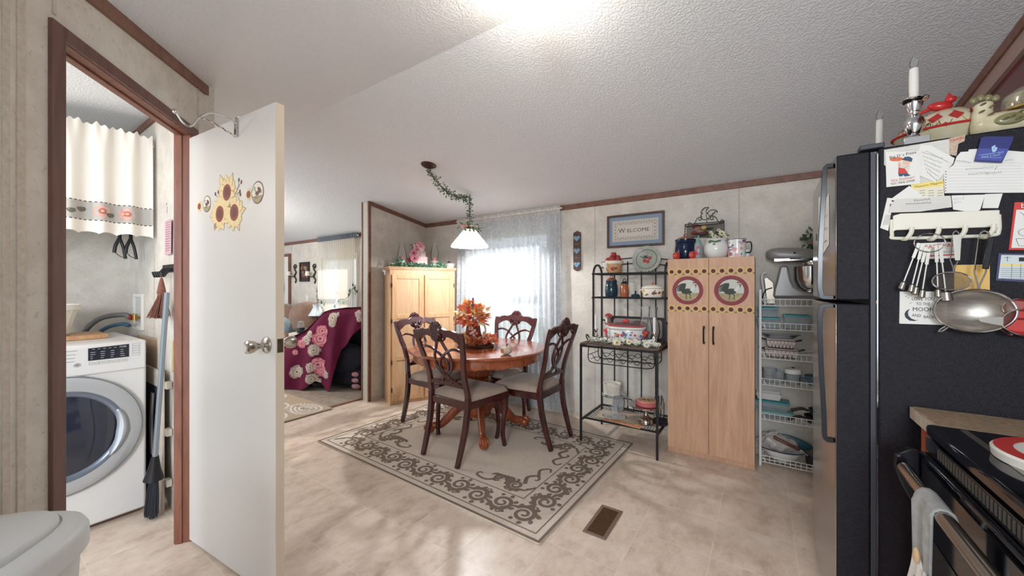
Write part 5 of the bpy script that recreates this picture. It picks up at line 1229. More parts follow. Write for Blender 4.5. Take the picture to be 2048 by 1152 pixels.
# ================= REFRIGERATOR =================
def blackpebble():
    return mat('black_textured_steel', '#0c0b13', .5, 0, col2='#1d1b24', nscale=90, bump=.5, bscale=420, spec=.35)
FBL = blackpebble(); SS = mat('stainless_front', '#aaa9a8', .22, 1, bump=.05, bscale=60); HDL = mat('handle_black', '#14161a', .22, .2); GASK = mat('gasket', '#3c3e45', .5)
fx0, fx1, fy0, fy1, FH = .3155, 1.02, 1.70, 2.42, 1.742
t = thing('refrigerator', 'tall top freezer refrigerator with stainless doors and black textured sides', 'refrigerator', (fx0, fy0, 0)); FWd = fy1 - fy0
mb = MB(); mb.box((0, 0, .03), (fx1 - fx0, FWd, FH)); mb.build('cabinet_body', FBL, t, bev=.006)
mb = MB(); mb.box((-.018, .006, .05), (0, FWd - .006, FH - .012)); mb.build('door_gasket', GASK, t, smooth=False)
mb = MB(); mb.tube([(-.003, -.002, .05), (-.003, -.002, FH - .02)], .003, 6, side=(1, 0, 0)); mb.build('corner_bead', CHROME, t)
def fdoor(name, z0, z1):
    n_ = 20; poly = [(-.018, FWd - .003), (-.018, .003)]
    pts = [(-.107 - .012 * math.sin(PI * i / n_) ** .8, .003 + (FWd - .006) * i / n_) for i in range(n_ + 1)]
    mb = MB(); full = poly + pts; m = len(full)
    V = [(x, y, z0) for x, y in full] + [(x, y, z1) for x, y in full]
    F = [tuple(range(m)), tuple(range(m, 2 * m))]; mb.add(V, F, 0)
    base = len(mb.v); mb.add([], [])
    for i in range(m):
        j = (i + 1) % m; mi = 1 if (i >= 2 and j >= 2) else 0
        mb.f.append([i, j, j + m, i + m]); mb.m.append(mi)
    return mb.build(name, [FBL, SS], t, bev=.006, ang=25)
fz = fdoor('freezer_door', 1.238, FH - .004); rf = fdoor('fridge_door', .07, 1.226)
def fr_(X, Y, z): return (X - fx0, Y - fy0, z)
# handles run on the near side of the doors
def handle(zs, par, flip):
    pts = [(.205, 1.735, zs[0]), (.183, 1.735, zs[0] - .004 * flip), (.180, 1.735, zs[0] - .06 * flip)]
    for q in range(1, 9):
        w = q / 8; z = zs[0] - flip * (.06 + (abs(zs[1] - zs[0]) - .10) * w); X = .180 - .012 * math.sin(w * PI * .5) ** 1.2; pts.append((X, 1.735, z))
    pts += [(.172, 1.735, zs[1] + .012 * flip), (.175, 1.735, zs[1] + .002 * flip), (.205, 1.735, zs[1])]
    b = bez([fr_(*p) for p in pts], 3); mb = MB(); mb.rod(b, .024, .014, (0, 1, 0)); mb.build('handle', HDL, par, bev=.004)
handle((1.712, 1.246), fz, 1); handle((.742, 1.218), rf, -1)
mb = MB(); mb.cbox(fr_(.30, 1.72, FH + .008), (.06, .05, .016)); mb.build('top_hinge_cover', GASK, t, bev=.003)
mb = MB(); mb.box((.0, .02, .0), (fx1 - fx0, FWd - .02, .03)); mb.build('base', GASK, t, smooth=False)
# paper on the fridge front
PAPER = mat('paper_white', '#dedcd6', .8); PAPER2 = mat('paper_grey', '#cfccc5', .8); INK = mat('pen_ink', '#4b4a50', .8); BLU = mat('rule_blue', '#b4b6bd', .8); RULE = BLU
def front_sheet(name, Y0, Y1, z0, z1, label, cat='paper', m=None, lines=3, sk=0):
    mb = MB(); Xf = .198
    def XX(Y): return .3155 - .107 - .012 * math.sin(PI * max(0, min(1, (Y - fy0 - .003) / (FWd - .006)))) ** .8 - .0012
    P = [(Y0, z0 + sk), (Y1, z0), (Y1, z1), (Y0, z1 + sk)]
    mb.add([(XX(p[0]), p[0], p[1]) for p in P] + [(XX(p[0]) - .0008, p[0], p[1]) for p in P], [(0, 1, 2, 3), (7, 6, 5, 4), (0, 4, 5, 1), (1, 5, 6, 2), (2, 6, 7, 3), (3, 7, 4, 0)])
    for k in range(lines):
        z = z1 - (z1 - z0) * (k + 1) / (lines + 1); w = .001; xx = XX((Y0 + Y1) / 2) - .0016
        mb.add([(xx, Y0 + .02, z), (xx, Y1 - .02, z), (xx, Y1 - .02, z + w * 2), (xx, Y0 + .02, z + w * 2)], [(0, 1, 2, 3)], 1)
    one(mb, name, [m or PAPER, INK], label, cat, smooth=False)
front_sheet('note_paper', 1.80, 1.95, 1.41, 1.60, 'white torn note on the stainless freezer door front beside the handle', sk=.03)
front_sheet('note_pad', 1.99, 2.045, 1.50, 1.66, 'narrow pale memo strip high on the stainless freezer door front')
front_sheet('small_magnet', 2.13, 2.15, 1.49, 1.52, 'small dark magnet near the far edge of the freezer door', 'magnet', HINGE, 0)

# ---- things on the fridge side (plane facing the camera)
SY = fy0
def sp(px, py, off=.0): return at(px, py, Y=SY - off)
def loc(p, o): return (p.x - o.x, p.z - o.z)
U = (1, 0, 0); V_ = (0, 0, 1)
class Sheet:
    """thin sheet held on the fridge side; outline given in photograph pixels"""
    def __init__(s, pix, layer, m, th=.0008):
        s.off = .0012 * layer + .001; pts = [sp(*p) for p in pix]; s.o = Vector((sum(p.x for p in pts) / len(pts), SY - s.off, sum(p.z for p in pts) / len(pts)))
        s.mb = MB(); s.mb.prism([loc(p, s.o) for p in pts], (0, 0, 0), U, V_, th, 0); s.h = th; s.m = [m]
    def L(s, px, py): return loc(sp(px, py), s.o)
    def idx(s, m):
        if m not in s.m: s.m.append(m)
        return s.m.index(m)
    def rib(s, pix, w, m, h=.0003): s.mb.ribbon([s.L(*p) for p in pix], w, (0, 0, 0), U, V_, s.h + h, s.idx(m)); return s
    def poly(s, pix, m, h=.00025):
        s.mb.add([Vector((s.L(*p)[0], -(s.h + h), s.L(*p)[1])) for p in pix], [tuple(range(len(pix)))], s.idx(m)); return s
    def txt(s, tx, px, py, size, m, ang=0, align='CENTER', sx=1, h=.0007, bold=0):
        c = s.L(px, py); u_ = Vector((math.cos(ang), 0, math.sin(ang))); v__ = Vector((-math.sin(ang), 0, math.cos(ang))); s.mb.text(tx, (c[0], 0, c[1]), u_, v__, size, s.h + h, s.idx(m), align, 0, sx, bold); return s
    def scrib(s, x0, y0, x1, y1, m, amp=3.5, w=.0008, seed=0, step=2.0):
        r = random.Random(seed + int(x0)); n_ = max(3, int(abs(x1 - x0) / step)); P = []
        for i in range(n_): q = i / (n_ - 1); P.append((x0 + (x1 - x0) * q + r.uniform(-.8, .8), y0 + (y1 - y0) * q + (r.uniform(.2, 1) * amp * (1 if i % 2 else -1)) * .6))
        return s.rib(P, w, m)
    def done(s, name, label, cat='paper', group=None): return one(s.mb, name, s.m, label, cat, tuple(s.o), 0, group, smooth=False)
REDI = mat('print_red', '#c8423f', .7); BLK = mat('print_black', '#2a2a2e', .7); YEL = mat('print_yellow', '#e9d27a', .7); TEAL = mat('print_navy', '#33506a', .7); SKIN = mat('print_skin', '#dcb79f', .7)
s = Sheet([(1768, 300), (1905, 277), (1898, 318), (1880, 382), (1836, 380), (1768, 330)], 0, PAPER2)
for k in range(7): s.rib([(1785, 306 + 8 * k), (1893, 288 + 8 * k)], .0006, BLU)
s.scrib(1790, 296, 1838, 288, INK, 4).scrib(1812, 289, 1822, 288, INK, 2); s.done('lined_note', 'lined note sheet at the top left corner of the fridge side, behind the pizza flyer')
s = Sheet([(1836, 300), (1841, 290), (1862, 292), (1908, 317), (1905, 328), (1870, 365), (1838, 352)], 2, PAPER)
for k in range(6): s.scrib(1843 + 2 * k, 305 + 8 * k, 1885 - 2 * k, 318 + 9 * k, INK, 3, .0007, k)
s.rib([(1850, 302), (1895, 325)], .0006, INK); s.done('handwritten_slip', 'tilted handwritten slip right of the pizza flyer')
s = Sheet([(1770, 305), (1838, 303), (1839, 368), (1772, 375)], 3, PAPER)
s.txt('Big D`s Pizza', 1804, 311, .0118, BLK, .11).txt('We Deliver!', 1804, 359, .0108, REDI, .08).txt('931-964-2500', 1804, 365.5, .0098, BLK, .07)
def E_(cx, cy, rx, ry, a=0, n_=16): return [(cx + rx * math.cos(2 * PI * k / n_) * math.cos(a) - ry * math.sin(2 * PI * k / n_) * math.sin(a), cy + rx * math.cos(2 * PI * k / n_) * math.sin(a) + ry * math.sin(2 * PI * k / n_) * math.cos(a)) for k in range(n_)]
PZ = mat('print_pizza', '#cf6f48', .7)
s.poly(E_(1792, 319.5, 14, 4, -.08), PZ).poly([(1796, 323), (1794, 330), (1797, 335), (1803, 333), (1800, 325)], SKIN).poly(E_(1811, 326, 8, 5.5), SKIN).poly([(1803, 321), (1808, 315), (1817, 314), (1824, 318), (1822, 325), (1815, 323)], TEAL, .0005)
s.poly([(1798, 332), (1812, 331), (1820, 334), (1816, 345), (1797, 344)], PAPER2, .0004).poly([(1796, 336), (1808, 338), (1815, 347), (1813, 348), (1795, 348)], REDI, .0006).poly([(1796, 348), (1813, 347), (1820, 352), (1808, 354), (1806, 351), (1802, 354), (1796, 353)], TEAL, .0005).rib([(1798, 330), (1797, 337)], .001, REDI, .0007).rib([(1818, 331), (1806, 338)], .001, REDI, .0007)
s.done('pizza_flyer', 'square pizza delivery flyer with a cook holding a pizza, upper left of fridge side', 'flyer')
s = Sheet([(1820, 368), (1886, 361), (1888, 396), (1830, 398)], 1, mat('magnet_cream', '#dcd6c2', .7))
s.poly([(1820, 368), (1886, 361), (1887, 372), (1826, 378)], YEL).txt('Measure Magnet', 1856, 370, .0092, mat('print_brown', '#6b5a2c', .7), .09)
for k in range(3):
    for j in range(3): s.rib([(1838 + 18 * j, 382 + 5 * k), (1849 + 18 * j, 381 + 5 * k)], .0012, INK)
s.done('measure_magnet', 'cream and yellow kitchen measures magnet card below the slip', 'magnet')
s = Sheet([(1779, 400), (1818, 372), (1846, 394), (1900, 392), (1896, 398), (1790, 402)], 2, PAPER); s.done('folded_paper', 'white folded paper corner poking above the notebook strip')
s = Sheet([(1774, 396), (1800, 398), (1782, 425), (1776, 462), (1760, 456)], 1, PAPER)
for k in range(5): s.rib([(1766 + 3 * k, 450), (1772 + 3 * k, 430)], .0008, INK)
s.poly(E_(1785, 402, 2.5, 2), BLK).poly(E_(1781, 411, 2, 3), BLK); s.done('torn_receipt', 'narrow torn receipt hanging down at the left edge of the fridge side')
s = Sheet([(1790, 399), (1900, 393), (1902, 415), (1838, 424), (1776, 426), (1781, 410)], 4, PAPER2)
for k in range(3): s.rib([(1800, 413 + 4 * k), (1896, 408 + 4 * k)], .0006, BLU)
s.scrib(1826, 402, 1858, 399, BLK, 3.5, .0013, 4, 2.2).scrib(1810, 409, 1860, 406, BLK, 3.2, .0013, 7, 2.2); s.done('curled_notebook_strip', 'curled notebook strip with bold handwriting over the hook rack')
s = Sheet([(1901, 392), (1968, 390), (1958, 420), (1948, 426), (1904, 420)], 5, PAPER); s.scrib(1906, 400, 1925, 397, INK, 5, .0006, 2); s.scrib(1905, 407, 1920, 405, INK, 4, .0006, 3); s.done('small_memo', 'small curled memo hanging below the lined notebook page')
s = Sheet([(1968, 389), (2003, 388), (1994, 417), (1962, 417)], 4, PAPER); s.done('blank_slip', 'blank slip right of the small memo')
s = Sheet([(1898, 277), (1930, 270), (1928, 283), (1916, 288), (1912, 312), (1898, 310)], 1, mat('guide_tan', '#c9b6a4', .7, col2='#a98f7a', nscale=120)); s.txt('Guide', 1913, 279, .012, REDI, .15); s.done('guide_card', 'small tan card reading Guide at the fridge top edge', 'card')
s = Sheet([(1912, 314), (1920, 305), (1935, 304), (1936, 300), (1950, 299), (2012, 302), (2048, 305), (2046, 386), (1888, 387), (1886, 345), (1906, 330)], 3, PAPER)
for k in range(10): s.rib([(1893, 327 + 6 * k), (2043, 327 + 5.7 * k)], .0006, BLU, .0002)
for k in range(8): s.poly(E_(1890, 344 + 5.5 * k, 1.4, .9, 0, 8), BLK)
s.scrib(1912, 322, 1940, 326, INK, 4, .0008, 1).scrib(1930, 340, 1985, 335, INK, 4, .0008, 2).scrib(1935, 350, 1975, 346, INK, 4, .0008, 3).scrib(1970, 348, 2002, 345, INK, 4, .0008, 8).scrib(2008, 322, 2024, 320, INK, 3, .0007, 5).rib([(1992, 333), (1988, 341)], .0008, INK)
s.done('notebook_page', 'large lined notebook page under the blue clip on the fridge side')
NV = mat('magnet_navy', '#262c6e', .35); NVL = mat('magnet_blue', '#3f4796', .4); LT = mat('magnet_lightblue', '#9fc3dd', .5)
s = Sheet([(1945, 325), (1958, 279), (1966, 276), (2022, 276), (2020, 285), (1999, 328)], 6, NV, .006)
s.poly([(1947, 322), (1953, 300), (2012, 300), (1998, 325)], NVL).txt('COMMUNITY FIRST', 1978, 310.5, .0062, LT, .01, sx=.85).txt('BANK & TRUST', 1977, 314.9, .0062, LT, .01, sx=.85).rib([(1957, 318), (1998, 318)], .0006, LT).poly([(1978, 297), (1983, 294), (1986, 293), (1985, 297), (1990, 298), (1987, 305), (1982, 308), (1979, 305)], LT, .0006).txt('7', 1983, 301, .008, NV, 0, h=.0009)
s.done('magnetic_clip', 'dark blue bank magnetic clip holding the notebook page', 'clip')
# hook rack
HW = mat('cream_plastic', '#d9d5c6', .4)
t = thing('hook_rack', 'cream plastic magnetic rack with four hooks on the fridge side', 'rack', (sp(1890, 450).x, SY, sp(1890, 450).z)); o3 = Vector(t.location)
def lp(px, py): p = sp(px, py); return (p.x - o3.x, p.z - o3.z)
mb = MB(); mb.prism([lp(1785, 432), lp(1800, 428), lp(1996, 421), lp(1996, 458), lp(1985, 455), lp(1790, 461), lp(1783, 466)], (0, -.001, 0), U, V_, .010); mb.build('backplate', HW, t, bev=.002, smooth=False)
out = [lp(1783, 440), lp(1783, 470), lp(1791, 477), lp(1890, 474.5), lp(1980, 471), lp(1995, 462), lp(1995, 430)]
mb = MB(); b = bez([(p[0], -.006, p[1]) for p in out], 6); mb.tube(b, .0052, 8, side=(0, 1, 0)); mb.build('lower_bar', HW, t)
HK = [(1810, 465), (1862, 465), (1913, 463), (1968, 460)]
for px, py in HK:
    a = lp(px, py); mb = MB(); mb.tube(bez([(a[0] - .006, -.006, a[1] - .022), (a[0] - .002, -.026, a[1] - .022), (a[0] + .006, -.034, a[1] - .005), (a[0] + .008, -.034, a[1] + .012)], 5), .006, 8, side=(1, 0, 0)); mb.build('hook', HW, t)
ZH = 0
# ring of measuring spoons
STL = mat('brushed_steel', '#8f8b84', .38, 1)
rc = sp(1859, 492, .045)
t = thing('measuring_spoons', 'set of steel measuring spoons on a wire ring hanging from the second hook', 'measuring spoons', tuple(rc))
mb = MB(); mb.tube([(.0285 * 1.15 * math.cos(a), .004 * math.sin(a), .010 + .0285 * math.sin(a)) for a in [2 * PI * k / 32 for k in range(32)]], .0016, 6, closed=True); mb.build('ring', CHROME, t)
for (px0, py0, px1, py1) in ((1838, 486, 1805, 570), (1845, 488, 1823, 575), (1852, 494, 1831, 580), (1858, 498, 1844, 586), (1872, 492, 1876, 585), (1880, 490, 1892, 590)):
    a = sp(px0, py0, .045) - rc; b = sp(px1, py1, .045) - rc; d = (b - a).normalized(); w = d.cross(Vector((0, 1, 0)))
    n0 = thing; mb = MB(); big = px1 == 1892
    mb.rod([a, a + (b - a) * .35], .0075, .0015, tuple(w)); mb.rod([a + (b - a) * .35, b - d * .012], .003, .0015, tuple(w))
    mb.tube([b - d * .012, b - d * .008, b + d * (.012 if not big else .016)], [.002, .007 if not big else .012, .0085 if not big else .014], 12); mb.tube([b + d * (.012 if not big else .016), b + d * (.015 if not big else .019)], [.0085 if not big else .014, .005], 12)
    mb.build('spoon', STL, t)
def strainer(name, label, cpx, rx, ry, topx, dep, hw, hcol):
    c = sp(cpx[0], cpx[1], .05); t = thing(name, label, 'strainer', tuple(c))
    ring = [(rx * math.cos(a), 0, ry * math.sin(a)) for a in [2 * PI * k / 48 for k in range(48)]]
    mb = MB(); mb.tube(ring, .0032 if rx > .06 else .002, 8, closed=True, side=(0, 1, 0)); mb.build('rim', CHROME, t)
    mb = MB(); 
    def bowl(u_, v__): r = math.sin(v__ * PI / 2); return (rx * r * math.cos(2 * PI * u_), dep * math.cos(v__ * PI / 2), ry * r * math.sin(2 * PI * u_))
    mb.grid(bowl, 48, 12, cu=True); mb.build('mesh_bowl', hcol, t)
    tp = sp(topx[0], topx[1], .045) - c; top0 = Vector((tp.x * .35, 0, ry)); mb = MB()
    path = [top0, top0 + Vector((0, 0, .012)), top0.lerp(tp, .3) + Vector((-hw, 0, 0)), tp + Vector((-hw, 0, -.02)), tp + Vector((-hw * .6, 0, -.004)), tp + Vector((0, 0, .001)), tp + Vector((hw * .6, 0, -.004)), tp + Vector((hw, 0, -.02)), top0.lerp(tp, .3) + Vector((hw, 0, 0)), top0 + Vector((0.003, 0, .012)), top0 + Vector((.003, 0, 0))]
    mb.tube(path, .0022 if rx > .06 else .0014, 6, side=(0, 1, 0)); mb.build('wire_handle', CHROME, t); return t, c, top0, tp
MESH = mat('wire_mesh', '#a59f97', .35, .75, col2='#c2b9ae', nscale=30, nstretch=(1, 1, 6), alpha=.82); MESH2 = sheer('fine_mesh', '#8a8075', .5)
t, c, a0, tp = strainer('small_strainer', 'small wire mesh strainer hanging from the third hook', (1903, 562), .040, .026, (1912, 462), .018, .008, MESH2)
mb = MB(); mb.prism([(tp.x - .009, tp.z - .012), (tp.x + .009, tp.z - .012), (tp.x + .006, a0.z + .035), (tp.x - .004, a0.z + .035)], (0, -.001, 0), U, V_, .001); mb.build('flat_grip', STL, t, smooth=False)
t, c, a0, tp = strainer('large_strainer', 'large round steel mesh strainer with two feet, hanging from the right hook', (1948, 622), .0795, .062, (1969, 462), .045, .011, MESH)
mb = MB(); mb.rod([Vector((a0.lerp(tp, .35).x + .008, -.003, a0.lerp(tp, .35).z)), Vector((tp.x + .010, -.003, tp.z - .02))], .013, .006); mb.build('dark_grip', HDL, t, bev=.002)
for sx_, z in ((-1, -.05), (1, -.048)):
    b = Vector((sx_ * .050, 0, -.050)); mb = MB(); mb.tube(bez([b, b + Vector((sx_ * .012, 0, -.012)), b + Vector((sx_ * .020, 0, -.014)), b + Vector((sx_ * .014, 0, -.005)), b + Vector((sx_ * .004, 0, .004))], 4), .002, 6, side=(0, 1, 0)); mb.build('wire_foot', CHROME, t)
s = Sheet([(1832, 487), (1916, 483), (1916, 516), (1860, 518), (1834, 500)], 0, PAPER); s.txt('FAST PACE', 1884, 492, .0155, REDI, .04).txt('931-879', 1896, 504, .009, INK, .03).rib([(1858, 512), (1912, 509)], .004, REDI); s.done('clinic_card', 'white and red business card behind the measuring spoons', 'card')
s = Sheet([(1908, 530), (1979, 529), (1979, 583), (1908, 584)], 0, mat('yellow_note', '#dcb56a', .7)); s.done('sticky_note', 'plain yellow square note behind the strainers')
s = Sheet([(1799, 583), (1894, 583), (1894, 650), (1798, 647)], 0, PAPER, .003)
DKT = mat('sign_ink', '#2d3c44', .7)
s.txt('LOVE YOU', 1845, 598, .0150, DKT, sx=.70).txt('TO THE', 1845, 608, .0125, DKT, sx=.70).txt('MOON', 1846, 619, .0175, DKT, sx=.88).txt('AND', 1832, 631, .0130, DKT, -.06, sx=.72).txt('BACK', 1857, 634, .0130, DKT, .02, sx=.72)
arc1 = [(1821 + 13 * math.cos(a), 629 + 13 * math.sin(a)) for a in [math.radians(60 + 205 * k / 16) for k in range(17)]]; arc2 = [(1828 + 11.5 * math.cos(a), 626 + 11.5 * math.sin(a)) for a in [math.radians(230 - 175 * k / 16) for k in range(17)]]
s.poly([(1837, 639), (1828, 642), (1818, 641), (1810, 635), (1808, 628), (1811, 622), (1819, 617), (1815, 624), (1816, 631), (1822, 637), (1830, 640)], DKT)
for (x, y) in ((1812, 593), (1816, 596), (1820, 606), (1868, 602), (1872, 606)): s.rib([(x - 2, y + 1), (x + 2, y - 1)], .001, DKT)
s.done('moon_magnet_sign', 'small white magnet sign with dark lettering and a crescent moon', 'sign')
s = Sheet([(2028, 405), (2062, 405), (2058, 500), (2016, 500)], 0, REDI, .003); s.poly([(2031, 420), (2060, 420), (2056, 496), (2021, 496)], PAPER).txt('b', 2045, 412, .020, PAPER); s.rib([(2038, 425), (2046, 430), (2048, 444)], .001, INK, .0006).rib(E_(2047, 465, 12, 7)[:] + [E_(2047, 465, 12, 7)[0]], .001, INK, .0006).rib([(2030, 478), (2036, 492), (2056, 492)], .001, INK, .0006).rib([(2030, 478), (2056, 477)], .001, INK, .0006); s.done('red_recipe_card', 'red bordered kitchen chart with vessel outlines at the right frame edge', 'card')
s = Sheet([(1996, 507), (2062, 508), (2062, 565), (1990, 561)], 0, mat('chart_navy', '#3b3d62', .5), .003); s.poly([(2001, 510), (2062, 511), (2062, 560), (1995, 557)], mat('chart_pale', '#c9d0d2', .6)).poly([(2000, 528), (2062, 529), (2062, 533), (1999, 532)], YEL, .0006)
for k in range(6): s.rib([(2000, 537 + 4 * k), (2060, 538 + 4 * k)], .0008, INK, .0006)
s.rib([(2022, 528), (2021, 556)], .0008, INK, .0006).rib([(2040, 528), (2039, 556)], .0008, INK, .0006).poly([(2036, 515), (2050, 515), (2050, 523), (2036, 523)], BLK, .0006).rib([(2006, 516), (2020, 515)], .001, INK, .0006).rib([(2013, 513), (2013, 523)], .001, INK, .0006); s.done('conversion_chart', 'navy bordered weight conversion chart at the right frame edge', 'chart')
# measuring cups partly in frame
for (cx, cy, rr, hgt, m, lab) in ((2046, 618, .034, .03, mat('salmon_enamel', '#b5605a', .35), 'salmon coloured measuring cup, upper of the pair at the right frame edge'), (2058, 645, .044, .042, mat('red_enamel', '#c0403c', .3), 'red lined measuring cup, lower of the pair at the right frame edge')):
    c = sp(cx, cy, .06 if rr > .04 else .03); t = thing('measuring_cup', lab, 'cup', tuple(c), 0, None)
    mb = MB(); MM = Matrix.Rotation(PI / 2, 4, 'X') @ Matrix.Diagonal((1.1, .85, 1, 1)); mb.shell([(rr * .8, -hgt), (rr, 0)], .0015, seg=36, M=MM); mb.build('cup', m, t)
    mb = MB(); mb.tube([(rr * 1.1 * math.cos(a), 0, rr * .85 * math.sin(a)) for a in [2 * PI * k / 36 for k in range(36)]], .0018, 6, closed=True, side=(0, 1, 0)); mb.build('rim', CHROME, t)
    if rr > .04: mb = MB(); mb.prism([(-rr * 1.05, -.012), (-rr * 1.05, .014), (-.085, .010), (-.092, .004), (-.088, -.002)], (0, -.002, 0), U, V_, .002); mb.build('handle', STL, t)

# ---- on top of the fridge
FT = FH
def cand(px, py0, py1, Y, label, lone):
    p = at(px, 290, Y=Y); k = (at(px, py0, Y=Y).z, at(px, py1, Y=Y).z)
    return p, k
SILV = mat('silver_candlestick', '#cfcfd2', .12, 1)
def candlestick(px, Y, label, zb, ztop, base=True, sc=1.0):
    p = at(px, 300, Y=Y); t = thing('electric_candle', label, 'candle', (p.x, p.y, FT), 0, None)
    zh = at(px, 212, Y=Y).z - FT if base else .09
    if base:
        mb = MB(); mb.box((-.030, -.030, 0), (.030, .030, .032)); mb.lathe([(.020, .032), (.012, .045), (.022, .062), (.027, .08), (.022, .098), (.012, .11), (.016, .118), (.014, .122), (.020, .135), (.022, .15), (.034, .158), (.036, .162), (.030, .163), (.012, .160), (0, .160)], seg=32); mb.build('candlestick', [SILV], t, bev=.001); z0 = .158
    else:
        mb = MB(); mb.lathe([(0, 0), (.03, 0), (.03, .005), (.012, .012), (.012, .03), (.018, .035), (0, .035)], seg=24); mb.build('candlestick', SILV, t); z0 = .033
    mb = MB(); z1 = ztop - FT; r = .0115
    mb.lathe([(0, z0), (r, z0), (r * 1.05, z0 + .4 * (z1 - z0)), (r, z1 - .004), (r * .8, z1), (0, z1)], seg=20, wob=lambda a, z: 1 + .05 * math.sin(3 * a + z * 90)); mb.build('candle_sleeve', mat('candle_wax', '#dcd9d4', .5), t)
    mb = MB(); mb.lathe([(.005, z1), (.010, z1 + .010), (.011, z1 + .020), (.006, z1 + .034), (.001, z1 + .048)], seg=16); mb.build('bulb', CLEAR, t)
    return t
candlestick(1828, 1.775, 'white electric candle in a silver candlestick on the near fridge edge', 0, at(1828, 137, Y=1.775).z)
candlestick(1759, 2.15, 'white electric candle farther back on the fridge top', 0, at(1759, 240, Y=2.15).z, False)
# red and white diamond patterned holiday tureen with cardinal knob
pc = at(1895, 285, Y=1.86); t = thing('cardinal_tureen', 'holiday tureen with red diamonds and pine sprigs, red cardinal on its lid', 'tureen', (pc.x + .01, 1.90, FT))
GOLDW = mat('glazed_cream', '#d6cdb4', .25, col2='#c3b68f', nscale=18); REDG = mat('glazed_red', '#b52b2b', .2); PINE = mat('pine_green', '#2f5a3c', .5); GLD = mat('gold_line', '#a5864e', .35, .5)
mb = MB(); ax, ay, az = .15, .12, .105
K = [(.30, 0), (.55, .008), (.8, .05), (1.0, .095), (.98, .10), (.86, .135), (.6, .175), (.3, .20), (0, .208)]
def tur(a, q, off=0):
    q = max(0, min(.999, q)) * (len(K) - 1); i = int(q); f_ = q - i; r = K[i][0] * (1 - f_) + K[i + 1][0] * f_; z = K[i][1] * (1 - f_) + K[i + 1][1] * f_
    return Vector(((ax * r + off) * math.cos(a), (ay * r + off) * math.sin(a), z + off * .5))
mb.lathe([(r, z) for r, z in K], seg=48, sx=ax, sy=ay, wob=lambda a, z: 1)
def patch(uc, vc, ru_, rv_, mi, off, shape='diamond'):
    n_ = 6; P = []
    for (du, dv_) in ((1, 0), (.5, .5), (0, 1), (-.5, .5), (-1, 0), (-.5, -.5), (0, -1), (.5, -.5)): P.append(tur(uc + du * ru_, vc + dv_ * rv_, off))
    P.append(tur(uc, vc, off)); mb.add(P, [(k, (k + 1) % 8, 8) for k in range(8)], mi)
for k in range(14):
    a = 2 * PI * k / 14
    for j, vc in enumerate((.46, .66)): patch(a + .22 * j, vc, .17, .085, 1, .003)
    for dlt in (-1, 1): mb.tube([tur(a + dlt * .224 * q, .36 + .42 * q, .001) for q in (0, .25, .5, .75, 1)], .0013, 4, 3)
for a0_ in (-2.2, -1.1, 0.1):
    for k in range(40):
        r1 = random.Random(k + int(a0_ * 10)); a = a0_ + r1.uniform(-.2, .2); q = .5 + r1.uniform(-.12, .12); p0 = tur(a, q, .002); d = Vector((r1.uniform(-1, 1), r1.uniform(-.3, .3), r1.uniform(-.6, .6))).normalized() * .03
        mb.tube([p0, p0 + d * .6 + Vector((0, -.003, 0)), p0 + d], [.0012, .0012, .0004], 4, 2)
mb.build('tureen_body', [GOLDW, REDG, PINE, GLD], t)
mb = MB(); mb.tube([tur(a, .44, .004) for a in [2 * PI * k / 40 for k in range(40)]], .006, 6, closed=True); mb.build('red_band', REDG, t)
mb = MB(); mb.ell((-.02, -.005, .228), (.036, .020, .022), M=Matrix.Rotation(.3, 4, 'Y')); mb.ell((.008, -.005, .252), (.017, .015, .017)); mb.lathe([(.010, 0), (.002, .022), (0, .024)], (.004, -.005, .262), 10); mb.tube([(-.05, -.005, .222), (-.085, -.002, .205)], [.010, .006], 8); c_ = mb.build('cardinal_knob', REDG, t)
mb = MB(); mb.lathe([(.006, 0), (0, .014)], (0, 0, 0), 8, M=Matrix.Translation((.022, -.007, .252)) @ Matrix.Rotation(PI / 2, 4, 'Y')); mb.build('beak', GLD, c_)
t.scale = (.88, .8, .72)
# ceramic hen
ph = at(2003, 262, Y=1.80); t = thing('ceramic_hen', 'cream and sage glazed ceramic hen with leaf marks on the fridge top', 'figurine', (ph.x + .005, 1.80, FT)); HENM = mat('hen_glaze', '#b9ad8c', .2, col2='#d8cfb2', nscale=12); HEND = mat('hen_sage', '#7c7a55', .25); HENB = mat('hen_brown', '#5d5138', .3)
def blob(mb, st, mi=0, seg=22):
    V = []; F = []
    for (x, z, ry, rz) in st:
        for k in range(seg): a = 2 * PI * k / seg; V.append((x + (rz * math.sin(a) * .0), ry * math.cos(a), z + rz * math.sin(a)))
    n_ = len(st)
    for i in range(n_ - 1):
        for k in range(seg): F.append((i * seg + k, i * seg + (k + 1) % seg, (i + 1) * seg + (k + 1) % seg, (i + 1) * seg + k))
    F += [tuple(range(seg)), tuple((n_ - 1) * seg + k for k in range(seg))]; mb.add(V, F, mi)
mb = MB(); blob(mb, [(-.078, .05, .006, .01), (-.07, .052, .026, .034), (-.045, .052, .042, .048), (-.01, .050, .050, .050), (.03, .05, .046, .048), (.065, .056, .030, .036), (.09, .07, .014, .018), (.098, .078, .004, .006)]); mb.build('body', HENM, t)
mb = MB(); mb.tube(bez([(-.045, 0, .06), (-.050, 0, .10), (-.048, 0, .13), (-.050, 0, .152)], 5), [.034, .033, .031, .029, .027, .026, .025, .024, .023, .023, .023, .0235, .024, .021, .016, .006], 16, side=(1, 0, 0)); mb.build('neck_and_head', HENM, t)
mb = MB()
for k in range(4): mb.ell((-.07 + .017 * k, 0, .163 + .006 * math.sin(k * 1.4)), (.011, .007, .013))
mb.build('comb', HEND, t)
mb = MB(); mb.ell((-.002, -.047, .055), (.036, .008, .022), M=None); mb.build('wing', HEND, t)
mb = MB()
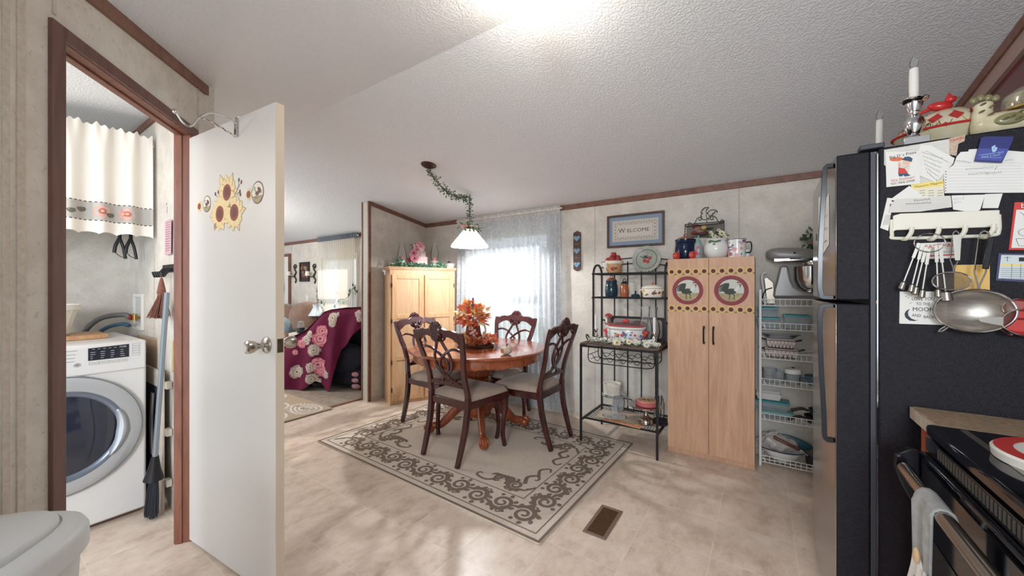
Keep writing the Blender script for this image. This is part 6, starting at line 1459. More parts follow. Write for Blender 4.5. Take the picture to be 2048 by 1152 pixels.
for (x, z, y) in ((-.055, .135, -.024), (-.035, .12, -.029), (-.06, .105, -.030), (-.04, .088, -.035), (.02, .075, -.047), (.0, .06, -.056), (-.015, .055, -.056), (.014, .05, -.056)): mb.ell((x, y, z), (.009, .002, .004), M=Matrix.Rotation(-.5, 4, 'Y'))
mb.build('leaf_marks', HENB, t)
mb = MB()
for k in range(6): a = .2 + .22 * k; mb.tube(bez([(.07, 0, .065), (.09 + .02 * math.cos(a), 0, .09 + .03 * math.sin(a)), (.105 + .03 * math.cos(a), (k - 3) * .004, .10 + .05 * math.sin(a))], 4), .007, 8)
mb.build('tail', HENM, t); t.scale = (.88, .88, .80)
pr = at(2046, 205, Y=1.95); t = thing('glass_ornament_jar', 'gold and clear round ornament at the right frame edge above the hen', 'ornament', (pr.x + .02, 1.98, FT))
mb = MB(); mb.lathe([(0, 0), (.04, 0), (.04, .01), (.02, .03), (.018, .09), (.045, .12), (.055, .15), (.05, .18), (.02, .205), (0, .21)], seg=28); mb.build('globe', mat('antique_glass', '#8d8672', .15, .6, col2='#c9c2ab', nscale=40), t)
mb = MB(); mb.lathe([(.047, .125), (.058, .13), (.058, .136), (.047, .14)], seg=28); mb.build('gold_rim', GLD, t)
# ---- upper cabinets
UC = woodmat('cherry_cabinet', '#4a1512', '#6e211a', 3, (6, 6, 1), .25, .6); UCR = mat('cabinet_rail_sheen', '#a78d84', .35)
t = thing('upper_cabinet', 'dark red cherry upper cabinet with a top rail painted pale for its reflection above the refrigerator', 'cabinet', (.84, .4, 0))
mb = MB(); n_ = 12
def slopebox(mb, x0, x1, y0, y1, zlo, dzhi, mi=0, n_=12):
    V = []
    for i in range(n_ + 1):
        y = y0 + (y1 - y0) * i / n_; zt = ceil_z(y + .4) - dzhi; zb = zlo(y + .4) if callable(zlo) else zlo
        V += [(x0, y, zb), (x1, y, zb), (x1, y, zt), (x0, y, zt)]
    F = [(4 * i + k, 4 * i + (k + 1) % 4, 4 * i + 4 + (k + 1) % 4, 4 * i + 4 + k) for i in range(n_) for k in range(4)] + [(0, 1, 2, 3), (4 * n_, 4 * n_ + 1, 4 * n_ + 2, 4 * n_ + 3)]
    mb.add(V, F, mi)
slopebox(mb, 0.004, .30, 0, 2.75, 1.86, .002); mb.build('cabinet_box', UC, t, smooth=False)
mb = MB(); slopebox(mb, -.012, .004, 0, 2.75, lambda y: ceil_z(y) - .115, .045); mb.build('sheen_rail', UCR, t, smooth=False)  # whitish reflection on the top rail is put into its base colour
mb = MB(); slopebox(mb, -.022, .004, 0, 2.75, lambda y: ceil_z(y) - .045, .002); mb.build('top_trim', TRIM, t, smooth=False)
for k in range(3): mb = MB(); mb.box((-.012, .06 + .9 * k, 1.90), (.003, .90 + .9 * k, 2.12)); mb.build('door', UC, t, bev=.004, smooth=False)
# ================= STOVE + COUNTER =================
CT = mat('speckled_laminate', '#7d6a58', .4, col2='#a8937c', nscale=70); CSIDE = mat('laminate_edge', '#b5aa9c', .5, col2='#9b8e7e', nscale=40); CHB = woodmat('orange_cherry', '#8f4630', '#ab5f44', 3, (8, 8, 1), .4)
t = thing('counter_filler', 'narrow speckled brown counter strip between refrigerator and stove', 'counter', (.385, 1.475, 0))
mb = MB(); mb.box((0, 0, .872), (.66, .20, .91)); o_ = mb.build('countertop', CT, t, bev=.004); 
mb = MB(); mb.box((-.003, .001, .874), (0, .199, .908)); mb.build('front_edge', CSIDE, t, smooth=False)
mb = MB(); mb.box((.02, .01, .0), (.64, .19, .872)); mb.build('base_cabinet', CHB, t, smooth=False)
BG = mat('black_glass', '#0b0b12', .06, spec=.6); BE = mat('black_enamel', '#111116', .18); CLT = mat('cooktop_trim', '#8f8880', .3, .8)
sy0, sy1, sx0 = .70, 1.462, .375
t = thing('stove', 'black glass top electric range with stainless oven handle and vent slots', 'stove', (sx0, sy0, 0)); SW = sy1 - sy0
mb = MB(); mb.box((0, 0, .03), (.66, SW, .885)); mb.build('body', BE, t, bev=.003)
mb = MB(); mb.box((-.012, 0, .885), (.60, SW, .915)); mb.build('cooktop', BG, t, bev=.008)
mb = MB(); mb.box((.045, .02, .915), (.058, SW - .02, .9162)); mb.build('cooktop_line', CLT, t, smooth=False)
mb = MB(); mb.box((.60, 0, .885), (.66, SW, 1.04)); mb.build('backguard', BE, t, bev=.004)
mb = MB(); mb.box((-.012, .004, .845), (0, SW - .004, .882)); 
mb.build('vent_strip', BE, t, smooth=False)
mb = MB()
for k in range(40):
    y = .06 + (SW - .16) * k / 39; mb.box((-.0135, y, .853), (-.012, y + .009, .877))
mb.build('vent_slots', mat('slot_grey', '#5b5750', .4, .5), t, smooth=False)
mb = MB(); mb.box((-.028, .006, .20), (-.001, SW - .006, .842)); d = mb.build('oven_door', BG, t, bev=.006)
mb = MB(); mb.box((-.030, .12, .36), (-.0285, SW - .12, .66)); mb.build('oven_window', mat('oven_window', '#33302e', .08), d, smooth=False)
mb = MB(); mb.box((-.028, .006, .04), (-.001, SW - .006, .19)); mb.build('storage_drawer', BE, t, bev=.006)
mb = MB(); mb.tube([(-.062, .05, .80), (-.062, SW - .05, .80)], .015, 18, side=(1, 0, 0)); mb.build('handle_bar', mat('stainless_bar', '#b1a59a', .18, 1), d)
for y in (.03, SW - .005):
    mb = MB(); mb.prism([(-.028, .842), (-.045, .846), (-.074, .825), (-.076, .79), (-.060, .74), (-.040, .70), (-.028, .69)], (0, y, 0), (1, 0, 0), (0, 0, 1), .022); mb.build('handle_bracket', BE, d, bev=.003)
# towel
t = thing('hanging_towel', 'white kitchen towel with grey fabric loop and wooden toggle on the oven handle', 'towel', (sx0 - .062, 1.20, .80))
TWG = mat('towel_grey', '#8c8d8e', .9, col2='#a3a3a1', nscale=40); TWW = mat('towel_white', '#d8d5cf', .95, col2='#c6c2bb', nscale=18)
mb = MB(); 
def loopf(u_, v__):
    y = (-.055 + .11 * u_) * (1 - .35 * v__); L_ = v__ * .26; r = .0175
    if L_ < .05: a = PI * (L_ / .05); x, z = r * math.cos(a), r * math.sin(a)
    else: x, z = -r - .004 * math.sin(u_ * 9), -(L_ - .05)
    return (x + .004 * math.sin(u_ * 12) * (v__ > .2), y, z)
mb.grid(loopf, 18, 26); mb.build('fabric_loop', TWG, t, solid=.004)
mb = MB()
def tow(u_, v__):
    w = .035 + .075 * min(1, v__ * 2.2); y = (-1 + 2 * u_) * w; return (-.024 - .012 * math.sin(u_ * 16 + v__ * 2) * min(1, v__ * 3), y, -.13 - .36 * v__ - .01 * math.sin(u_ * 10))
mb.grid(tow, 40, 16); mb.build('towel_cloth', TWW, t, solid=.005)
mb = MB(); mb.ell((-.030, -.006, -.115), (.006, .012, .018)); mb.build('wooden_toggle', mat('bone_toggle', '#c9a982', .5), t)
# burner cover
t = thing('burner_cover', 'round white and red rimmed burner cover on the black stove top', 'burner cover', (.545, 1.25, .9165))
mb = MB(); mb.lathe([(.128, 0), (.130, .0), (.132, .016), (.128, .020), (0, .020)], seg=56); mb.build('cover', mat('cover_white', '#d6d3cd', .35), t)
mb = MB(); mb.lathe([(.100, .0203), (.127, .0203), (.127, .0210), (.100, .0210), (.100, .0203)], seg=56); mb.build('red_rim', mat('cover_red', '#b23432', .35), t)
mb = MB(); rnd = random.Random(6)
for k in range(16): a = rnd.uniform(0, 2 * PI); r = rnd.uniform(.02, .08); mb.ribbon([(r * math.cos(a), r * math.sin(a)), (r * math.cos(a) + .015, r * math.sin(a) + rnd.uniform(-.01, .01)), (r * math.cos(a) + .025, r * math.sin(a) + rnd.uniform(-.015, .015))], [.004, .006, .002], (0, 0, .0203), (1, 0, 0), (0, 1, 0), .0006, 0 if k % 3 else 1)
mb.build('printed_motif', [BLK, REDI], t, smooth=False)
mb = MB(); mb.lathe([(.05, 0), (.095, 0), (.095, .0012), (.05, .0012), (.05, 0)], seg=48); one(mb, 'burner_ring', mat('burner_mark', '#8b8b90', .3), 'pale circular burner mark on the glass stove top near the frame edge', 'burner mark', (.50, 1.02, .9165))
# floor vent
t = thing('floor_register', 'brown metal floor register with slats in the vinyl floor', 'vent', (-.79, 1.842, .0)); VW, VL = .125, .29
VM = mat('vent_brown', '#8a7566', .4, .4)
mb = MB(); mb.box((0, 0, 0), (VW, .018, .005)); mb.box((0, VL - .018, 0), (VW, VL, .005)); mb.box((0, .018, 0), (.018, VL - .018, .005)); mb.box((VW - .018, .018, 0), (VW, VL - .018, .005)); mb.build('frame', VM, t, bev=.0015, smooth=False)
mb = MB(); mb.box((.018, .018, .0002), (VW - .018, VL - .018, .001)); mb.build('dark_duct', mat('duct_dark', '#3a2519', .9), t, smooth=False)
mb = MB()
for k in range(19): y = .024 + (VL - .048) * k / 18; mb.box((.018, y - .0025, .001), (VW - .018, y + .0025, .0045))
mb.build('slats', mat('vent_slat', '#6e4f3a', .4, .4), t, smooth=False)
# ================= THINGS ON THE BAKER'S RACK =================
def on(px, Y, z): p = at(px, 600, Y=Y); return (p.x, Y, z)
def handle_loop(mb, pts, r, mi=0): mb.tube(bez(pts, 6), r, 8, mi, side=(0, 1, 0))
NVY = mat('navy_glaze', '#16233d', .12); TEALG = mat('teal_glaze', '#1f3a46', .12); TERR = mat('terracotta_glaze', '#a85f3f', .25); RUST = mat('rust_lid', '#9a5a44', .4); DKL = mat('dark_lid', '#2b2a31', .3)
MIX = mat('enamel_white', '#e5e5e2', .2); FL = [MIX, mat('floral_red', '#c0405a', .4), mat('floral_pink', '#e79aa5', .4), mat('floral_blue', '#4a6a9a', .4), mat('floral_teal', '#4f8f97', .4), mat('floral_orange', '#d98a5a', .4), mat('floral_green', '#6a8a5a', .4)]
def wallspots(mb, rf, z0, z1, n_, rnd, size=(.006, .013), sx=1, sy=1, mis=(1, 2, 3, 4, 5, 6)):
    """small printed flowers on an upright round wall of radius rf(z)"""
    for _ in range(n_):
        a = rnd.uniform(0, 2 * PI); z = rnd.uniform(z0, z1); m_ = rnd.choice(mis); s = rnd.uniform(*size)
        for k in range(5 if m_ in (1, 2, 3, 5) else 2):
            b = 2 * PI * k / 5 + a; ca_, cz = s * .6 * math.cos(b), s * .6 * math.sin(b); P = []
            for q in range(7):
                aa = a + (ca_ + s * .5 * math.cos(2 * PI * q / 7)) / rf(z); zz = z + cz + s * .5 * math.sin(2 * PI * q / 7); r = rf(zz) + .0012 + .0001 * k
                P.append((r * math.cos(aa) * sx, r * math.sin(aa) * sy, zz))
            mb.add(P, [tuple(range(7))], m_)
def jar(name, label, loc, prof, m, lidm, lz, lr, group=None, cat='jar', loop=True):
    t = thing(name, label, cat, loc, 0, group); mb = MB(); mb.shell(prof, .004, seg=36); mb.build('body', m, t)
    mb = MB(); mb.lathe([(0, lz), (lr, lz), (lr * 1.02, lz + .006), (lr * .75, lz + .016), (lr * .3, lz + .024), (0, lz + .025)], seg=32)
    if loop: mb.tube(bez([(-.014, 0, lz + .02), (-.008, 0, lz + .042), (.008, 0, lz + .042), (.014, 0, lz + .02)], 6), .004, 8, side=(0, 1, 0))
    mb.build('lid', lidm, t); return t
z2 = 1.202
jar('cookie_jar', 'large dark teal glazed jar with rust lid on the second rack shelf', on(1223, 3.30, z2), [(.048, 0), (.054, .01), (.058, .05), (.054, .10), (.047, .122), (.050, .128), (.050, .145)], TEALG, RUST, .146, .044)
jar('canister', 'small terracotta glazed canister with dark lid beside the teal jar', on(1249, 3.30, z2), [(.032, 0), (.036, .01), (.038, .045), (.033, .09), (.031, .097), (.034, .103), (.034, .113)], TERR, DKL, .114, .030)
t = thing('pot_lid', 'small dark teal ceramic lid lying alone on the rack shelf', 'lid', on(1271, 3.28, z2)); mb = MB(); mb.lathe([(0, .002), (.036, .002), (.038, .012), (.030, .024), (.008, .030), (.005, .038), (.009, .048), (.005, .054), (0, .055)], seg=28); mb.build('lid', TEALG, t)
t = thing('casserole_dish', 'oval cream casserole with autumn leaf pattern and lid, right on the second rack shelf', 'dish', on(1305, 3.28, z2))
mb = MB(); rnd = random.Random(12); K_ = lambda z: .062 + .008 * min(1, z / .05)
mb.shell([(.058, 0), (.062, .005), (.070, .05), (.072, .072)], .004, seg=40, sx=1.25, sy=.85); wallspots(mb, K_, .015, .06, 40, rnd, (.007, .013), 1.25, .85, (1, 2, 3, 4)); mb.build('body', [CREAM, mat('leaf_burgundy', '#7a2d2b', .5), mat('leaf_olive', '#6d6a35', .5), mat('leaf_ochre', '#c29a45', .5), mat('leaf_brown', '#6b4a35', .5)], t, smooth=True)
mb = MB(); mb.lathe([(.068, .074), (.073, .076), (.07, .084), (.05, .098), (.02, .106), (0, .107)], seg=40, sx=1.25, sy=.85); mb.build('lid', CREAM, t)
mb = MB(); mb.ell((0, 0, .112), (.010, .008, .009)); mb.ell((.008, 0, .122), (.006, .004, .008)); mb.build('knob', LEAF[3], t)
for s in (-1, 1): mb = MB(); mb.tube(bez([(s * .086, -.02, .06), (s * .10, -.012, .062), (s * .10, .012, .062), (s * .086, .02, .06)], 5), .005, 8); mb.build('handle', CREAM, t)
# top shelf: apple basket jar and plate
z3 = 1.412
t = thing('apple_basket_jar', 'basket shaped cookie jar with red apples on top and a white bow', 'jar', on(1228, 3.30, z3))
APR = mat('apple_red', '#8e2530', .25, col2='#a8443f', nscale=14); BSK = mat('basket_tan', '#cfa57c', .5, col2='#b98a60', nscale=30)
mb = MB(); mb.shell([(.058, 0), (.064, .01), (.074, .095)], .005, seg=40, wob=lambda a, z: 1 + .012 * abs(math.sin(10 * a))); mb.build('basket_body', BSK, t)
mb = MB(); mb.lathe([(.073, .080), (.079, .082), (.080, .108), (.073, .110)], seg=40); mb.build('rim_band', mat('band_cream', '#dcd5c2', .4), t)
for (x, y, z, r) in ((-.04, -.02, .115, .03), (.0, -.035, .12, .028), (.042, -.015, .118, .03), (-.02, .02, .14, .03), (.025, .015, .138, .028), (.0, -.01, .165, .026), (.035, -.03, .108, .02)):
    mb = MB(); mb.lathe([(0, -r * .75), (r * .5, -r * .85), (r * .95, -r * .2), (r, r * .2), (r * .7, r * .8), (r * .2, r * .75), (0, r * .6)], (x, y, z), 16); mb.build('apple', APR, t)
mb = MB(); mb.prism([(-.06, .04), (-.04, .05), (-.05, .075), (-.035, .10), (-.06, .09), (-.075, .105), (-.08, .075)], (-.0, -.075, .0), (1, 0, 0), (0, 0, 1), .004); mb.prism([(-.055, .075), (-.04, .08), (-.05, .02), (-.06, .0)], (0, -.07, 0), (1, 0, 0), (0, 0, 1), .003); mb.build('bow', mat('bow_white', '#d5dad3', .5), t)
mb = MB(); mb.ell((.01, -.064, .04), (.022, .006, .018)); mb.ell((.035, -.058, .042), (.014, .004, .010), 1); mb.build('painted_apple', [APR, PINE], t)
t = thing('decorative_plate', 'large grey green plate with three red apples leaning on the top rack shelf', 'plate', on(1293, 3.33, z3 + .115))
M = Matrix.Rotation(math.radians(76), 4, 'X'); mb = MB(); mb.lathe([(0, -.004), (.085, -.004), (.10, .006), (.118, .010), (.119, .013), (.10, .011), (.085, .003), (0, .002)], seg=56, M=M); mb.build('plate', mat('plate_sage', '#8f968c', .3, col2='#a9aca0', nscale=30), t)
mb = MB(); mb.lathe([(.083, .0042), (.089, .0062), (.088, .0068), (.082, .005)], seg=56, M=M); mb.build('painted_ring', mat('plate_ring', '#67716c', .35), t)
def pl(x, y, z): return tuple(M @ Vector((x, y, z)))
mb = MB()
for (x, y) in ((-.015, -.014), (.028, .010), (.012, -.022)): mb.ell(pl(x, y, .006), (.015, .008, .015))
mb.build('painted_apples', mat('plate_red', '#b43d3f', .3), t)
mb = MB(); rnd = random.Random(20)
for k in range(26): a = rnd.uniform(0, 2 * PI); r = rnd.uniform(.0, .03); x, y = -.018 + r * math.cos(a) * 1.3, .018 + r * math.sin(a) * .6; mb.ell(pl(x, y, .004), (.005, .003, .004), seg=6, rings=4)
mb.build('painted_leaves', mat('plate_dark', '#3c4440', .5), t)
for x in (-.03, .03): mb = MB(); mb.tube([(x, .02, -.112), (x, -.045, -.113), (x, -.05, -.10)], .0025, 6, side=(1, 0, 0)); mb.build('stand_foot', BLACKM, t)
# slow cooker
zc = .828
t = thing('slow_cooker', 'white floral oval slow cooker with red lid and red side handles', 'slow cooker', on(1251, 3.12, zc)); RC = mat('coral_plastic', '#cf4a43', .3)
mb = MB(); rnd = random.Random(31); mb.lathe([(0, 0), (.10, 0), (.112, .012), (.118, .05), (.120, .10), (.118, .112), (0, .112)], seg=56, sx=1.28, sy=.92); wallspots(mb, lambda z: .1185 + .001, .02, .095, 110, rnd, (.006, .014), 1.28, .92); mb.build('base', FL, t)
mb = MB(); mb.lathe([(.112, .112), (.128, .118), (.130, .132), (.122, .136), (.10, .134), (0, .134)], seg=56, sx=1.28, sy=.92); mb.build('crock_rim', MIX, t)
mb = MB(); mb.lathe([(.117, .138), (.118, .143), (.09, .158), (.05, .167), (0, .170)], seg=48, sx=1.25, sy=.9); mb.build('glass_lid', glass('smoked_glass', '#6b6468', .6), t)
mb = MB(); mb.lathe([(.112, .1405), (.120, .140), (.121, .146), (.112, .1475)], seg=48, sx=1.25, sy=.9); mb.build('lid_rim', RC, t)
mb = MB(); mb.box((-.024, -.012, .168), (.024, .012, .192)); mb.box((-.016, -.009, .160), (.016, .009, .169)); mb.build('lid_knob', RC, t, bev=.006)
for s in (-1, 1): mb = MB(); mb.prism([(s * .145, .105), (s * .19, .100), (s * .186, .085), (s * .175, .080), (s * .168, .055), (s * .148, .05)], (0, .02, 0), (1, 0, 0), (0, 0, 1), .04); mb.build('side_handle', RC, t, bev=.006)
# candlesticks either side
def mini_candle(px, Y, label):
    t = thing('electric_candle', label, 'candle', on(px, Y, RT), 0, None)
    mb = MB(); mb.lathe([(0, 0), (.03, 0), (.032, .006), (.014, .018), (.010, .03), (.019, .05), (.016, .065), (.009, .08), (.012, .09), (.020, .108), (.019, .112), (.008, .112), (0, .112)], seg=24); mb.build('candlestick', SILV, t)
    mb = MB(); mb.lathe([(0, .11), (.0095, .11), (.0095, .225), (.006, .228), (0, .228)], seg=16); mb.build('candle_sleeve', mat('sleeve_white', '#dfdfe0', .5), t)
    mb = MB(); mb.lathe([(.005, .228), (.009, .24), (.007, .255), (.001, .27)], seg=14); mb.build('bulb', CLEAR, t)
mini_candle(1192, 3.03, 'white electric candle in a silver stick left of the slow cooker'); mini_candle(1309, 3.00, 'white electric candle in a silver stick right of the slow cooker')
# glass hurricane shades behind
for px, Y, lab, h in ((1291, 3.20, 'tall clear glass vase with waisted neck behind the right electric candle', .30), (1306, 3.28, 'clear glass hurricane shade with bulging belly, rearmost by the pantry', .29)):
    t = thing('glass_vase', lab, 'vase', on(px, Y, RT)); mb = MB(); pr = [(.03, 0), (.045, .03), (.056, .09), (.050, .15), (.030, .22), (.032, .27), (.038, h)]
    mb.lathe(pr + [(r - .002, z + (.002 if i == 6 else 0)) for i, (r, z) in reversed(list(enumerate(pr)))], seg=32); mb.build('glass', CLEAR, t)
# rooster and wood things behind the cooker
t = thing('rooster_figurine', 'painted rooster figurine with red comb behind the slow cooker', 'figurine', on(1218, 3.30, RT))
mb = MB(); mb.tube(bez([(0, 0, 0), (0, 0, .06), (.005, 0, .12), (-.005, -.0, .17)], 5), [.034] * 6 + [.030] * 5 + [.026] * 5, 14, side=(1, 0, 0)); mb.ell((-.006, -.005, .18), (.024, .022, .028)); mb.build('body', mat('rooster_body', '#6b4f4a', .6, col2='#8b6e62', nscale=30), t)
mb = MB(); mb.ell((-.014, -.018, .165), (.013, .010, .032)); mb.build('cream_face', CREAM, t)
mb = MB()
for k in range(5): mb.ell((-.026 + .013 * k, -.004, .206 + .008 * math.sin(k * .9)), (.011, .007, .014))
mb.ell((-.026, -.014, .145), (.008, .007, .02)); mb.build('comb', mat('comb_red', '#a8332f', .5), t)
mb = MB(); mb.ell((-.017, -.026, .184), .004); mb.build('eye', BLK, t)
t = thing('carved_basket', 'dark brown feathered hen basket behind the slow cooker', 'basket', on(1272, 3.33, RT)); DB = mat('dark_feather', '#4a3834', .8, col2='#6b534a', nscale=60, bump=.8, bscale=150)
mb = MB(); mb.ell((.02, 0, .12), (.085, .035, .05)); mb.lathe([(0, 0), (.05, 0), (.06, .08), (.05, .12), (0, .12)], (.02, 0, 0), 24, sx=1.2, sy=.5); mb.build('body', DB, t)
mb = MB(); mb.prism([(-.095, .10), (-.055, .10), (-.05, .13), (-.07, .165), (-.088, .195), (-.082, .15)], (0, .0, 0), (1, 0, 0), (0, 0, 1), .02); mb.build('tail', DB, t, bev=.004)
t = thing('dark_tray_upright', 'dark tray standing on edge against the rack grille', 'tray', on(1280, 3.385, RT)); mb = MB(); P = []
for (cx, cz, a0) in ((-.20, .03, PI), (.22, .03, 1.5 * PI), (.22, .17, 0), (-.20, .17, .5 * PI)):
    for k in range(5): a = a0 + k * PI / 8; P.append((cx + .03 * math.cos(a), cz + .03 * math.sin(a)))
mb.prism(P, (-.03, -.008, .0), (1, 0, 0), (0, 0, 1), .012); mb.build('tray', mat('tray_dark', '#222228', .4), t, bev=.003)
mb = MB(); mb.prism([(p[0] * .88, .1 + (p[1] - .1) * .8) for p in P], (-.03, -.021, 0), (1, 0, 0), (0, 0, 1), .0005); mb.build('inset', mat('tray_inset', '#8c8580', .6), t)
# daisy garland
t = thing('daisy_garland', 'artificial white daisy and blossom garland along the front edge of the rack top', 'garland', on(1250, 2.96, RT))
WPT = [mat('petal_white', '#e8e6dc', .8), mat('petal_cream', '#f0e6c8', .8), mat('daisy_centre', '#8a7440', .8)]; g0 = Vector(t.location); mb = MB(); rnd = random.Random(17)
def flower(mb, c, d, r, n_, mi, mc, layers=2):
    d = Vector(d).normalized(); u_ = d.orthogonal().normalized(); w = d.cross(u_); c = Vector(c)
    for L_ in range(layers):
        for k in range(n_):
            a = 2 * PI * (k + L_ * .5) / n_; e = u_ * math.cos(a) + w * math.sin(a); s = u_ * -math.sin(a) + w * math.cos(a); R_ = r * (1 - .25 * L_); h = d * r * (.15 + .25 * L_)
            mb.add([c + e * R_ * .15, c + e * R_ * .6 + s * R_ * .17 + h * .8, c + e * R_ + h * .5, c + e * R_ * .6 - s * R_ * .17 + h * .8], [(0, 1, 2, 3)], mi)
    mb.ell(c + d * r * .12, r * .2, mc, 8, 5)
lv = MB()
for i in range(42):
    px = 1181 + 136 * i / 41 + rnd.uniform(-2, 2); p = Vector(on(px, 2.965 + rnd.uniform(-.02, .03), RT)) - g0
    for _ in range(2): flower(mb, p + Vector((rnd.uniform(-.01, .01), rnd.uniform(-.015, .02), rnd.uniform(.018, .045))), (rnd.uniform(-.6, .6), -1, rnd.uniform(.1, 1)), rnd.uniform(.012, .02), 6, 0, 0 if rnd.random() < .6 else 2)
    sprig(lv, p + Vector((0, 0, .015)), 4, .022, rnd, (0, 1, 2), (.012, .022))
mb.build('white_blossoms', WPT, t, smooth=False); lv.build('leaves', GREEN, t, smooth=False)
for px, py, r, m_ in ((1234, 686, .038, 1), (1258, 684, .026, 1), (1293, 690, .028, 0), (1303, 684, .024, 0)):
    p = at(px, py, Y=2.945) - g0; mb = MB(); flower(mb, p, (.3, -1, .35), r, 14, m_, 2, 3); mb.build('daisy', WPT, t, smooth=False)
p = on(1306, 2.99, RT + .0); 
# lower shelf
zl_ = .196
t = thing('paper_sheets', 'loose papers and orange print mat lying on the lower rack shelf', 'papers', (rx0 + .30, 3.12, zl_)); mb = MB()
for k, (x0, y0, x1, y1, a, mi) in enumerate(((-.22, -.13, .12, .13, .1, 0), (-.12, -.16, .20, .10, -.15, 1), (.0, -.12, .26, .16, .12, 0))):
    mb.box((x0, y0, .001 + .0015 * k), (x1, y1, .002 + .0015 * k), mi, Matrix.Rotation(a, 4, 'Z'))
mb.build('sheet', [mat('newsprint', '#c9b9a4', .8, col2='#a89b8b', nscale=50), mat('orange_print', '#c9693f', .7, col2='#d9b48f', nscale=30)], t, smooth=False)
t = thing('glass_cake_stand', 'clear glass pedestal cake stand holding a white wicker basket', 'cake stand', on(1229, 3.10, zl_ + .006))
CL2 = glass('pressed_glass', '#c5ccd0', .22)
mb = MB(); mb.lathe([(0, 0), (.085, 0), (.10, .004), (.088, .008), (.03, .012), (.028, .04), (.034, .06), (.030, .085), (.018, .10), (.010, .125), (.013, .16), (.05, .172), (.105, .176), (.108, .182), (.05, .178), (0, .178)], seg=48, wob=lambda a, z: 1 + .012 * math.cos(20 * a)); mb.build('stand', CL2, t)
t = thing('wicker_basket', 'small white openwork basket on the glass cake stand', 'basket', on(1224, 3.10, zl_ + .190)); mb = MB()
for k in range(30):
    a = 2 * PI * k / 30; d = Vector((math.cos(a), math.sin(a), 0)); mb.tube([d * .062 + Vector((0, 0, .004)), d * .070 + Vector((0, 0, .085))], .0028, 5)
for k in range(12): z = .008 + .0068 * k; r = .062 + .0085 * k / 12; mb.lathe([(r - .0022, z), (r + .003, z), (r + .003, z + .0038), (r - .0022, z + .0038), (r - .0022, z)], seg=36)
mb.lathe([(.068, .084), (.075, .086), (.075, .092), (.068, .092), (.068, .084)], seg=36); mb.build('woven_side', SL, t)
mb = MB(); mb.lathe([(0, .0), (.062, .0), (.062, .006), (0, .006)], seg=30); 
for a in (.4, 1.9, 3.5, 5.1): mb.ell((.06 * math.cos(a), .06 * math.sin(a), -.001), (.01, .01, .006))
mb.build('bottom', SL, t)
mb = MB(); mb.ell((0, 0, .066), (.062, .062, .022), seg=24); mb.build('white_filling', mat('white_fill', '#dcdad5', .7, bump=.6, bscale=60), t)
t = thing('metal_cake_stand', 'silver pedestal cake stand on the lower rack shelf', 'cake stand', on(1292, 3.07, zl_ + .006)); SVT = mat('tarnished_silver', '#b5aeaa', .15, 1)
mb = MB(); mb.lathe([(0, 0), (.060, 0), (.062, .006), (.060, .03), (.05, .045), (.028, .055), (.016, .075), (.014, .10), (.028, .125), (.032, .13), (0.02, .132), (.10, .136), (.128, .142), (.129, .150), (.10, .146), (0, .145)], seg=56); mb.build('stand', SVT, t)
t = thing('pink_cheesecake', 'flat pink sided cake with pale top on the silver cake stand', 'cake', on(1293, 3.075, zl_ + .153))
mb = MB(); mb.lathe([(0, 0), (.078, 0), (.082, .004), (.082, .030), (.076, .036), (0, .036)], seg=48); mb.lathe([(0, .0362), (.074, .0362), (.070, .040), (0, .041)], seg=40, mi=1)
for k in range(8): a = 2 * PI * k / 8; mb.tube([(.01 * math.cos(a), .01 * math.sin(a), .0415), (.06 * math.cos(a), .06 * math.sin(a), .0415)], .002, 5, 2)
mb.build('cake', [mat('cake_side_pink', '#c9696b', .5), mat('cake_top_cream', '#d9b292', .6), mat('cake_mark', '#7a4a38', .6)], t)
t = thing('mason_jar', 'clear jar with dark utensils standing behind the silver cake stand', 'jar', on(1318, 3.27, zl_)); mb = MB(); pr = [(.035, 0), (.042, .01), (.042, .13), (.034, .15), (.036, .17)]; mb.lathe(pr + [(r - .002, z) for r, z in reversed(pr)], seg=28); mb.build('glass', CLEAR, t)
mb = MB(); [mb.tube([(dx, dy, .01), (dx * 2, dy, .19)], .005, 6, side=(0, 1, 0)) for dx, dy in ((-.008, 0), (.01, .008), (.0, -.01))]; mb.build('utensils', DKL, t)
t = thing('pie_pan_stack', 'stack of dark round pans at the right end of the lower rack shelf', 'pans', on(1322, 3.08, zl_)); mb = MB()
mb = MB(); mb.lathe([(0, 0), (.05, 0), (.065, .02), (.066, .022), (.05, .004), (0, .004)], (-.01, .06, 0), 28); mb.build('pan', DKL, t)
mb = MB(); mb.lathe([(0, .012), (.05, .012), (.065, .032), (.066, .034), (.05, .016), (0, .016)], (-.01, .06, 0), 28); mb.build('pan', DKL, t)
t = thing('folded_iron_stand', 'black wire stand behind the glass cake stand', 'stand', on(1252, 3.33, zl_)); mb = MB()
for x in (-.05, .05): mb.tube(bez([(x, 0, .10), (x * 1.3, -.01, .05), (x * 1.6, -.02, .0)], 5), .004, 6)
mb.tube([(-.08, -.02, .004), (.08, -.02, .004)], .004, 6, side=(0, 0, 1)); mb.tube([(-.05, 0, .10), (.05, 0, .10)], .004, 6, side=(0, 0, 1))
mb.build('wire_frame', BLACKM, t)
t = thing('glass_pitcher', 'clear glass pitcher behind the glass cake stand', 'pitcher', on(1238, 3.27, zl_)); mb = MB(); pr = [(.035, 0), (.045, .02), (.05, .09), (.04, .14), (.042, .17)]; mb.lathe(pr + [(r - .002, z) for r, z in reversed(pr)], seg=28); mb.build('glass', CL2, t)
mb = MB(); mb.tube(bez([(.04, 0, .15), (.075, 0, .14), (.075, 0, .07), (.048, 0, .05)], 6), .005, 8); mb.build('handle', CL2, t)

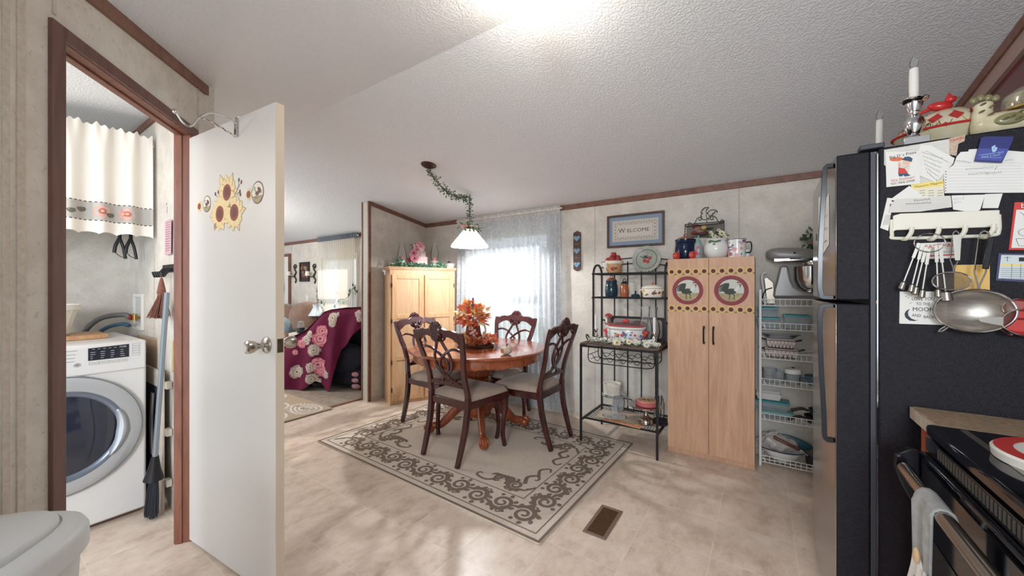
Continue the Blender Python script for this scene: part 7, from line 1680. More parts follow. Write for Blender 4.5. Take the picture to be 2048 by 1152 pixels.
# ================= ON TOP OF THE PANTRY =================
PY = 3.22
jar('stoneware_crock', 'large navy glazed crock with rust red lid on the pantry top', on(1371, 3.27, PT), [(.066, 0), (.078, .015), (.081, .07), (.074, .12), (.072, .128), (.077, .134), (.074, .142), (.077, .150), (.077, .162)], NVY, RUST, .163, .062)
TOM = mat('tomato_red', '#b8413c', .15)
def tomato(px, Y, lab):
    t = thing('tomato_shaker', lab, 'shaker', on(px, Y, PT), 0, 'tomato shakers on the pantry'); mb = MB(); mb.lathe([(0, 0), (.016, .0), (.026, .012), (.028, .032), (.022, .052), (.008, .056), (0, .052)], seg=32, wob=lambda a, z: 1 - .06 * abs(math.cos(a * 3)) ** 4); mb.build('body', TOM, t)
    mb = MB(); mb.tube([(0, 0, .05), (.002, 0, .062)], [.004, .003], 6); [mb.add([(0, 0, .056), (.012 * math.cos(a), .012 * math.sin(a), .058), (.012 * math.cos(a + .5), .012 * math.sin(a + .5), .055)], [(0, 1, 2)]) for a in (0, 1.3, 2.6, 3.9, 5.2)]; mb.build('stem', PINE, t, smooth=False)
tomato(1353, 3.155, 'red ceramic tomato shaker at the left front corner of the pantry top'); tomato(1385, 3.155, 'red ceramic tomato shaker in front of the navy crock near the clear bottle')
t = thing('squeeze_bottle', 'clear squeeze bottle with teal nozzle and red floral print on the pantry', 'bottle', on(1397, 3.165, PT)); TQ = mat('teal_plastic', '#6fa3a3', .35)
mb = MB(); rnd = random.Random(40); mb.lathe([(0, 0), (.026, 0), (.029, .004), (.029, .10), (.024, .118), (0, .118)], seg=28); wallspots(mb, lambda z: .0292, .02, .085, 26, rnd, (.006, .012), 1, 1, (1, 2, 1)); mb.build('bottle', [mat('frosted_plastic', '#8f9ba0', .3), FL[1], FL[2]], t)
mb = MB(); mb.lathe([(0, .118), (.023, .118), (.020, .130), (.009, .138), (.006, .160), (.004, .175), (0, .176)], seg=24); mb.build('nozzle', TQ, t)
t = thing('white_cookie_jar', 'round white pot with ruffled rim and green leaf relief on the pantry', 'pot', on(1432, 3.235, PT)); mb = MB()
mb.shell([(.055, 0), (.070, .008), (.090, .05), (.092, .08), (.080, .115), (.070, .128), (.078, .140), (.082, .146)], .005, seg=48, wob=lambda a, z: 1 + (.03 * math.sin(11 * a) if z > .13 else 0)); mb.build('pot', MIX, t)
mb = MB(); rnd = random.Random(41)
for (x, z) in ((-.03, .128), (-.015, .123), (0, .118), (.015, .121), (.03, .125), (-.005, .10), (.006, .09), (-.035, .118)):
    dd2 = Vector((0.25 + x * 8, -1, .3)).normalized(); y = -math.sqrt(max(.0, .082 ** 2 - x * x)) ; mb.ell((x, y - .002, z), (.011, .004, .007), seg=8, rings=5)
mb.build('leaf_relief', GREEN[0], t)
t = thing('daisy_bouquet', 'small bunch of cream daisies in the round white pot', 'flowers', on(1435, 3.24, PT + .14)); mb = MB(); rnd = random.Random(42)
for (x, z, r) in ((-.022, .03, .024), (.03, .045, .028), (.002, .015, .022), (.05, .02, .018), (-.04, .055, .016), (.01, .07, .016)): flower(mb, (x, -.03, z), (.3, -1, .3), r, 9, 1, 2, 2)
mb.build('daisies', WPT, t, smooth=False); mb = MB(); [sprig(mb, (rnd.uniform(-.05, .05), rnd.uniform(-.02, .02), rnd.uniform(-.0, .06)), 7, .03, rnd, (0, 1, 2), (.015, .026)) for _ in range(16)]; mb.build('leaves', GREEN, t, smooth=False)
mb = MB(); [mb.tube([(0, 0, -.12), (x, 0, .03)], .002, 5, side=(0, 1, 0)) for x in (-.03, 0, .03)]; mb.build('stem', GREEN[2], t)
def floral_can(name, label, loc, r, h, cat='mug', hdl=True):
    t = thing(name, label, cat, loc); mb = MB(); rnd = random.Random(int(r * 1e4)); mb.shell([(r, 0), (r, h)], .003, seg=36); wallspots(mb, lambda z: r, .012, h - .012, 60, rnd, (.006, .014)); mb.build('cup', FL, t)
    if hdl: mb = MB(); a = Vector((.97, -.25, 0)); mb.tube(bez([a * r + Vector((0, 0, h * .82)), a * (r + .032) + Vector((0, 0, h * .78)), a * (r + .032) + Vector((0, 0, h * .3)), a * (r + .004) + Vector((0, 0, h * .22))], 6), .0045, 8); mb.build('handle', HINGE, t)
    mb = MB(); mb.lathe([(r - .003, h - .001), (r + .0015, h - .001), (r + .0015, h + .003), (r - .003, h + .003), (r - .003, h - .001)], seg=36); mb.build('rim', mat('enamel_blue_rim', '#5a4a50', .3), t); return t
floral_can('floral_canister', 'white enamel mug with pink and blue flowers on the pantry', on(1474, 3.20, PT), .058, .128)
mb = MB(); mb.lathe([(0, 0), (.016, 0), (.017, .03), (0, .032)], seg=18); mb.lathe([(.012, .032), (.018, .036), (.014, .05), (0, .052)], seg=12, wob=lambda a, z: 1 + .1 * math.cos(5 * a)); one(mb, 'small_white_jar', mat('pale_blue_glaze', '#cdd8dc', .3), 'tiny pale jar at the right end of the pantry top', 'jar', on(1495, 3.20, PT))
# metal rooster letter holder on the wall above
t = thing('rooster_wall_rack', 'black wire rooster wall rack hanging above the pantry', 'wall decor', (at(1409, 430, Y=YB).x, YB - .02, at(1409, 430, Y=YB).z)); o4 = Vector(t.location)
def wl(px, py, y=0): p = at(px, py, Y=YB - .02); return Vector((p.x - o4.x, y, p.z - o4.z))
def from6(x, y): return (1320 + x / 8.86, 400 + y / 8.86)
def wire(par, name, pts, r=.0024, y=0, n_=4, closed=False):
    mb = MB(); mb.tube(bez([wl(*from6(*p), y) for p in pts], n_) if n_ > 1 else [wl(*from6(*p), y) for p in pts], r, 6, side=(0, 1, 0), closed=closed); return mb.build(name, BLACKM, par)
wire(t, 'rooster_outline', [(745, 300), (725, 260), (760, 235), (735, 225), (720, 208), (750, 195), (740, 175), (770, 170), (765, 150), (790, 152), (800, 128), (825, 140), (860, 125), (850, 160), (820, 175), (830, 240), (880, 190), (940, 172), (1000, 185), (1015, 215), (970, 200), (960, 240), (930, 235), (935, 270), (900, 270), (890, 300)], .0026)
wire(t, 'rooster_wing', [(815, 270), (825, 310), (862, 345), (872, 290), (850, 240), (820, 255), (815, 275)], .0022); wire(t, 'rooster_body_wire', [(740, 240), (722, 285), (745, 330), (800, 350), (860, 320)], .0022); wire(t, 'rooster_leg', [(825, 350), (832, 400)], .0022, 0, 1)
wire(t, 'left_scroll', [(570, 460), (620, 400), (660, 325), (710, 305), (735, 335), (715, 360), (688, 350), (690, 330)], .0028); wire(t, 'right_scroll', [(1080, 415), (1030, 380), (990, 310), (950, 288), (900, 295), (895, 335), (925, 350), (945, 325), (930, 310)], .0028)
wire(t, 'left_loop', [(530, 400), (560, 425), (540, 460), (505, 440), (505, 412), (530, 400)], .0028); wire(t, 'right_loop', [(1105, 350), (1138, 378), (1110, 410), (1078, 392), (1080, 362), (1105, 350)], .0028)
wire(t, 'top_rail', [(445, 435), (1130, 378)], .003, 0, 1); wire(t, 'side_rail', [(445, 435), (440, 660)], .003, 0, 1); wire(t, 'side_rail', [(1132, 380), (1130, 660)], .003, 0, 1); wire(t, 'bottom_rail', [(440, 660), (1130, 650)], .003, 0, 1)
wire(t, 'front_rail', [(490, 490), (1100, 430)], .003, -.06, 1)
for a, b in (((445, 435), (490, 490)), ((1132, 380), (1100, 430))): mb = MB(); mb.tube([wl(*from6(*a)), wl(*from6(*b), -.06)], .003, 6, side=(0, 0, 1)); mb.build('corner_wire', BLACKM, t)
mb = MB(); P4 = [wl(*from6(*q), -.002) for q in ((470, 455), (1115, 400), (1115, 655), (470, 660))]; mb.add(P4 + [p + Vector((0, .003, 0)) for p in P4], [(0, 1, 2, 3), (7, 6, 5, 4), (0, 4, 5, 1), (1, 5, 6, 2), (2, 6, 7, 3), (3, 7, 4, 0)])
mb.build('mesh_back', mat('rusty_mesh', '#7d746c', .7, col2='#6b625a', nscale=60), t, smooth=False)
mb = MB()
for (x, y, rx_, rz_, mi) in ((655, 480, .032, .018, 0), (680, 530, .03, .03, 1), (640, 590, .034, .016, 0), (770, 600, .038, .02, 2), (790, 500, .022, .018, 3), (880, 510, .03, .008, 4), (720, 570, .04, .014, 1)): c = wl(*from6(x, y), -.035); mb.ell(c, (rx_, .018, rz_), mi)
mb.build('cloth_ornament', [mat('felt_burgundy', '#6d3a3a', .9), mat('felt_tan', '#8c6f62', .9), mat('felt_wine', '#53302f', .6), mat('felt_star', '#c9a865', .9), PINE], t)

# ================= WALL DECOR =================
FRM = woodmat('frame_brown', '#43302b', '#5e463d', 4, (4, 4, 4), .45)
a, b, c, d = [at(px, py, Y=YB - .0) for px, py in ((1214, 434), (1329, 420.5), (1330.5, 489.5), (1216.5, 497.5))]
x0, x1 = (a.x + d.x) / 2, (b.x + c.x) / 2; z0, z1 = (c.z + d.z) / 2, (a.z + b.z) / 2
t = thing('welcome_sampler', 'framed cross stitch sampler reading WELCOME in a brown frame with blue mat', 'picture', ((x0 + x1) / 2, YB, (z0 + z1) / 2)); w, h = (x1 - x0) / 2, (z1 - z0) / 2; fw = .020
mb = MB()
for q in (((-w, -.022, h - fw), (w, -.0, h)), ((-w, -.022, -h), (w, 0, -h + fw)), ((-w, -.022, -h + fw), (-w + fw, 0, h - fw)), ((w - fw, -.022, -h + fw), (w, 0, h - fw))): mb.box(*q)
mb.build('frame', FRM, t, bev=.003, smooth=False)
SB = mat('mat_blue', '#8797ab', .8); SW2 = mat('aida_cloth', '#d3ccc1', .85, bump=.4, bscale=900); ST = mat('stitch_dark', '#4c4340', .8)
mb = MB(); mb.box((-w + fw, -.010, -h + fw), (w - fw, -.002, h - fw)); mb.build('blue_mat', SB, t, smooth=False)
mb = MB(); iw, ih = w - .052, h - .055; mb.box((-iw, -.0125, -ih), (iw, -.0101, ih), 0); O5 = (0, -.0125, 0)
def rect(rw, rh, lw): 
    for p0, p1 in (((-rw, rh), (rw, rh)), ((rw, rh), (rw, -rh)), ((rw, -rh), (-rw, -rh)), ((-rw, -rh), (-rw, rh))): mb.ribbon([p0, p1], lw, O5, U, V_, .0004, 1)
rect(iw - .012, ih - .010, .0018); rect(iw - .046, ih - .040, .0016)
for side in (-1, 1):
    n_ = 16
    for k in range(n_):
        x = -iw + .028 + (2 * iw - .056) * k / (n_ - 1); z = side * (ih - .026); s_ = 1 if k % 2 else -1
        mb.ribbon(bez2([(x - .010, z - .006 * s_), (x, z + .006 * s_), (x + .010, z - .006 * s_)], 4), .0022, O5, U, V_, .0004, 1)
        for q in range(4): mb.disc((x + .004 * math.cos(q * 1.57), z + .004 * math.sin(q * 1.57) + .003 * s_), .0022, .0022, O5, U, V_, .0005, 1, 6)
    for k in range(4):
        z = -ih + .05 + (2 * ih - .10) * k / 3; x = side * (iw - .028); s_ = 1 if k % 2 else -1
        mb.ribbon(bez2([(x - .006 * s_, z - .010), (x + .006 * s_, z), (x - .006 * s_, z + .010)], 4), .0022, O5, U, V_, .0004, 1)
        for q in range(4): mb.disc((x + .004 * math.cos(q * 1.57), z + .004 * math.sin(q * 1.57)), .0022, .0022, O5, U, V_, .0005, 1, 6)
mb.text('W', (-.118, -.0125, .002), U, V_, .060, .0006, 1, 'CENTER', 0, 1.0, 0); mb.text('ELCOME', (.030, -.0125, -.002), U, V_, .046, .0006, 1, 'CENTER', 0, 1.15, 0)
mb.build('stitched_cloth', [SW2, ST], t, smooth=False)
# heart plaque
c0 = at(1155, 502, Y=YB); t = thing('heart_plaque', 'narrow brown wooden wall plaque with three blue hearts', 'plaque', (c0.x, YB, c0.z)); hw, hh = .040, .20
mb = MB(); mb.prism([(-hw, -hh + .02), (-.01, -hh), (.01, -hh), (hw, -hh + .02), (hw, hh - .02), (.015, hh - .008), (0, hh), (-.015, hh - .008), (-hw, hh - .02)], (0, 0, 0), U, V_, .014); mb.build('board', FRM, t, bev=.002, smooth=False)
HB = mat('heart_blue', '#7fa3bf', .6)
for k, z in enumerate((.125, .0, -.135)):
    P = []
    for q in range(24): a = 2 * PI * q / 24; P.append((.0017 * 16 * math.sin(a) ** 3 * 1.2, .0019 * (13 * math.cos(a) - 5 * math.cos(2 * a) - 2 * math.cos(3 * a) - math.cos(4 * a)) + z))
    mb = MB(); mb.prism(P, (0, -.014, 0), U, V_, .005, 0)
    for q in range(3): mb.ribbon([(-.016 + q * .012, z + .006), (-.012 + q * .012, z - .004), (-.008 + q * .012, z + .006)], .002, (0, -.019, 0), U, V_, .0005, 1)
    mb.build('heart', [HB, BLK], t, smooth=False)
mb = MB()
for z in (.065, -.07):
    for q in range(6): mb.ribbon(bez2([(-.024 + q * .008, z - .006), (-.022 + q * .008, z + .008), (-.019 + q * .008, z - .004)], 4), .0014, (0, -.014, 0), U, V_, .0006)
mb.build('painted_script', mat('faded_script', '#8f8a8c', .7), t, smooth=False)

# ================= WIRE SHELF UNIT ON THE WALL =================
WW = mat('white_coated_wire', '#e2e1de', .35); qx0, qx1, qy0, qy1 = -.018, .60, 3.25, 3.455
t = thing('wire_shelf_unit', 'white wire shelf rack on the wall between the pantry and the refrigerator', 'shelf rack', (qx0, qy0, 0)); QW, QD = qx1 - qx0, qy1 - qy0
for x in (0, QW):
    mb = MB(); mb.rod([(x, 0.0, 0), (x, 0, 1.27)], .016, .010, (1, 0, 0)); mb.build('front_post', WW, t, bev=.002)
    mb = MB(); mb.rod([(x, QD, 0), (x, QD, 1.27)], .010, .010, (1, 0, 0)); mb.build('rear_post', WW, t, smooth=False)
QZ = [.03, .335, .585, .775, .985, 1.155]
for i, z in enumerate(QZ):
    mb = MB(); hb = .045
    for zz in ((z, z + hb) if i else (z, z + .022, z + hb)): mb.tube([(.008, 0, zz), (QW - .008, 0, zz)], .0028, 6, side=(0, 0, 1))
    for zz in (z, z + hb):
        for x in (.008, QW - .008): mb.tube([(x, 0, zz), (x, QD, zz)], .0026, 6, side=(0, 0, 1))
        mb.tube([(.008, QD, zz), (QW - .008, QD, zz)], .0026, 6, side=(0, 0, 1))
    n_ = 20
    for k in range(n_):
        x = .025 + (QW - .05) * k / (n_ - 1); mb.tube([(x, 0, z + hb), (x, .0, z), (x, QD, z), (x, QD, z + hb)], .0018, 5, side=(1, 0, 0))
    mb.tube([(.008, 0, z + hb), (.035, 0, z)], .0024, 5, side=(0, 1, 0)); mb.build('basket_shelf', WW, t)
def qn(px, py_unused, Y, z): p = at(px, 600, Y=Y); return (p.x, Y, z)
QY = 3.355
# stand mixer
GRY = mat('mixer_grey', '#8b8987', .32, .15); t = thing('stand_mixer', 'metallic grey stand mixer with polished steel bowl on the top shelf', 'mixer', (at(1592, 580, Y=QY).x, QY, 1.162)); 
def qs(px, py): p = at(px, py, Y=QY); return (p.x - t.location.x, p.z - t.location.z)
mb = MB(); st = [(1532, 505, .012, .02), (1535, 508, .04, .034), (1542, 508, .055, .048), (1556, 507, .060, .053), (1590, 508, .062, .056), (1620, 510, .060, .054), (1640, 512, .052, .048), (1650, 513, .03, .03)]
V = []; seg = 24
for (px, py, ry, rz) in st:
    c = qs(px, py + 3)
    for k in range(seg): a_ = 2 * PI * k / seg; cs, sn = math.cos(a_), math.sin(a_); kk = (abs(cs) ** 2.6 + abs(sn) ** 2.6) ** (-1 / 2.6); V.append((c[0], ry * cs * kk, c[1] + rz * sn * kk * (.85 if sn < 0 else 1)))
mb.add(V, [(i * seg + k, i * seg + (k + 1) % seg, (i + 1) * seg + (k + 1) % seg, (i + 1) * seg + k) for i in range(len(st) - 1) for k in range(seg)] + [tuple(range(seg)), tuple((len(st) - 1) * seg + k for k in range(seg))]); mb.build('motor_head', GRY, t)
mb = MB(); c1 = qs(1548, 521); c2 = qs(1640, 523); mb.box((c1[0], -.064, c1[1] - .010), (c2[0], -.058, c1[1] + .008)); mb.box((c1[0], .058, c1[1] - .010), (c2[0], .064, c1[1] + .008)); mb.build('trim_band', CHROME, t, bev=.002)
mb = MB(); c1 = qs(1588, 507); mb.tube([(c1[0], -.058, c1[1]), (c1[0], -.066, c1[1])], .007, 12, side=(1, 0, 0)); mb.build('knob', BLK, t)
mb = MB(); c1 = qs(1578, 519); c2 = qs(1600, 519); mb.tube([(c1[0], -.066, c1[1]), (c2[0], -.066, c1[1])], [.0045, .0025], 8, side=(0, 0, 1)); mb.build('speed_lever', BLK, t)
mb = MB(); L_ = [(548, 578), (552, 565), (556, 548), (560, 532), (576, 532), (578, 545), (581, 560), (588, 574), (604, 582), (1634 - 1000, 585), (1634 - 1000, 594), (546, 594)]
mb.prism([qs(1000 + x, y) for x, y in L_], (0, .036, 0), (1, 0, 0), (0, 0, 1), .072); o_ = mb.build('pedestal_base', GRY, t, bev=.012, ang=60)
bc = qs(1622, 535); mb = MB(); bz = qs(1622, 584)[1]; mb.shell([(.03, bz + .004), (.045, bz + .01), (.075, bz + .04), (.093, bz + .085), (.098, bc[1] + .006), (.101, bc[1] + .008)], .002, c=(bc[0], 0, 0), seg=48); mb.lathe([(0, bz), (.05, bz), (.045, bz + .008), (0, bz + .008)], (bc[0], 0, 0), 30); mb.build('mixing_bowl', CHROME, t)
mb = MB(); mb.lathe([(.0, bc[1] + .052), (.055, bc[1] + .05), (.06, bc[1] + .03), (.058, bc[1] + .018), (0, bc[1] + .018)], (bc[0] + .01, 0, 0), 30); mb.build('planetary_hub', CHROME, t)
mb = MB(); mb.tube(bez([(-.14, .0, .12), (-.18, .01, .10), (-.20, .02, .04), (-.19, .03, -.0)], 6), .004, 6); mb.build('power_cord', BLACKM, t)
# pan lid / scraper left of the mixer
t = thing('white_baking_sheet', 'white coated tray standing on edge left of the stand mixer', 'tray', (at(1524, 560, Y=3.38).x, 3.38, 1.162)); mb = MB()
mb.tube(bez([(.025, 0, .0), (.010, 0, .10), (.0, 0, .19), (.006, 0, .225), (.028, 0, .235)], 6), .009, 8, side=(0, 1, 0)); mb.build('curved_handle', WW, t); mb = MB(); mb.prism([(.03, .0), (.085, .0), (.07, .16), (.03, .20), (.012, .19)], (0, .01, 0), U, V_, .01); mb.build('tray', mat('champagne_tray', '#a59a8c', .35, .5), t, bev=.004)
# silk flower by the mixer
t = thing('silk_flower_sprig', 'pink silk flower with dark leaves hanging behind the mixer by the refrigerator', 'flowers', (at(1628, 488, Y=3.40).x, 3.40, at(1628, 490, Y=3.4).z)); mb = MB(); rose(mb, (0.01, -.01, .0), .045, 3, rnd); mb.build('bloom', GREEN, t, smooth=False); mb = MB(); sprig(mb, (-.02, -.01, .03), 16, .06, rnd, (0, 2), (.03, .05)); sprig(mb, (.01, 0, .07), 10, .04, rnd, (0, 1), (.04, .06)); mb.build('leaves', GREEN, t, smooth=False); mb = MB(); mb.tube([(0, 0, .0), (.02, .02, -.12)], .003, 5); mb.build('stem', GREEN[2], t)
# containers
TL = mat('teal_lid', '#3f8c93', .35); CBX = glass('clear_container', '#b6c2c6', .28)
def tub(name, label, px, Y, z, w, d, h, lidm=TL, bodym=CBX, cat='container'):
    p = at(px, 600, Y=Y); t = thing(name, label, cat, (p.x, Y, z)); mb = MB(); k = .88
    V = [(-w * k, -d * k, 0), (w * k, -d * k, 0), (w * k, d * k, 0), (-w * k, d * k, 0), (-w, -d, h), (w, -d, h), (w, d, h), (-w, d, h)]
    mb.add(V, [(0, 3, 2, 1), (0, 1, 5, 4), (1, 2, 6, 5), (2, 3, 7, 6), (3, 0, 4, 7)]); mb.build('tub', bodym, t, bev=.006, solid=.002)
    if lidm: mb = MB(); mb.box((-w - .004, -d - .004, h), (w + .004, d + .004, h + .012)); mb.box((-w + .012, -d + .012, h + .012), (w - .012, d - .012, h + .016)); mb.build('lid', lidm, t, bev=.004)
    return t
tub('storage_container', 'clear food container with teal lid, lower left of the teal lidded three', 1537, QY - .02, .991, .068, .06, .062)
tub('storage_container', 'clear food container with teal lid stacked on another, top left', 1535, QY, 1.069, .060, .055, .055)
tub('storage_container', 'clear tall food container with teal lid beside the mixer shelf post', 1593, QY, .991, .075, .06, .085)
t = thing('hooked_jar', 'small dark jar with a white wire bail next to the refrigerator', 'jar', (at(1633, 600, Y=QY).x + .02, QY, .991)); mb = MB(); mb.lathe([(0, 0), (.03, 0), (.03, .06), (.022, .07), (0, .07)], seg=20); mb.build('jar', DKL, t); mb = MB(); mb.tube(bez([(-.03, 0, .05), (-.03, 0, .11), (-.015, 0, .13), (.01, 0, .12)], 6), .0035, 6); mb.build('bail', WW, t)
# loaf pans in black wire racks with floral ceramic
PKF = mat('pink_floral_ceramic', '#cdb3ad', .4, col2='#dccfc6', nscale=60)
def wiredish(label, px, z, w, d, h, rz=0):
    p = at(px, 600, Y=QY - .01); t = thing('loaf_dish', label, 'dish', (p.x, QY - .01, z), rz); mb = MB(); k = .86
    V = [(-w * k, -d * k, .006), (w * k, -d * k, .006), (w * k, d * k, .006), (-w * k, d * k, .006), (-w, -d, h), (w, -d, h), (w, d, h), (-w, d, h)]
    mb.add(V, [(0, 3, 2, 1), (0, 1, 5, 4), (1, 2, 6, 5), (2, 3, 7, 6), (3, 0, 4, 7)]); mb.build('ceramic_dish', PKF, t, bev=.006, solid=.004)
    mb = MB(); mb.tube([(-w - .004, -d - .006, h * .9), (w + .004, -d - .006, h * .9), (w + .004, d + .006, h * .9), (-w - .004, d + .006, h * .9)], .0026, 6, closed=True, side=(0, 0, 1)); mb.tube([(-w * k, -d * k - .006, .004), (w * k, -d * k - .006, .004), (w * k, d * k + .006, .004), (-w * k, d * k + .006, .004)], .0026, 6, closed=True, side=(0, 0, 1))
    n_ = 7
    for q in range(n_): xa = -w * k + 2 * w * k * q / n_; xb = xa + 2 * w * k / n_; mb.tube([(xa, -d * k - .008, .004), ((xa + xb) / 2, -d - .008, h * .88), (xb, -d * k - .008, .004)], .0018, 5, side=(0, 1, 0))
    mb.build('wire_cradle', BLACKM, t)
    for s in (-1, 1): mb = MB(); mb.tube(bez([(s * (w + .004), -d * .5, h * .85), (s * (w + .035), -d * .3, h * 1.0), (s * (w + .035), d * .3, h * 1.0), (s * (w + .004), d * .5, h * .85)], 5), .0028, 6); mb.build('wire_handle', BLACKM, t)
wiredish('pink floral loaf dish in black wire cradle, lower of the stacked pair', 1562, .781, .098, .055, .062); wiredish('pink floral loaf dish in black wire cradle, upper of the stacked pair', 1561, .848, .085, .05, .062)
t = thing('glass_pie_dish', 'clear glass oval dish lying across the stacked loaf dishes', 'dish', (at(1560, 600, Y=QY).x, QY + .02, .913)); mb = MB(); mb.shell([(.07, 0), (.10, .025), (.115, .03)], .003, seg=40, sx=1.1, sy=.6); mb.build('glass', CL2, t)
floral_can('white_tin', 'white tin beside the loaf dishes at the refrigerator edge', (at(1636, 600, Y=QY).x + .01, QY, .781), .032, .075, 'tin', False)
# measuring jugs shelf
def jug(px, lab, r, h):
    p = at(px, 600, Y=QY); t = thing('measuring_jug', lab, 'jug', (p.x, QY, .591)); mb = MB(); pr = [(r * .85, 0), (r, h)]; mb.shell(pr, .0025, seg=32); mb.build('jug', CBX, t); mb = MB(); mb.tube(bez([(r * .9, -.01, h * .9), (r * 1.6, -.02, h * .85), (r * 1.5, -.02, h * .2), (r * .9, -.01, h * .15)], 6), .005, 8); mb.build('handle', CBX, t)
    mb = MB(); [mb.tube([(r * .93 * math.cos(a_), r * .93 * math.sin(a_), z) for a_ in [-2.4 + .1 * q for q in range(14)]], .0012, 4) for z in (h * .3, h * .5, h * .7)]; mb.build('red_scale', TOM, t)
jug(1539, 'clear glass measuring jug at the left of its wire shelf', .046, .10); jug(1557, 'clear plastic measuring jug nested right of the first one', .040, .085)
t = thing('food_chopper', 'clear round chopper bowl with white domed lid on the wire shelf', 'container', (at(1586, 600, Y=QY).x, QY, .591)); mb = MB(); mb.shell([(.04, 0), (.048, .075)], .003, seg=32); mb.tube([(0, 0, 0), (0, 0, .08)], .008, 10, side=(1, 0, 0)); mb.build('bowl', CBX, t); mb = MB(); mb.lathe([(.052, .078), (.053, .095), (.045, .108), (.02, .114), (0, .115)], seg=32); mb.lathe([(.052, .078), (0, .078)], seg=32); mb.build('lid', WW, t)
mb = MB(); mb.lathe([(0, .114), (.010, .114), (.009, .122), (0, .123)], seg=12); mb.build('button', DKL, t)
t = thing('blue_bowl', 'blue grey lipped mixing bowl at the refrigerator edge of the wire shelf', 'bowl', (at(1632, 600, Y=QY).x, QY, .591)); mb = MB(); mb.shell([(.03, 0), (.045, .015), (.062, .055), (.066, .075)], .004, seg=36); mb.build('bowl', mat('slate_blue_glaze', '#4f6a78', .25), t); mb = MB(); mb.tube(bez([(-.06, -.015, .05), (-.09, -.02, .06), (-.095, -.02, .045), (-.06, -.012, .03)], 5), .006, 8); mb.build('handle', mat('slate_blue2', '#4f6a78', .25), t)
# casserole shelf z .341
WOP = mat('milk_plastic', '#cfcdc9', .4); GRN = mat('pale_teal_lid', '#7fb0ad', .35)
tub('storage_container', 'flat glass dish with pale green lid leaning low on the casserole shelf', 1552, QY, .341, .10, .06, .03, GRN)
tub('storage_container', 'large glass baking dish with teal lid under the white tub', 1541, QY + .01, .389, .11, .065, .055, TL)
tub('storage_container', 'white plastic tub upside down on the teal lidded baking dish', 1537, QY + .01, .464, .075, .05, .045, None, WOP)
def pan(label, px, z, r, hl, ang_, m=DKL, Y=QY - .0):
    p = at(px, 600, Y=Y); t = thing('frying_pan', label, 'pan', (p.x, Y, z)); mb = MB(); mb.shell([(r * .8, 0), (r, .045)], .003, seg=40); mb.build('pan_body', m, t)
    d_ = Vector((math.cos(ang_), math.sin(ang_), .0)); mb = MB(); mb.tube(bez([d_ * r + Vector((0, 0, .03)), d_ * (r + hl * .4) + Vector((0, 0, .04)), d_ * (r + hl) + Vector((0, 0, .02))], 6), [.008] * 4 + [.011] * 9, 10); mb.build('handle', mat('pan_handle', '#3a3532', .4), t)
pan('dark frying pan with handle pointing left, on the casserole shelf', 1634, .341, .075, .11, PI + .5); pan('grey saucepan resting inside the frying pan', 1640, .390, .065, .10, PI + .2, mat('pan_grey', '#54555a', .3, .5))
# bottom shelf
t = thing('white_mixing_bowl', 'large wide white enamel bowl on the lowest wire shelf', 'bowl', (at(1563, 600, Y=QY - .02).x, QY - .02, .038)); mb = MB(); mb.shell([(.05, 0), (.08, .02), (.12, .075), (.128, .085)], .003, seg=48, sx=1.05, sy=.8); mb.build('bowl', MIX, t)
mb = MB(); mb.tube([(.129 * 1.05 * math.cos(a_), .129 * .8 * math.sin(a_), .086) for a_ in [2 * PI * k / 48 for k in range(48)]], .0028, 6, closed=True); mb.build('blue_rim', NVY, t)
t = thing('plastic_bag', 'crumpled clear plastic bag of dishes in the white bowl', 'bag', (at(1556, 600, Y=QY).x, QY - .02, .115)); mb = MB(); rnd = random.Random(50)
def bagf(u_, v__):
    th_ = PI * v__; a_ = 2 * PI * u_; r = 1 + .10 * math.sin(5 * a_ + 3 * th_) + .07 * math.sin(9 * a_ - 5 * th_); return (.115 * math.sin(th_) * math.cos(a_) * r, .060 * math.sin(th_) * math.sin(a_) * r, .04 - .062 * math.cos(th_) * r * (1 - .25 * math.cos(a_) * .8))
mb.grid(bagf, 40, 20, cu=True); mb.build('bag', mat('milky_film', '#c6bfba', .3, alpha=.75), t)
mb = MB(); mb.ell((-.04, 0, .03), (.05, .035, .025)); mb.build('pink_contents', mat('bag_pink', '#c48d8a', .6), t)
t = thing('rolling_pin', 'brown wooden handled utensil lying diagonally on the plastic bag', 'utensil', (at(1573, 600, Y=3.27).x, 3.285, .165)); mb = MB(); mb.tube([(-.075, 0, .045), (-.07, 0, .043), (.07, -.005, -.01), (.075, -.005, -.012)], [.009, .012, .012, .008], 12); mb.build('wooden_handle', woodmat('mahogany_handle', '#5a3226', '#734436', 4, (4, 4, 4), .4), t); mb = MB(); mb.tube([(.075, -.005, -.012), (.12, -.008, -.04)], .005, 8); mb.build('metal_shaft', CHROME, t)
t = thing('teal_lid_tray', 'long dark teal oval lid leaning behind the plastic bag', 'lid', (at(1590, 600, Y=3.42).x, 3.425, .14)); mb = MB(); mb.lathe([(0, 0), (.10, 0), (.105, .008), (.09, .014), (0, .016)], seg=36, sx=1.25, sy=.5, M=Matrix.Rotation(.25, 4, 'Y') @ Matrix.Rotation(PI / 2, 4, 'X')); mb.build('lid', mat('dark_teal_plastic', '#2f5d66', .35), t)
t = thing('black_roaster', 'black lidded roasting pot at the refrigerator end of the lowest wire shelf', 'pot', (at(1628, 600, Y=QY).x + .03, QY, .038)); mb = MB(); mb.shell([(.06, 0), (.075, .01), (.08, .08)], .004, seg=36, sy=.9); mb.build('pot', DKL, t); mb = MB(); mb.lathe([(0, .082), (.082, .082), (.08, .09), (.05, .105), (.012, .11), (.012, .125), (0, .126)], seg=36, sy=.9); mb.build('lid', mat('pan_grey2', '#5e5b5c', .3, .4), t)
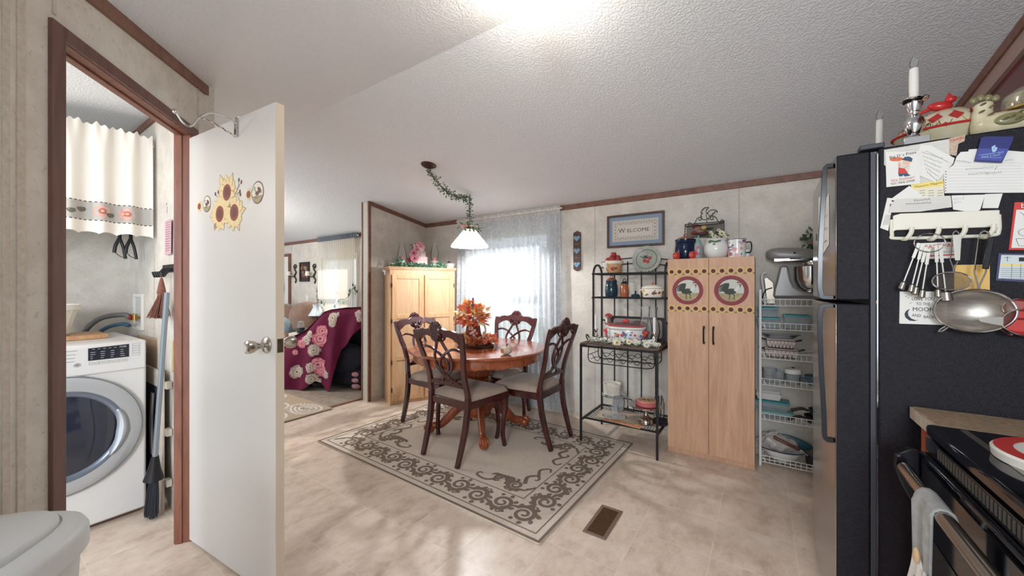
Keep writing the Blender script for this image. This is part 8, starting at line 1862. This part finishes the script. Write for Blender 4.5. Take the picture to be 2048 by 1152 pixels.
# ================= LIVING ROOM =================
BRN = mat('brown_microfibre', '#6f5444', .85, col2='#826552', nscale=10, sheen=.4)
def puff(mb, c, r, mi=0, e=2.6, seg=24, rings=14, M=None):
    """rounded cushion block"""
    V = []
    for i in range(rings + 1):
        ph = -PI / 2 + PI * i / rings; cp_, sp_ = math.cos(ph), math.sin(ph)
        for k in range(seg):
            a = 2 * PI * k / seg; ca_, sa_ = math.cos(a), math.sin(a)
            f = lambda q: math.copysign(abs(q) ** (2 / e), q)
            p = Vector((f(cp_) * f(ca_) * r[0], f(cp_) * f(sa_) * r[1], f(sp_) * r[2])); V.append((M @ p if M else p) + Vector(c))
    mb.add(V, [(i * seg + k, i * seg + (k + 1) % seg, (i + 1) * seg + (k + 1) % seg, (i + 1) * seg + k) for i in range(rings) for k in range(seg)], mi)
t = thing('recliner_sofa', 'brown overstuffed sofa against the living room outside wall', 'sofa', (-6.45, 2.98, .008), 0)
mb = MB(); puff(mb, (-.55, .25, .66), (.50, .17, .34)); mb.build('back_cushion', BRN, t)
mb = MB(); puff(mb, (.30, .22, .72), (.36, .20, .34), M=Matrix.Rotation(.0, 4, 'Y')); mb.build('back_cushion', BRN, t)
mb = MB(); puff(mb, (-.15, -.08, .34), (.95, .42, .16)); mb.build('seat', BRN, t)
mb = MB(); puff(mb, (.58, -.05, .44), (.17, .50, .22)); puff(mb, (.58, -.42, .30), (.15, .12, .28)); mb.build('arm', BRN, t)
mb = MB(); mb.box((-1.0, -.42, .0), (.7, .40, .22)); mb.build('base', mat('sofa_base', '#4d3a30', .9), t, bev=.03)
q = at(575, 652, Y=2.78); mb = MB(); puff(mb, (0, 0, 0), (.17, .09, .17), e=2.2, M=Matrix.Rotation(.3, 4, 'X')); one(mb, 'throw_pillow', mat('blue_grey_fabric', '#6c7d88', .9, col2='#8a99a2', nscale=40), 'blue grey throw pillow on the brown sofa', 'pillow', (q.x - .02, 2.74, q.z - .02))
# end table, runner, candle jar
q = at(600, 667, Y=2.60); tz = q.z; t = thing('end_table', 'small dark side table with a pale doily between sofa and draped chair', 'table', (q.x + .02, 2.66, .008))
mb = MB(); mb.prism([(.20 * math.cos(a), .16 * math.sin(a)) for a in [2 * PI * k / 32 for k in range(32)]], (0, 0, tz - .035), (1, 0, 0), (0, 1, 0), .022); mb.build('tabletop', CHERRY, t, bev=.004)
for a in (.8, 2.4, 3.9, 5.5): mb = MB(); mb.tube([(.14 * math.cos(a), .11 * math.sin(a), tz - .04), (.16 * math.cos(a), .13 * math.sin(a), 0)], [.018, .013], 10); mb.build('leg', CHERRY, t)
mb = MB(); mb.prism([(.225 * math.cos(a) * (1 + .02 * math.cos(16 * a)), .185 * math.sin(a) * (1 + .02 * math.cos(16 * a))) for a in [2 * PI * k / 96 for k in range(96)]], (0, 0, 0), (1, 0, 0), (0, 1, 0), .006); mb.lathe([(.207, -.03), (.225, -.03), (.226, .004), (.205, .004)], seg=48, sy=.82, cap=False)
one(mb, 'doily', mat('doily', '#cdc9c0', .9, bump=.8, bscale=300), 'pale round doily draped over the small side table', 'doily', (q.x + .02, 2.66, tz - .003))
jx = at(602, 655, Y=2.62); t = thing('candle_jar', 'dark green jar candle with glass lid on the doily', 'candle', (jx.x, 2.62, tz + .004)); mb = MB(); mb.lathe([(0, 0), (.045, 0), (.05, .008), (.05, .075), (0, .075)], seg=28); mb.build('wax', mat('dark_green_wax', '#1e2f30', .15), t); mb = MB(); mb.lathe([(.050, .0755), (.051, .10), (.036, .115), (.036, .122), (0, .122)], seg=28); mb.build('glass_neck', CL2, t); mb = MB(); mb.lathe([(0, .1225), (.040, .1225), (.041, .15), (.03, .158), (0, .16)], seg=28); mb.build('lid', CL2, t)
# recliner under a burgundy floral throw
THR = mat('burgundy_fleece', '#5a0d30', .95, col2='#6c143c', nscale=8); DKC = mat('dark_upholstery', '#15141f', .9, col2='#22202c', nscale=30)
TP0 = Vector((-4.99, 2.32, 0)); TPD = Vector((.56, .237, 0)).normalized()
def tl(px, py):   # on the upright plane of the hanging edge of the throw
    a = (px - 1024) / 750; b = (576 - py) / 750; c_, s_ = math.cos(YAW), math.sin(YAW); r = Vector((a * c_ - s_, a * s_ + c_))
    det = TPD.x * -r.y + r.x * TPD.y; k = ((-TP0.x) * (-r.y) - (-r.x) * (-TP0.y)) / det; q = TP0 + TPD * k; return Vector((q.x, q.y, EYE + b * q.length / r.length))
TPN = Vector((-TPD.y, TPD.x, 0))
cx, cy = -4.64, 2.93
t = thing('armchair', 'dark upholstered armchair mostly hidden under a burgundy throw', 'armchair', (cx, cy, .008), math.atan2(TPD.y, TPD.x))
mb = MB(); puff(mb, (.22, .02, .72), (.34, .20, .29)); mb.build('back_cushion', DKC, t)
mb = MB(); puff(mb, (-.02, .0, .34), (.48, .34, .20)); mb.build('seat', DKC, t)
for s in (-1, 1): mb = MB(); puff(mb, (.0, .0 + .26 * s, .40), (.46, .09, .20)); mb.build('arm', DKC, t)
mb = MB(); mb.box((-.40, -.30, .05), (.46, .32, .26)); mb.build('base', DKC, t, bev=.04)
for s in (-1, 1):
    for r in (-1, 1): mb = MB(); mb.tube([(.36 * s + .03, .26 * r, 0), (.36 * s + .03, .26 * r, .08)], .025, 10, side=(1, 0, 0)); mb.build('leg', BLACKM, t)
# throw: a draped cloth whose near edge hangs in a plane facing the dining area
top = [(560, 745), (566, 690), (585, 672), (607, 662), (620, 650), (634, 636), (645, 624), (660, 619), (690, 615), (724, 614), (745, 615)]
bot = [(545, 770), (566, 775), (582, 779), (600, 781), (616, 774), (630, 762), (640, 768), (651, 781), (659, 784), (668, 745), (674, 720), (680, 700), (692, 690), (706, 672), (722, 657), (745, 655)]
def interp(P, x):
    for (a, ya), (b, yb) in zip(P[:-1], P[1:]):
        if x <= b: return ya + (yb - ya) * max(0, (x - a)) / (b - a)
    return P[-1][1]
def thr(u_, v__):
    px = 546 + (727 - 546) * u_; yt = interp(top, px); yb = interp(bot, px)
    if v__ < .3:      # top going away from us, over the chair
        w = 1 - v__ / .3; p = tl(px, yt); return p + TPN * (w * .50) + Vector((0, 0, -.03 * w * w + .012 * math.sin(u_ * 14) * w))
    k = (v__ - .3) / .7; p = tl(px, yt + (yb - yt) * k)
    fold = .028 * math.sin(u_ * 24 + k * 2.0) * min(1, k * 1.6) + .018 * math.sin(u_ * 9 - k * 4)
    r = .05 * (1 - min(1, k * 5)) ** 2
    return p + TPN * (fold * .8 + r)
t = thing('burgundy_throw', 'burgundy fleece throw with pink peonies draped over the living room armchair', 'blanket', (0, 0, 0))
mb = MB(); NU, NV = 90, 50; mb.grid(thr, NU, NV)
PEO = [THR, mat('peony_pink', '#c9677a', .9), mat('peony_light', '#dfa3a6', .9), mat('peony_taupe', '#a8948c', .9), mat('peony_cream', '#cfc0b3', .9), mat('peony_leaf', '#6d5f55', .9)]
ux0 = lambda px: (px - 546) / (727 - 546)
def peony(px, py, rpx, kind, seed):
    rnd = random.Random(seed); u0_ = ux0(px)
    def surf(dx, dy, off):
        X_ = px + dx; yt = interp(top, X_); yb = interp(bot, X_); k = (py + dy - yt) / max(yb - yt, 1); v__ = .3 + .7 * max(.0, min(.999, k)); q = Vector(thr(ux0(X_), v__)); return q + Vector((.25, -1, 0)).normalized() * off
    rpx *= 1.15
    for ring, (rr, n_) in enumerate(((1, 13), (.8, 12), (.6, 10), (.42, 8), (.22, 5))):
        for k in range(n_):
            a = 2 * PI * k / n_ + ring * .5; mi = (1, 2, 1, 2, 1)[ring] if kind == 0 else (3, 4, 3, 4, 3)[ring]; jr = rnd.uniform(.75, 1.2)
            cx_, cy_ = rpx * rr * .66 * jr * math.cos(a), rpx * rr * .66 * jr * math.sin(a) * 1.05; P = []
            for q in range(8): b = 2 * PI * q / 8; P.append(surf(cx_ + rpx * rr * .26 * math.cos(b) * (1 + .45 * (q % 2)), cy_ + rpx * rr * .28 * math.sin(b) * (1 + .3 * ((q + k) % 2)), .004 + .0012 * ring + .0002 * k))
            mb.add(P, [tuple(range(8))], mi)
for (px, py, r, kd) in ((641, 677, 14, 0), (646, 662, 11, 0), (667, 636, 10, 1), (667, 646, 8, 1), (628, 700, 11, 1), (634, 730, 13, 0), (640, 742, 10, 0), (622, 735, 9, 1), (624, 758, 10, 1), (631, 764, 8, 1), (593, 744, 11, 1), (612, 680, 9, 1), (602, 688, 8, 0), (590, 705, 5, 0), (650, 750, 7, 1), (620, 668, 7, 1), (676, 629, 4, 1), (717, 628, 7, 1), (720, 638, 5, 1)): peony(px, py, r, kd, px)
mb.build('fleece', PEO, t, ang=80)
# pink slipper-like pile at the partition edge
t = thing('pink_blanket_pile', 'folded pink blanket on the carpet behind the partition end', 'blanket', (at(722, 770, Y=2.88).x, 2.88, .01)); mb = MB()
for k in range(3): puff(mb, (.0, 0, .045 + .075 * k), (.075, .12, .045), e=2.3)
mb.build('folds', mat('dusty_pink', '#c58f93', .9), t)
# living rug, pale medallion runner
LR = mat('tan_rug', '#b3a08c', .95, col2='#a8957f', nscale=40); LRW = mat('rug_white', '#d3cdc4', .95)
mb = MB(); rx_, ry_ = -3.72, 1.25; Wr, Hr = 1.15, .98; mb.box((-Wr, 0, .0), (0, Hr, .009), 0); rnd = random.Random(77)
for (cx_, cy_, s) in ((-.22, .80, .20), (-.30, .45, .24), (-.62, .62, .24), (-.62, .2, .22), (-.95, .42, .22), (-.98, .82, .18), (-.2, .14, .18), (-.95, .1, .16)):
    for L_ in range(3):
        P = [(cx_ + s * (1 - .3 * L_) * math.cos(a), cy_ + s * .62 * (1 - .3 * L_) * math.sin(a) * (1 + .35 * math.cos(a))) for a in [2 * PI * k / 40 for k in range(41)]]
        P = [(min(-.02, max(-Wr + .02, x)), min(Hr - .02, max(.02, y))) for x, y in P]; mb.ribbon(P, .020, (0, 0, .009), (1, 0, 0), (0, 1, 0), .0012 + .0001 * L_, 1)
    for k in range(26):
        a = 2 * PI * k / 26; x, y = cx_ + s * 1.08 * math.cos(a), cy_ + s * .66 * math.sin(a)
        if -Wr + .03 < x < -.03 and .03 < y < Hr - .03: mb.disc((x, y), .016, .010, (0, 0, .009), (1, 0, 0), (0, 1, 0), .0014, 1, 8, a)
    for k in range(24):
        a, q = rnd.uniform(0, 2 * PI), rnd.uniform(0, .8); x, y = cx_ + s * q * math.cos(a), cy_ + s * .6 * q * math.sin(a)
        if -Wr + .03 < x < -.03 and .03 < y < Hr - .03: mb.disc((x, y), .014, .009, (0, 0, .009), (1, 0, 0), (0, 1, 0), .0017, 1, 6, a)
one(mb, 'medallion_rug', [LR, LRW], 'tan rug with raised white leaf medallions at the carpet edge beyond the door', 'rug', (rx_ - .05, ry_, .009), 0, smooth=False)
# curtains of the living window
t = thing('living_curtain', 'pale translucent living room curtains on a rod below the ceiling trim', 'curtain', (-5.7, YB - .09, 0))
LC = sheer('cream_sheer', '#e2e0dc', .25); zt = 2.07
cxl, cxr = at(637, 500, Y=YB - .09).x + 5.7, at(709, 500, Y=YB - .09).x + 5.7
def lc(u_, v__):
    x = cxl + (cxr - cxl) * .55 * u_; z = zt - (zt - .55) * v__; gather = 1 - .35 * max(0, v__ - .35) ; x = cxl + (x - cxl) * gather; return (x, -.02 * math.sin(u_ * 9 * 2 * PI) * (.5 + .5 * v__), z)
mb = MB(); mb.grid(lc, 110, 16); mb.build('left_panel', LC, t)
def rc_(u_, v__):
    x0_ = cxl + (cxr - cxl) * .55; x = x0_ + (cxr - x0_) * u_; z = zt - (zt - .45) * v__; x = cxr - (cxr - x) * (1 - .18 * max(0, v__ - .3)); return (x, -.02 * math.sin(u_ * 8 * 2 * PI) * (.5 + .5 * v__), z)
mb = MB(); mb.grid(rc_, 100, 16); mb.build('right_panel', sheer('cream_sheer_dense', '#dcd6cc', .16), t)
mb = MB()
def tf(u_, v__): return (cxl - .02 + (cxr - cxl + .1) * u_, .028 * math.sin(u_ * 40 * 2 * PI), zt + .045 - .075 * v__)
mb.grid(tf, 260, 5); mb.build('ruffled_heading', mat('grey_blue_ruffle', '#7f8892', .9), t)
mb = MB(); mb.tube([(cxl - .04, 0, zt), (cxr + .10, 0, zt)], .008, 8, side=(0, 0, 1)); mb.build('curtain_rod', WHITE, t)
# white lamp, plants
q = at(638, 610, Y=3.15); t = thing('floral_table_lamp', 'white fluted glass lamp shade with blue edge beside the curtain', 'lamp', (q.x - .02, 3.13, .008)); mb = MB(); hz = q.z - .17
mb.lathe([(.062, hz + .17), (.058, hz + .16), (.052, hz + .13), (.085, hz + .06), (.120, hz), (.117, hz), (.082, hz + .06), (.049, hz + .13), (.059, hz + .17)], seg=40, wob=lambda a, z: 1 + .04 * math.cos(10 * a)); mb.build('lamp_shade', mat('pale_blue_glass', '#ccd9e2', .3), t)
mb = MB(); mb.lathe([(0, 0), (.12, 0), (.12, .02), (.03, .04), (.02, .2), (.03, hz * .5), (.06, hz * .6), (.03, hz * .75), (.015, hz), (.012, hz + .1), (0, hz + .1)], seg=28); mb.build('lamp_base', BRONZE, t)
mb = MB(); rnd = random.Random(60); PL_ = [mat('pothos', '#3c6a4c', .5), mat('pothos_pale', '#7faf8c', .5), mat('pothos_dark', '#22382d', .5)]
t = thing('trailing_plant', 'trailing pothos vine with round green leaves along the living window', 'plant', (at(690, 560, Y=3.31).x, 3.31, 0)); o6 = Vector(t.location)
def lf(mb, px, py, s, mi, a=0):
    c = at(px, py, Y=3.31) - o6; u_ = Vector((math.cos(a), -.2, math.sin(a))).normalized(); w = Vector((-math.sin(a), .1, math.cos(a))).normalized(); n_ = u_.cross(w)
    P = [c + u_ * s * x + w * s * y - n_ * s * .15 * abs(y) * 2 for x, y in ((-.5, 0), (-.35, .38), (.05, .45), (.6, 0), (.05, -.45), (-.35, -.38))]; mb.add(P + [c], [(k, (k + 1) % 6, 6) for k in range(6)], mi)
for (px, py, s, mi, a) in ((699, 581, .075, 2, .2), (709, 577, .07, 2, -.3), (697, 590, .06, 2, -1.2), (687, 605, .06, 1, .1), (669, 612, .075, 1, .4), (705, 569, .06, 2, .8), (713, 583, .06, 2, 2.4), (642, 604, .06, 2, 1.2), (634, 607, .08, 0, .4), (648, 609, .06, 1, -.2), (634, 582, .035, 2, 1), (633, 592, .035, 2, .3), (636, 600, .04, 0, 2), (677, 603, .03, 2, .5)): lf(mb, px, py, s, mi, a)
mb.build('leaves', PL_, t, smooth=False)
mb = MB(); 
for P in ([(709, 572), (697, 592), (690, 598), (677, 600), (672, 612)], [(700, 580), (709, 577), (712, 590)], [(633, 575), (634, 590), (636, 604), (646, 607)]): mb.tube(bez([at(x, y, Y=3.315) - o6 for x, y in P], 5), .003, 5, side=(0, 1, 0))
mb.build('vine', PL_[2], t)
t = thing('plant_bottle', 'tall pale glass bottle holding the vine beside the right curtain edge', 'vase', (at(710, 600, Y=3.37).x, 3.37, .008)); zz0 = at(710, 640, Y=3.37).z; zz1 = at(710, 570, Y=3.37).z; mb = MB(); mb.lathe([(0, zz0 - .1), (.035, zz0 - .1), (.035, zz0 + .12), (.015, zz1 - .03), (.018, zz1), (.012, zz1), (.0, zz0)], seg=24); mb.build('bottle', CL2, t)
mb = MB(); mb.lathe([(0, 0), (.11, 0), (.11, .02), (.02, .03), (.02, zz0 - .12), (.10, zz0 - .115), (.10, zz0 - .1), (0, zz0 - .1)], seg=28); mb.build('plant_stand', BRONZE, t)
# wall things
a, b = at(601, 525, Y=YB), at(620, 563, Y=YB); t = thing('framed_print', 'small dark framed print on the living room wall', 'picture', ((a.x + b.x) / 2, YB, (a.z + b.z) / 2)); w, h = (b.x - a.x) / 2, (a.z - b.z) / 2
mb = MB(); fw = .03
for q_ in (((-w, -.025, h - fw), (w, 0, h)), ((-w, -.025, -h), (w, 0, -h + fw)), ((-w, -.025, -h + fw), (-w + fw, 0, h - fw)), ((w - fw, -.025, -h + fw), (w, 0, h - fw))): mb.box(*q_)
mb.build('frame', mat('frame_black', '#231c1a', .4), t, bev=.003, smooth=False)
mb = MB(); mb.box((-w + fw, -.01, -h + fw), (w - fw, -.001, h - fw), 0); rnd = random.Random(5)
for k in range(22): mb.disc((rnd.uniform(-w + .045, w - .045), rnd.uniform(-h + .05, h - .05)), rnd.uniform(.01, .028), rnd.uniform(.015, .04), (0, -.01, 0), U, V_, .0005 + .0001 * k, rnd.choice((1, 2, 3)), 10, rnd.uniform(0, 3))
mb.build('print', [mat('print_dark', '#3a2d28', .7), mat('print_tan', '#a5805c', .7), mat('print_rust', '#7a4a35', .7), mat('print_grey', '#8a857e', .7)], t, smooth=False)
for px, lab in ((592, 'ornate dark metal wall sconce with cream candle, left of the framed print'), (630.5, 'ornate dark metal wall sconce with cream candle, right of the framed print')):
    q = at(px, 548, Y=YB); t = thing('wall_sconce', lab, 'sconce', (q.x, YB, q.z), 0, None)
    mb = MB(); mb.tube(bez([(0, -.012, -.16), (.03, -.015, -.10), (-.03, -.015, -.04), (.03, -.015, .03), (-.02, -.015, .08), (.0, -.012, .14)], 6), .012, 8); mb.tube(bez([(-.03, -.015, .10), (-.05, -.015, .14), (0, -.015, .17), (.04, -.015, .14), (.02, -.015, .10)], 5), .009, 8)
    mb.tube(bez([(0, -.015, -.03), (-.05, -.04, -.05), (-.10, -.08, -.03)], 5), .009, 8); mb.build('scrollwork', mat('antique_iron', '#4a4238', .5, .5), t)
    mb = MB(); mb.lathe([(0, -.03), (.045, -.03), (.045, -.02), (.035, -.02), (.035, .045), (0, .045)], (-.10, -.08, 0), 20); mb.build('candle', CREAM, t)
q = at(614.5, 597, Y=YB); t = thing('light_switch', 'white double light switch plate on the living room wall', 'switch', (q.x, YB, q.z)); mb = MB(); mb.box((-.035, -.006, -.058), (.035, 0, .058)); mb.build('plate', WHITE, t, bev=.002); mb = MB(); mb.box((-.005, -.014, -.01), (.005, -.006, .01)); mb.build('toggle', WHITE, t, smooth=False)
# outside ground and hedge seen through the windows
mb = MB(); mb.box((-14, YB + .4, -.75), (8, 22, -.7)); struct(mb, 'floor_outside', mat('lawn', '#6f7a58', .9, col2='#8a9170', nscale=3), 'grass lawn outside the windows', 'ground', smooth=False)
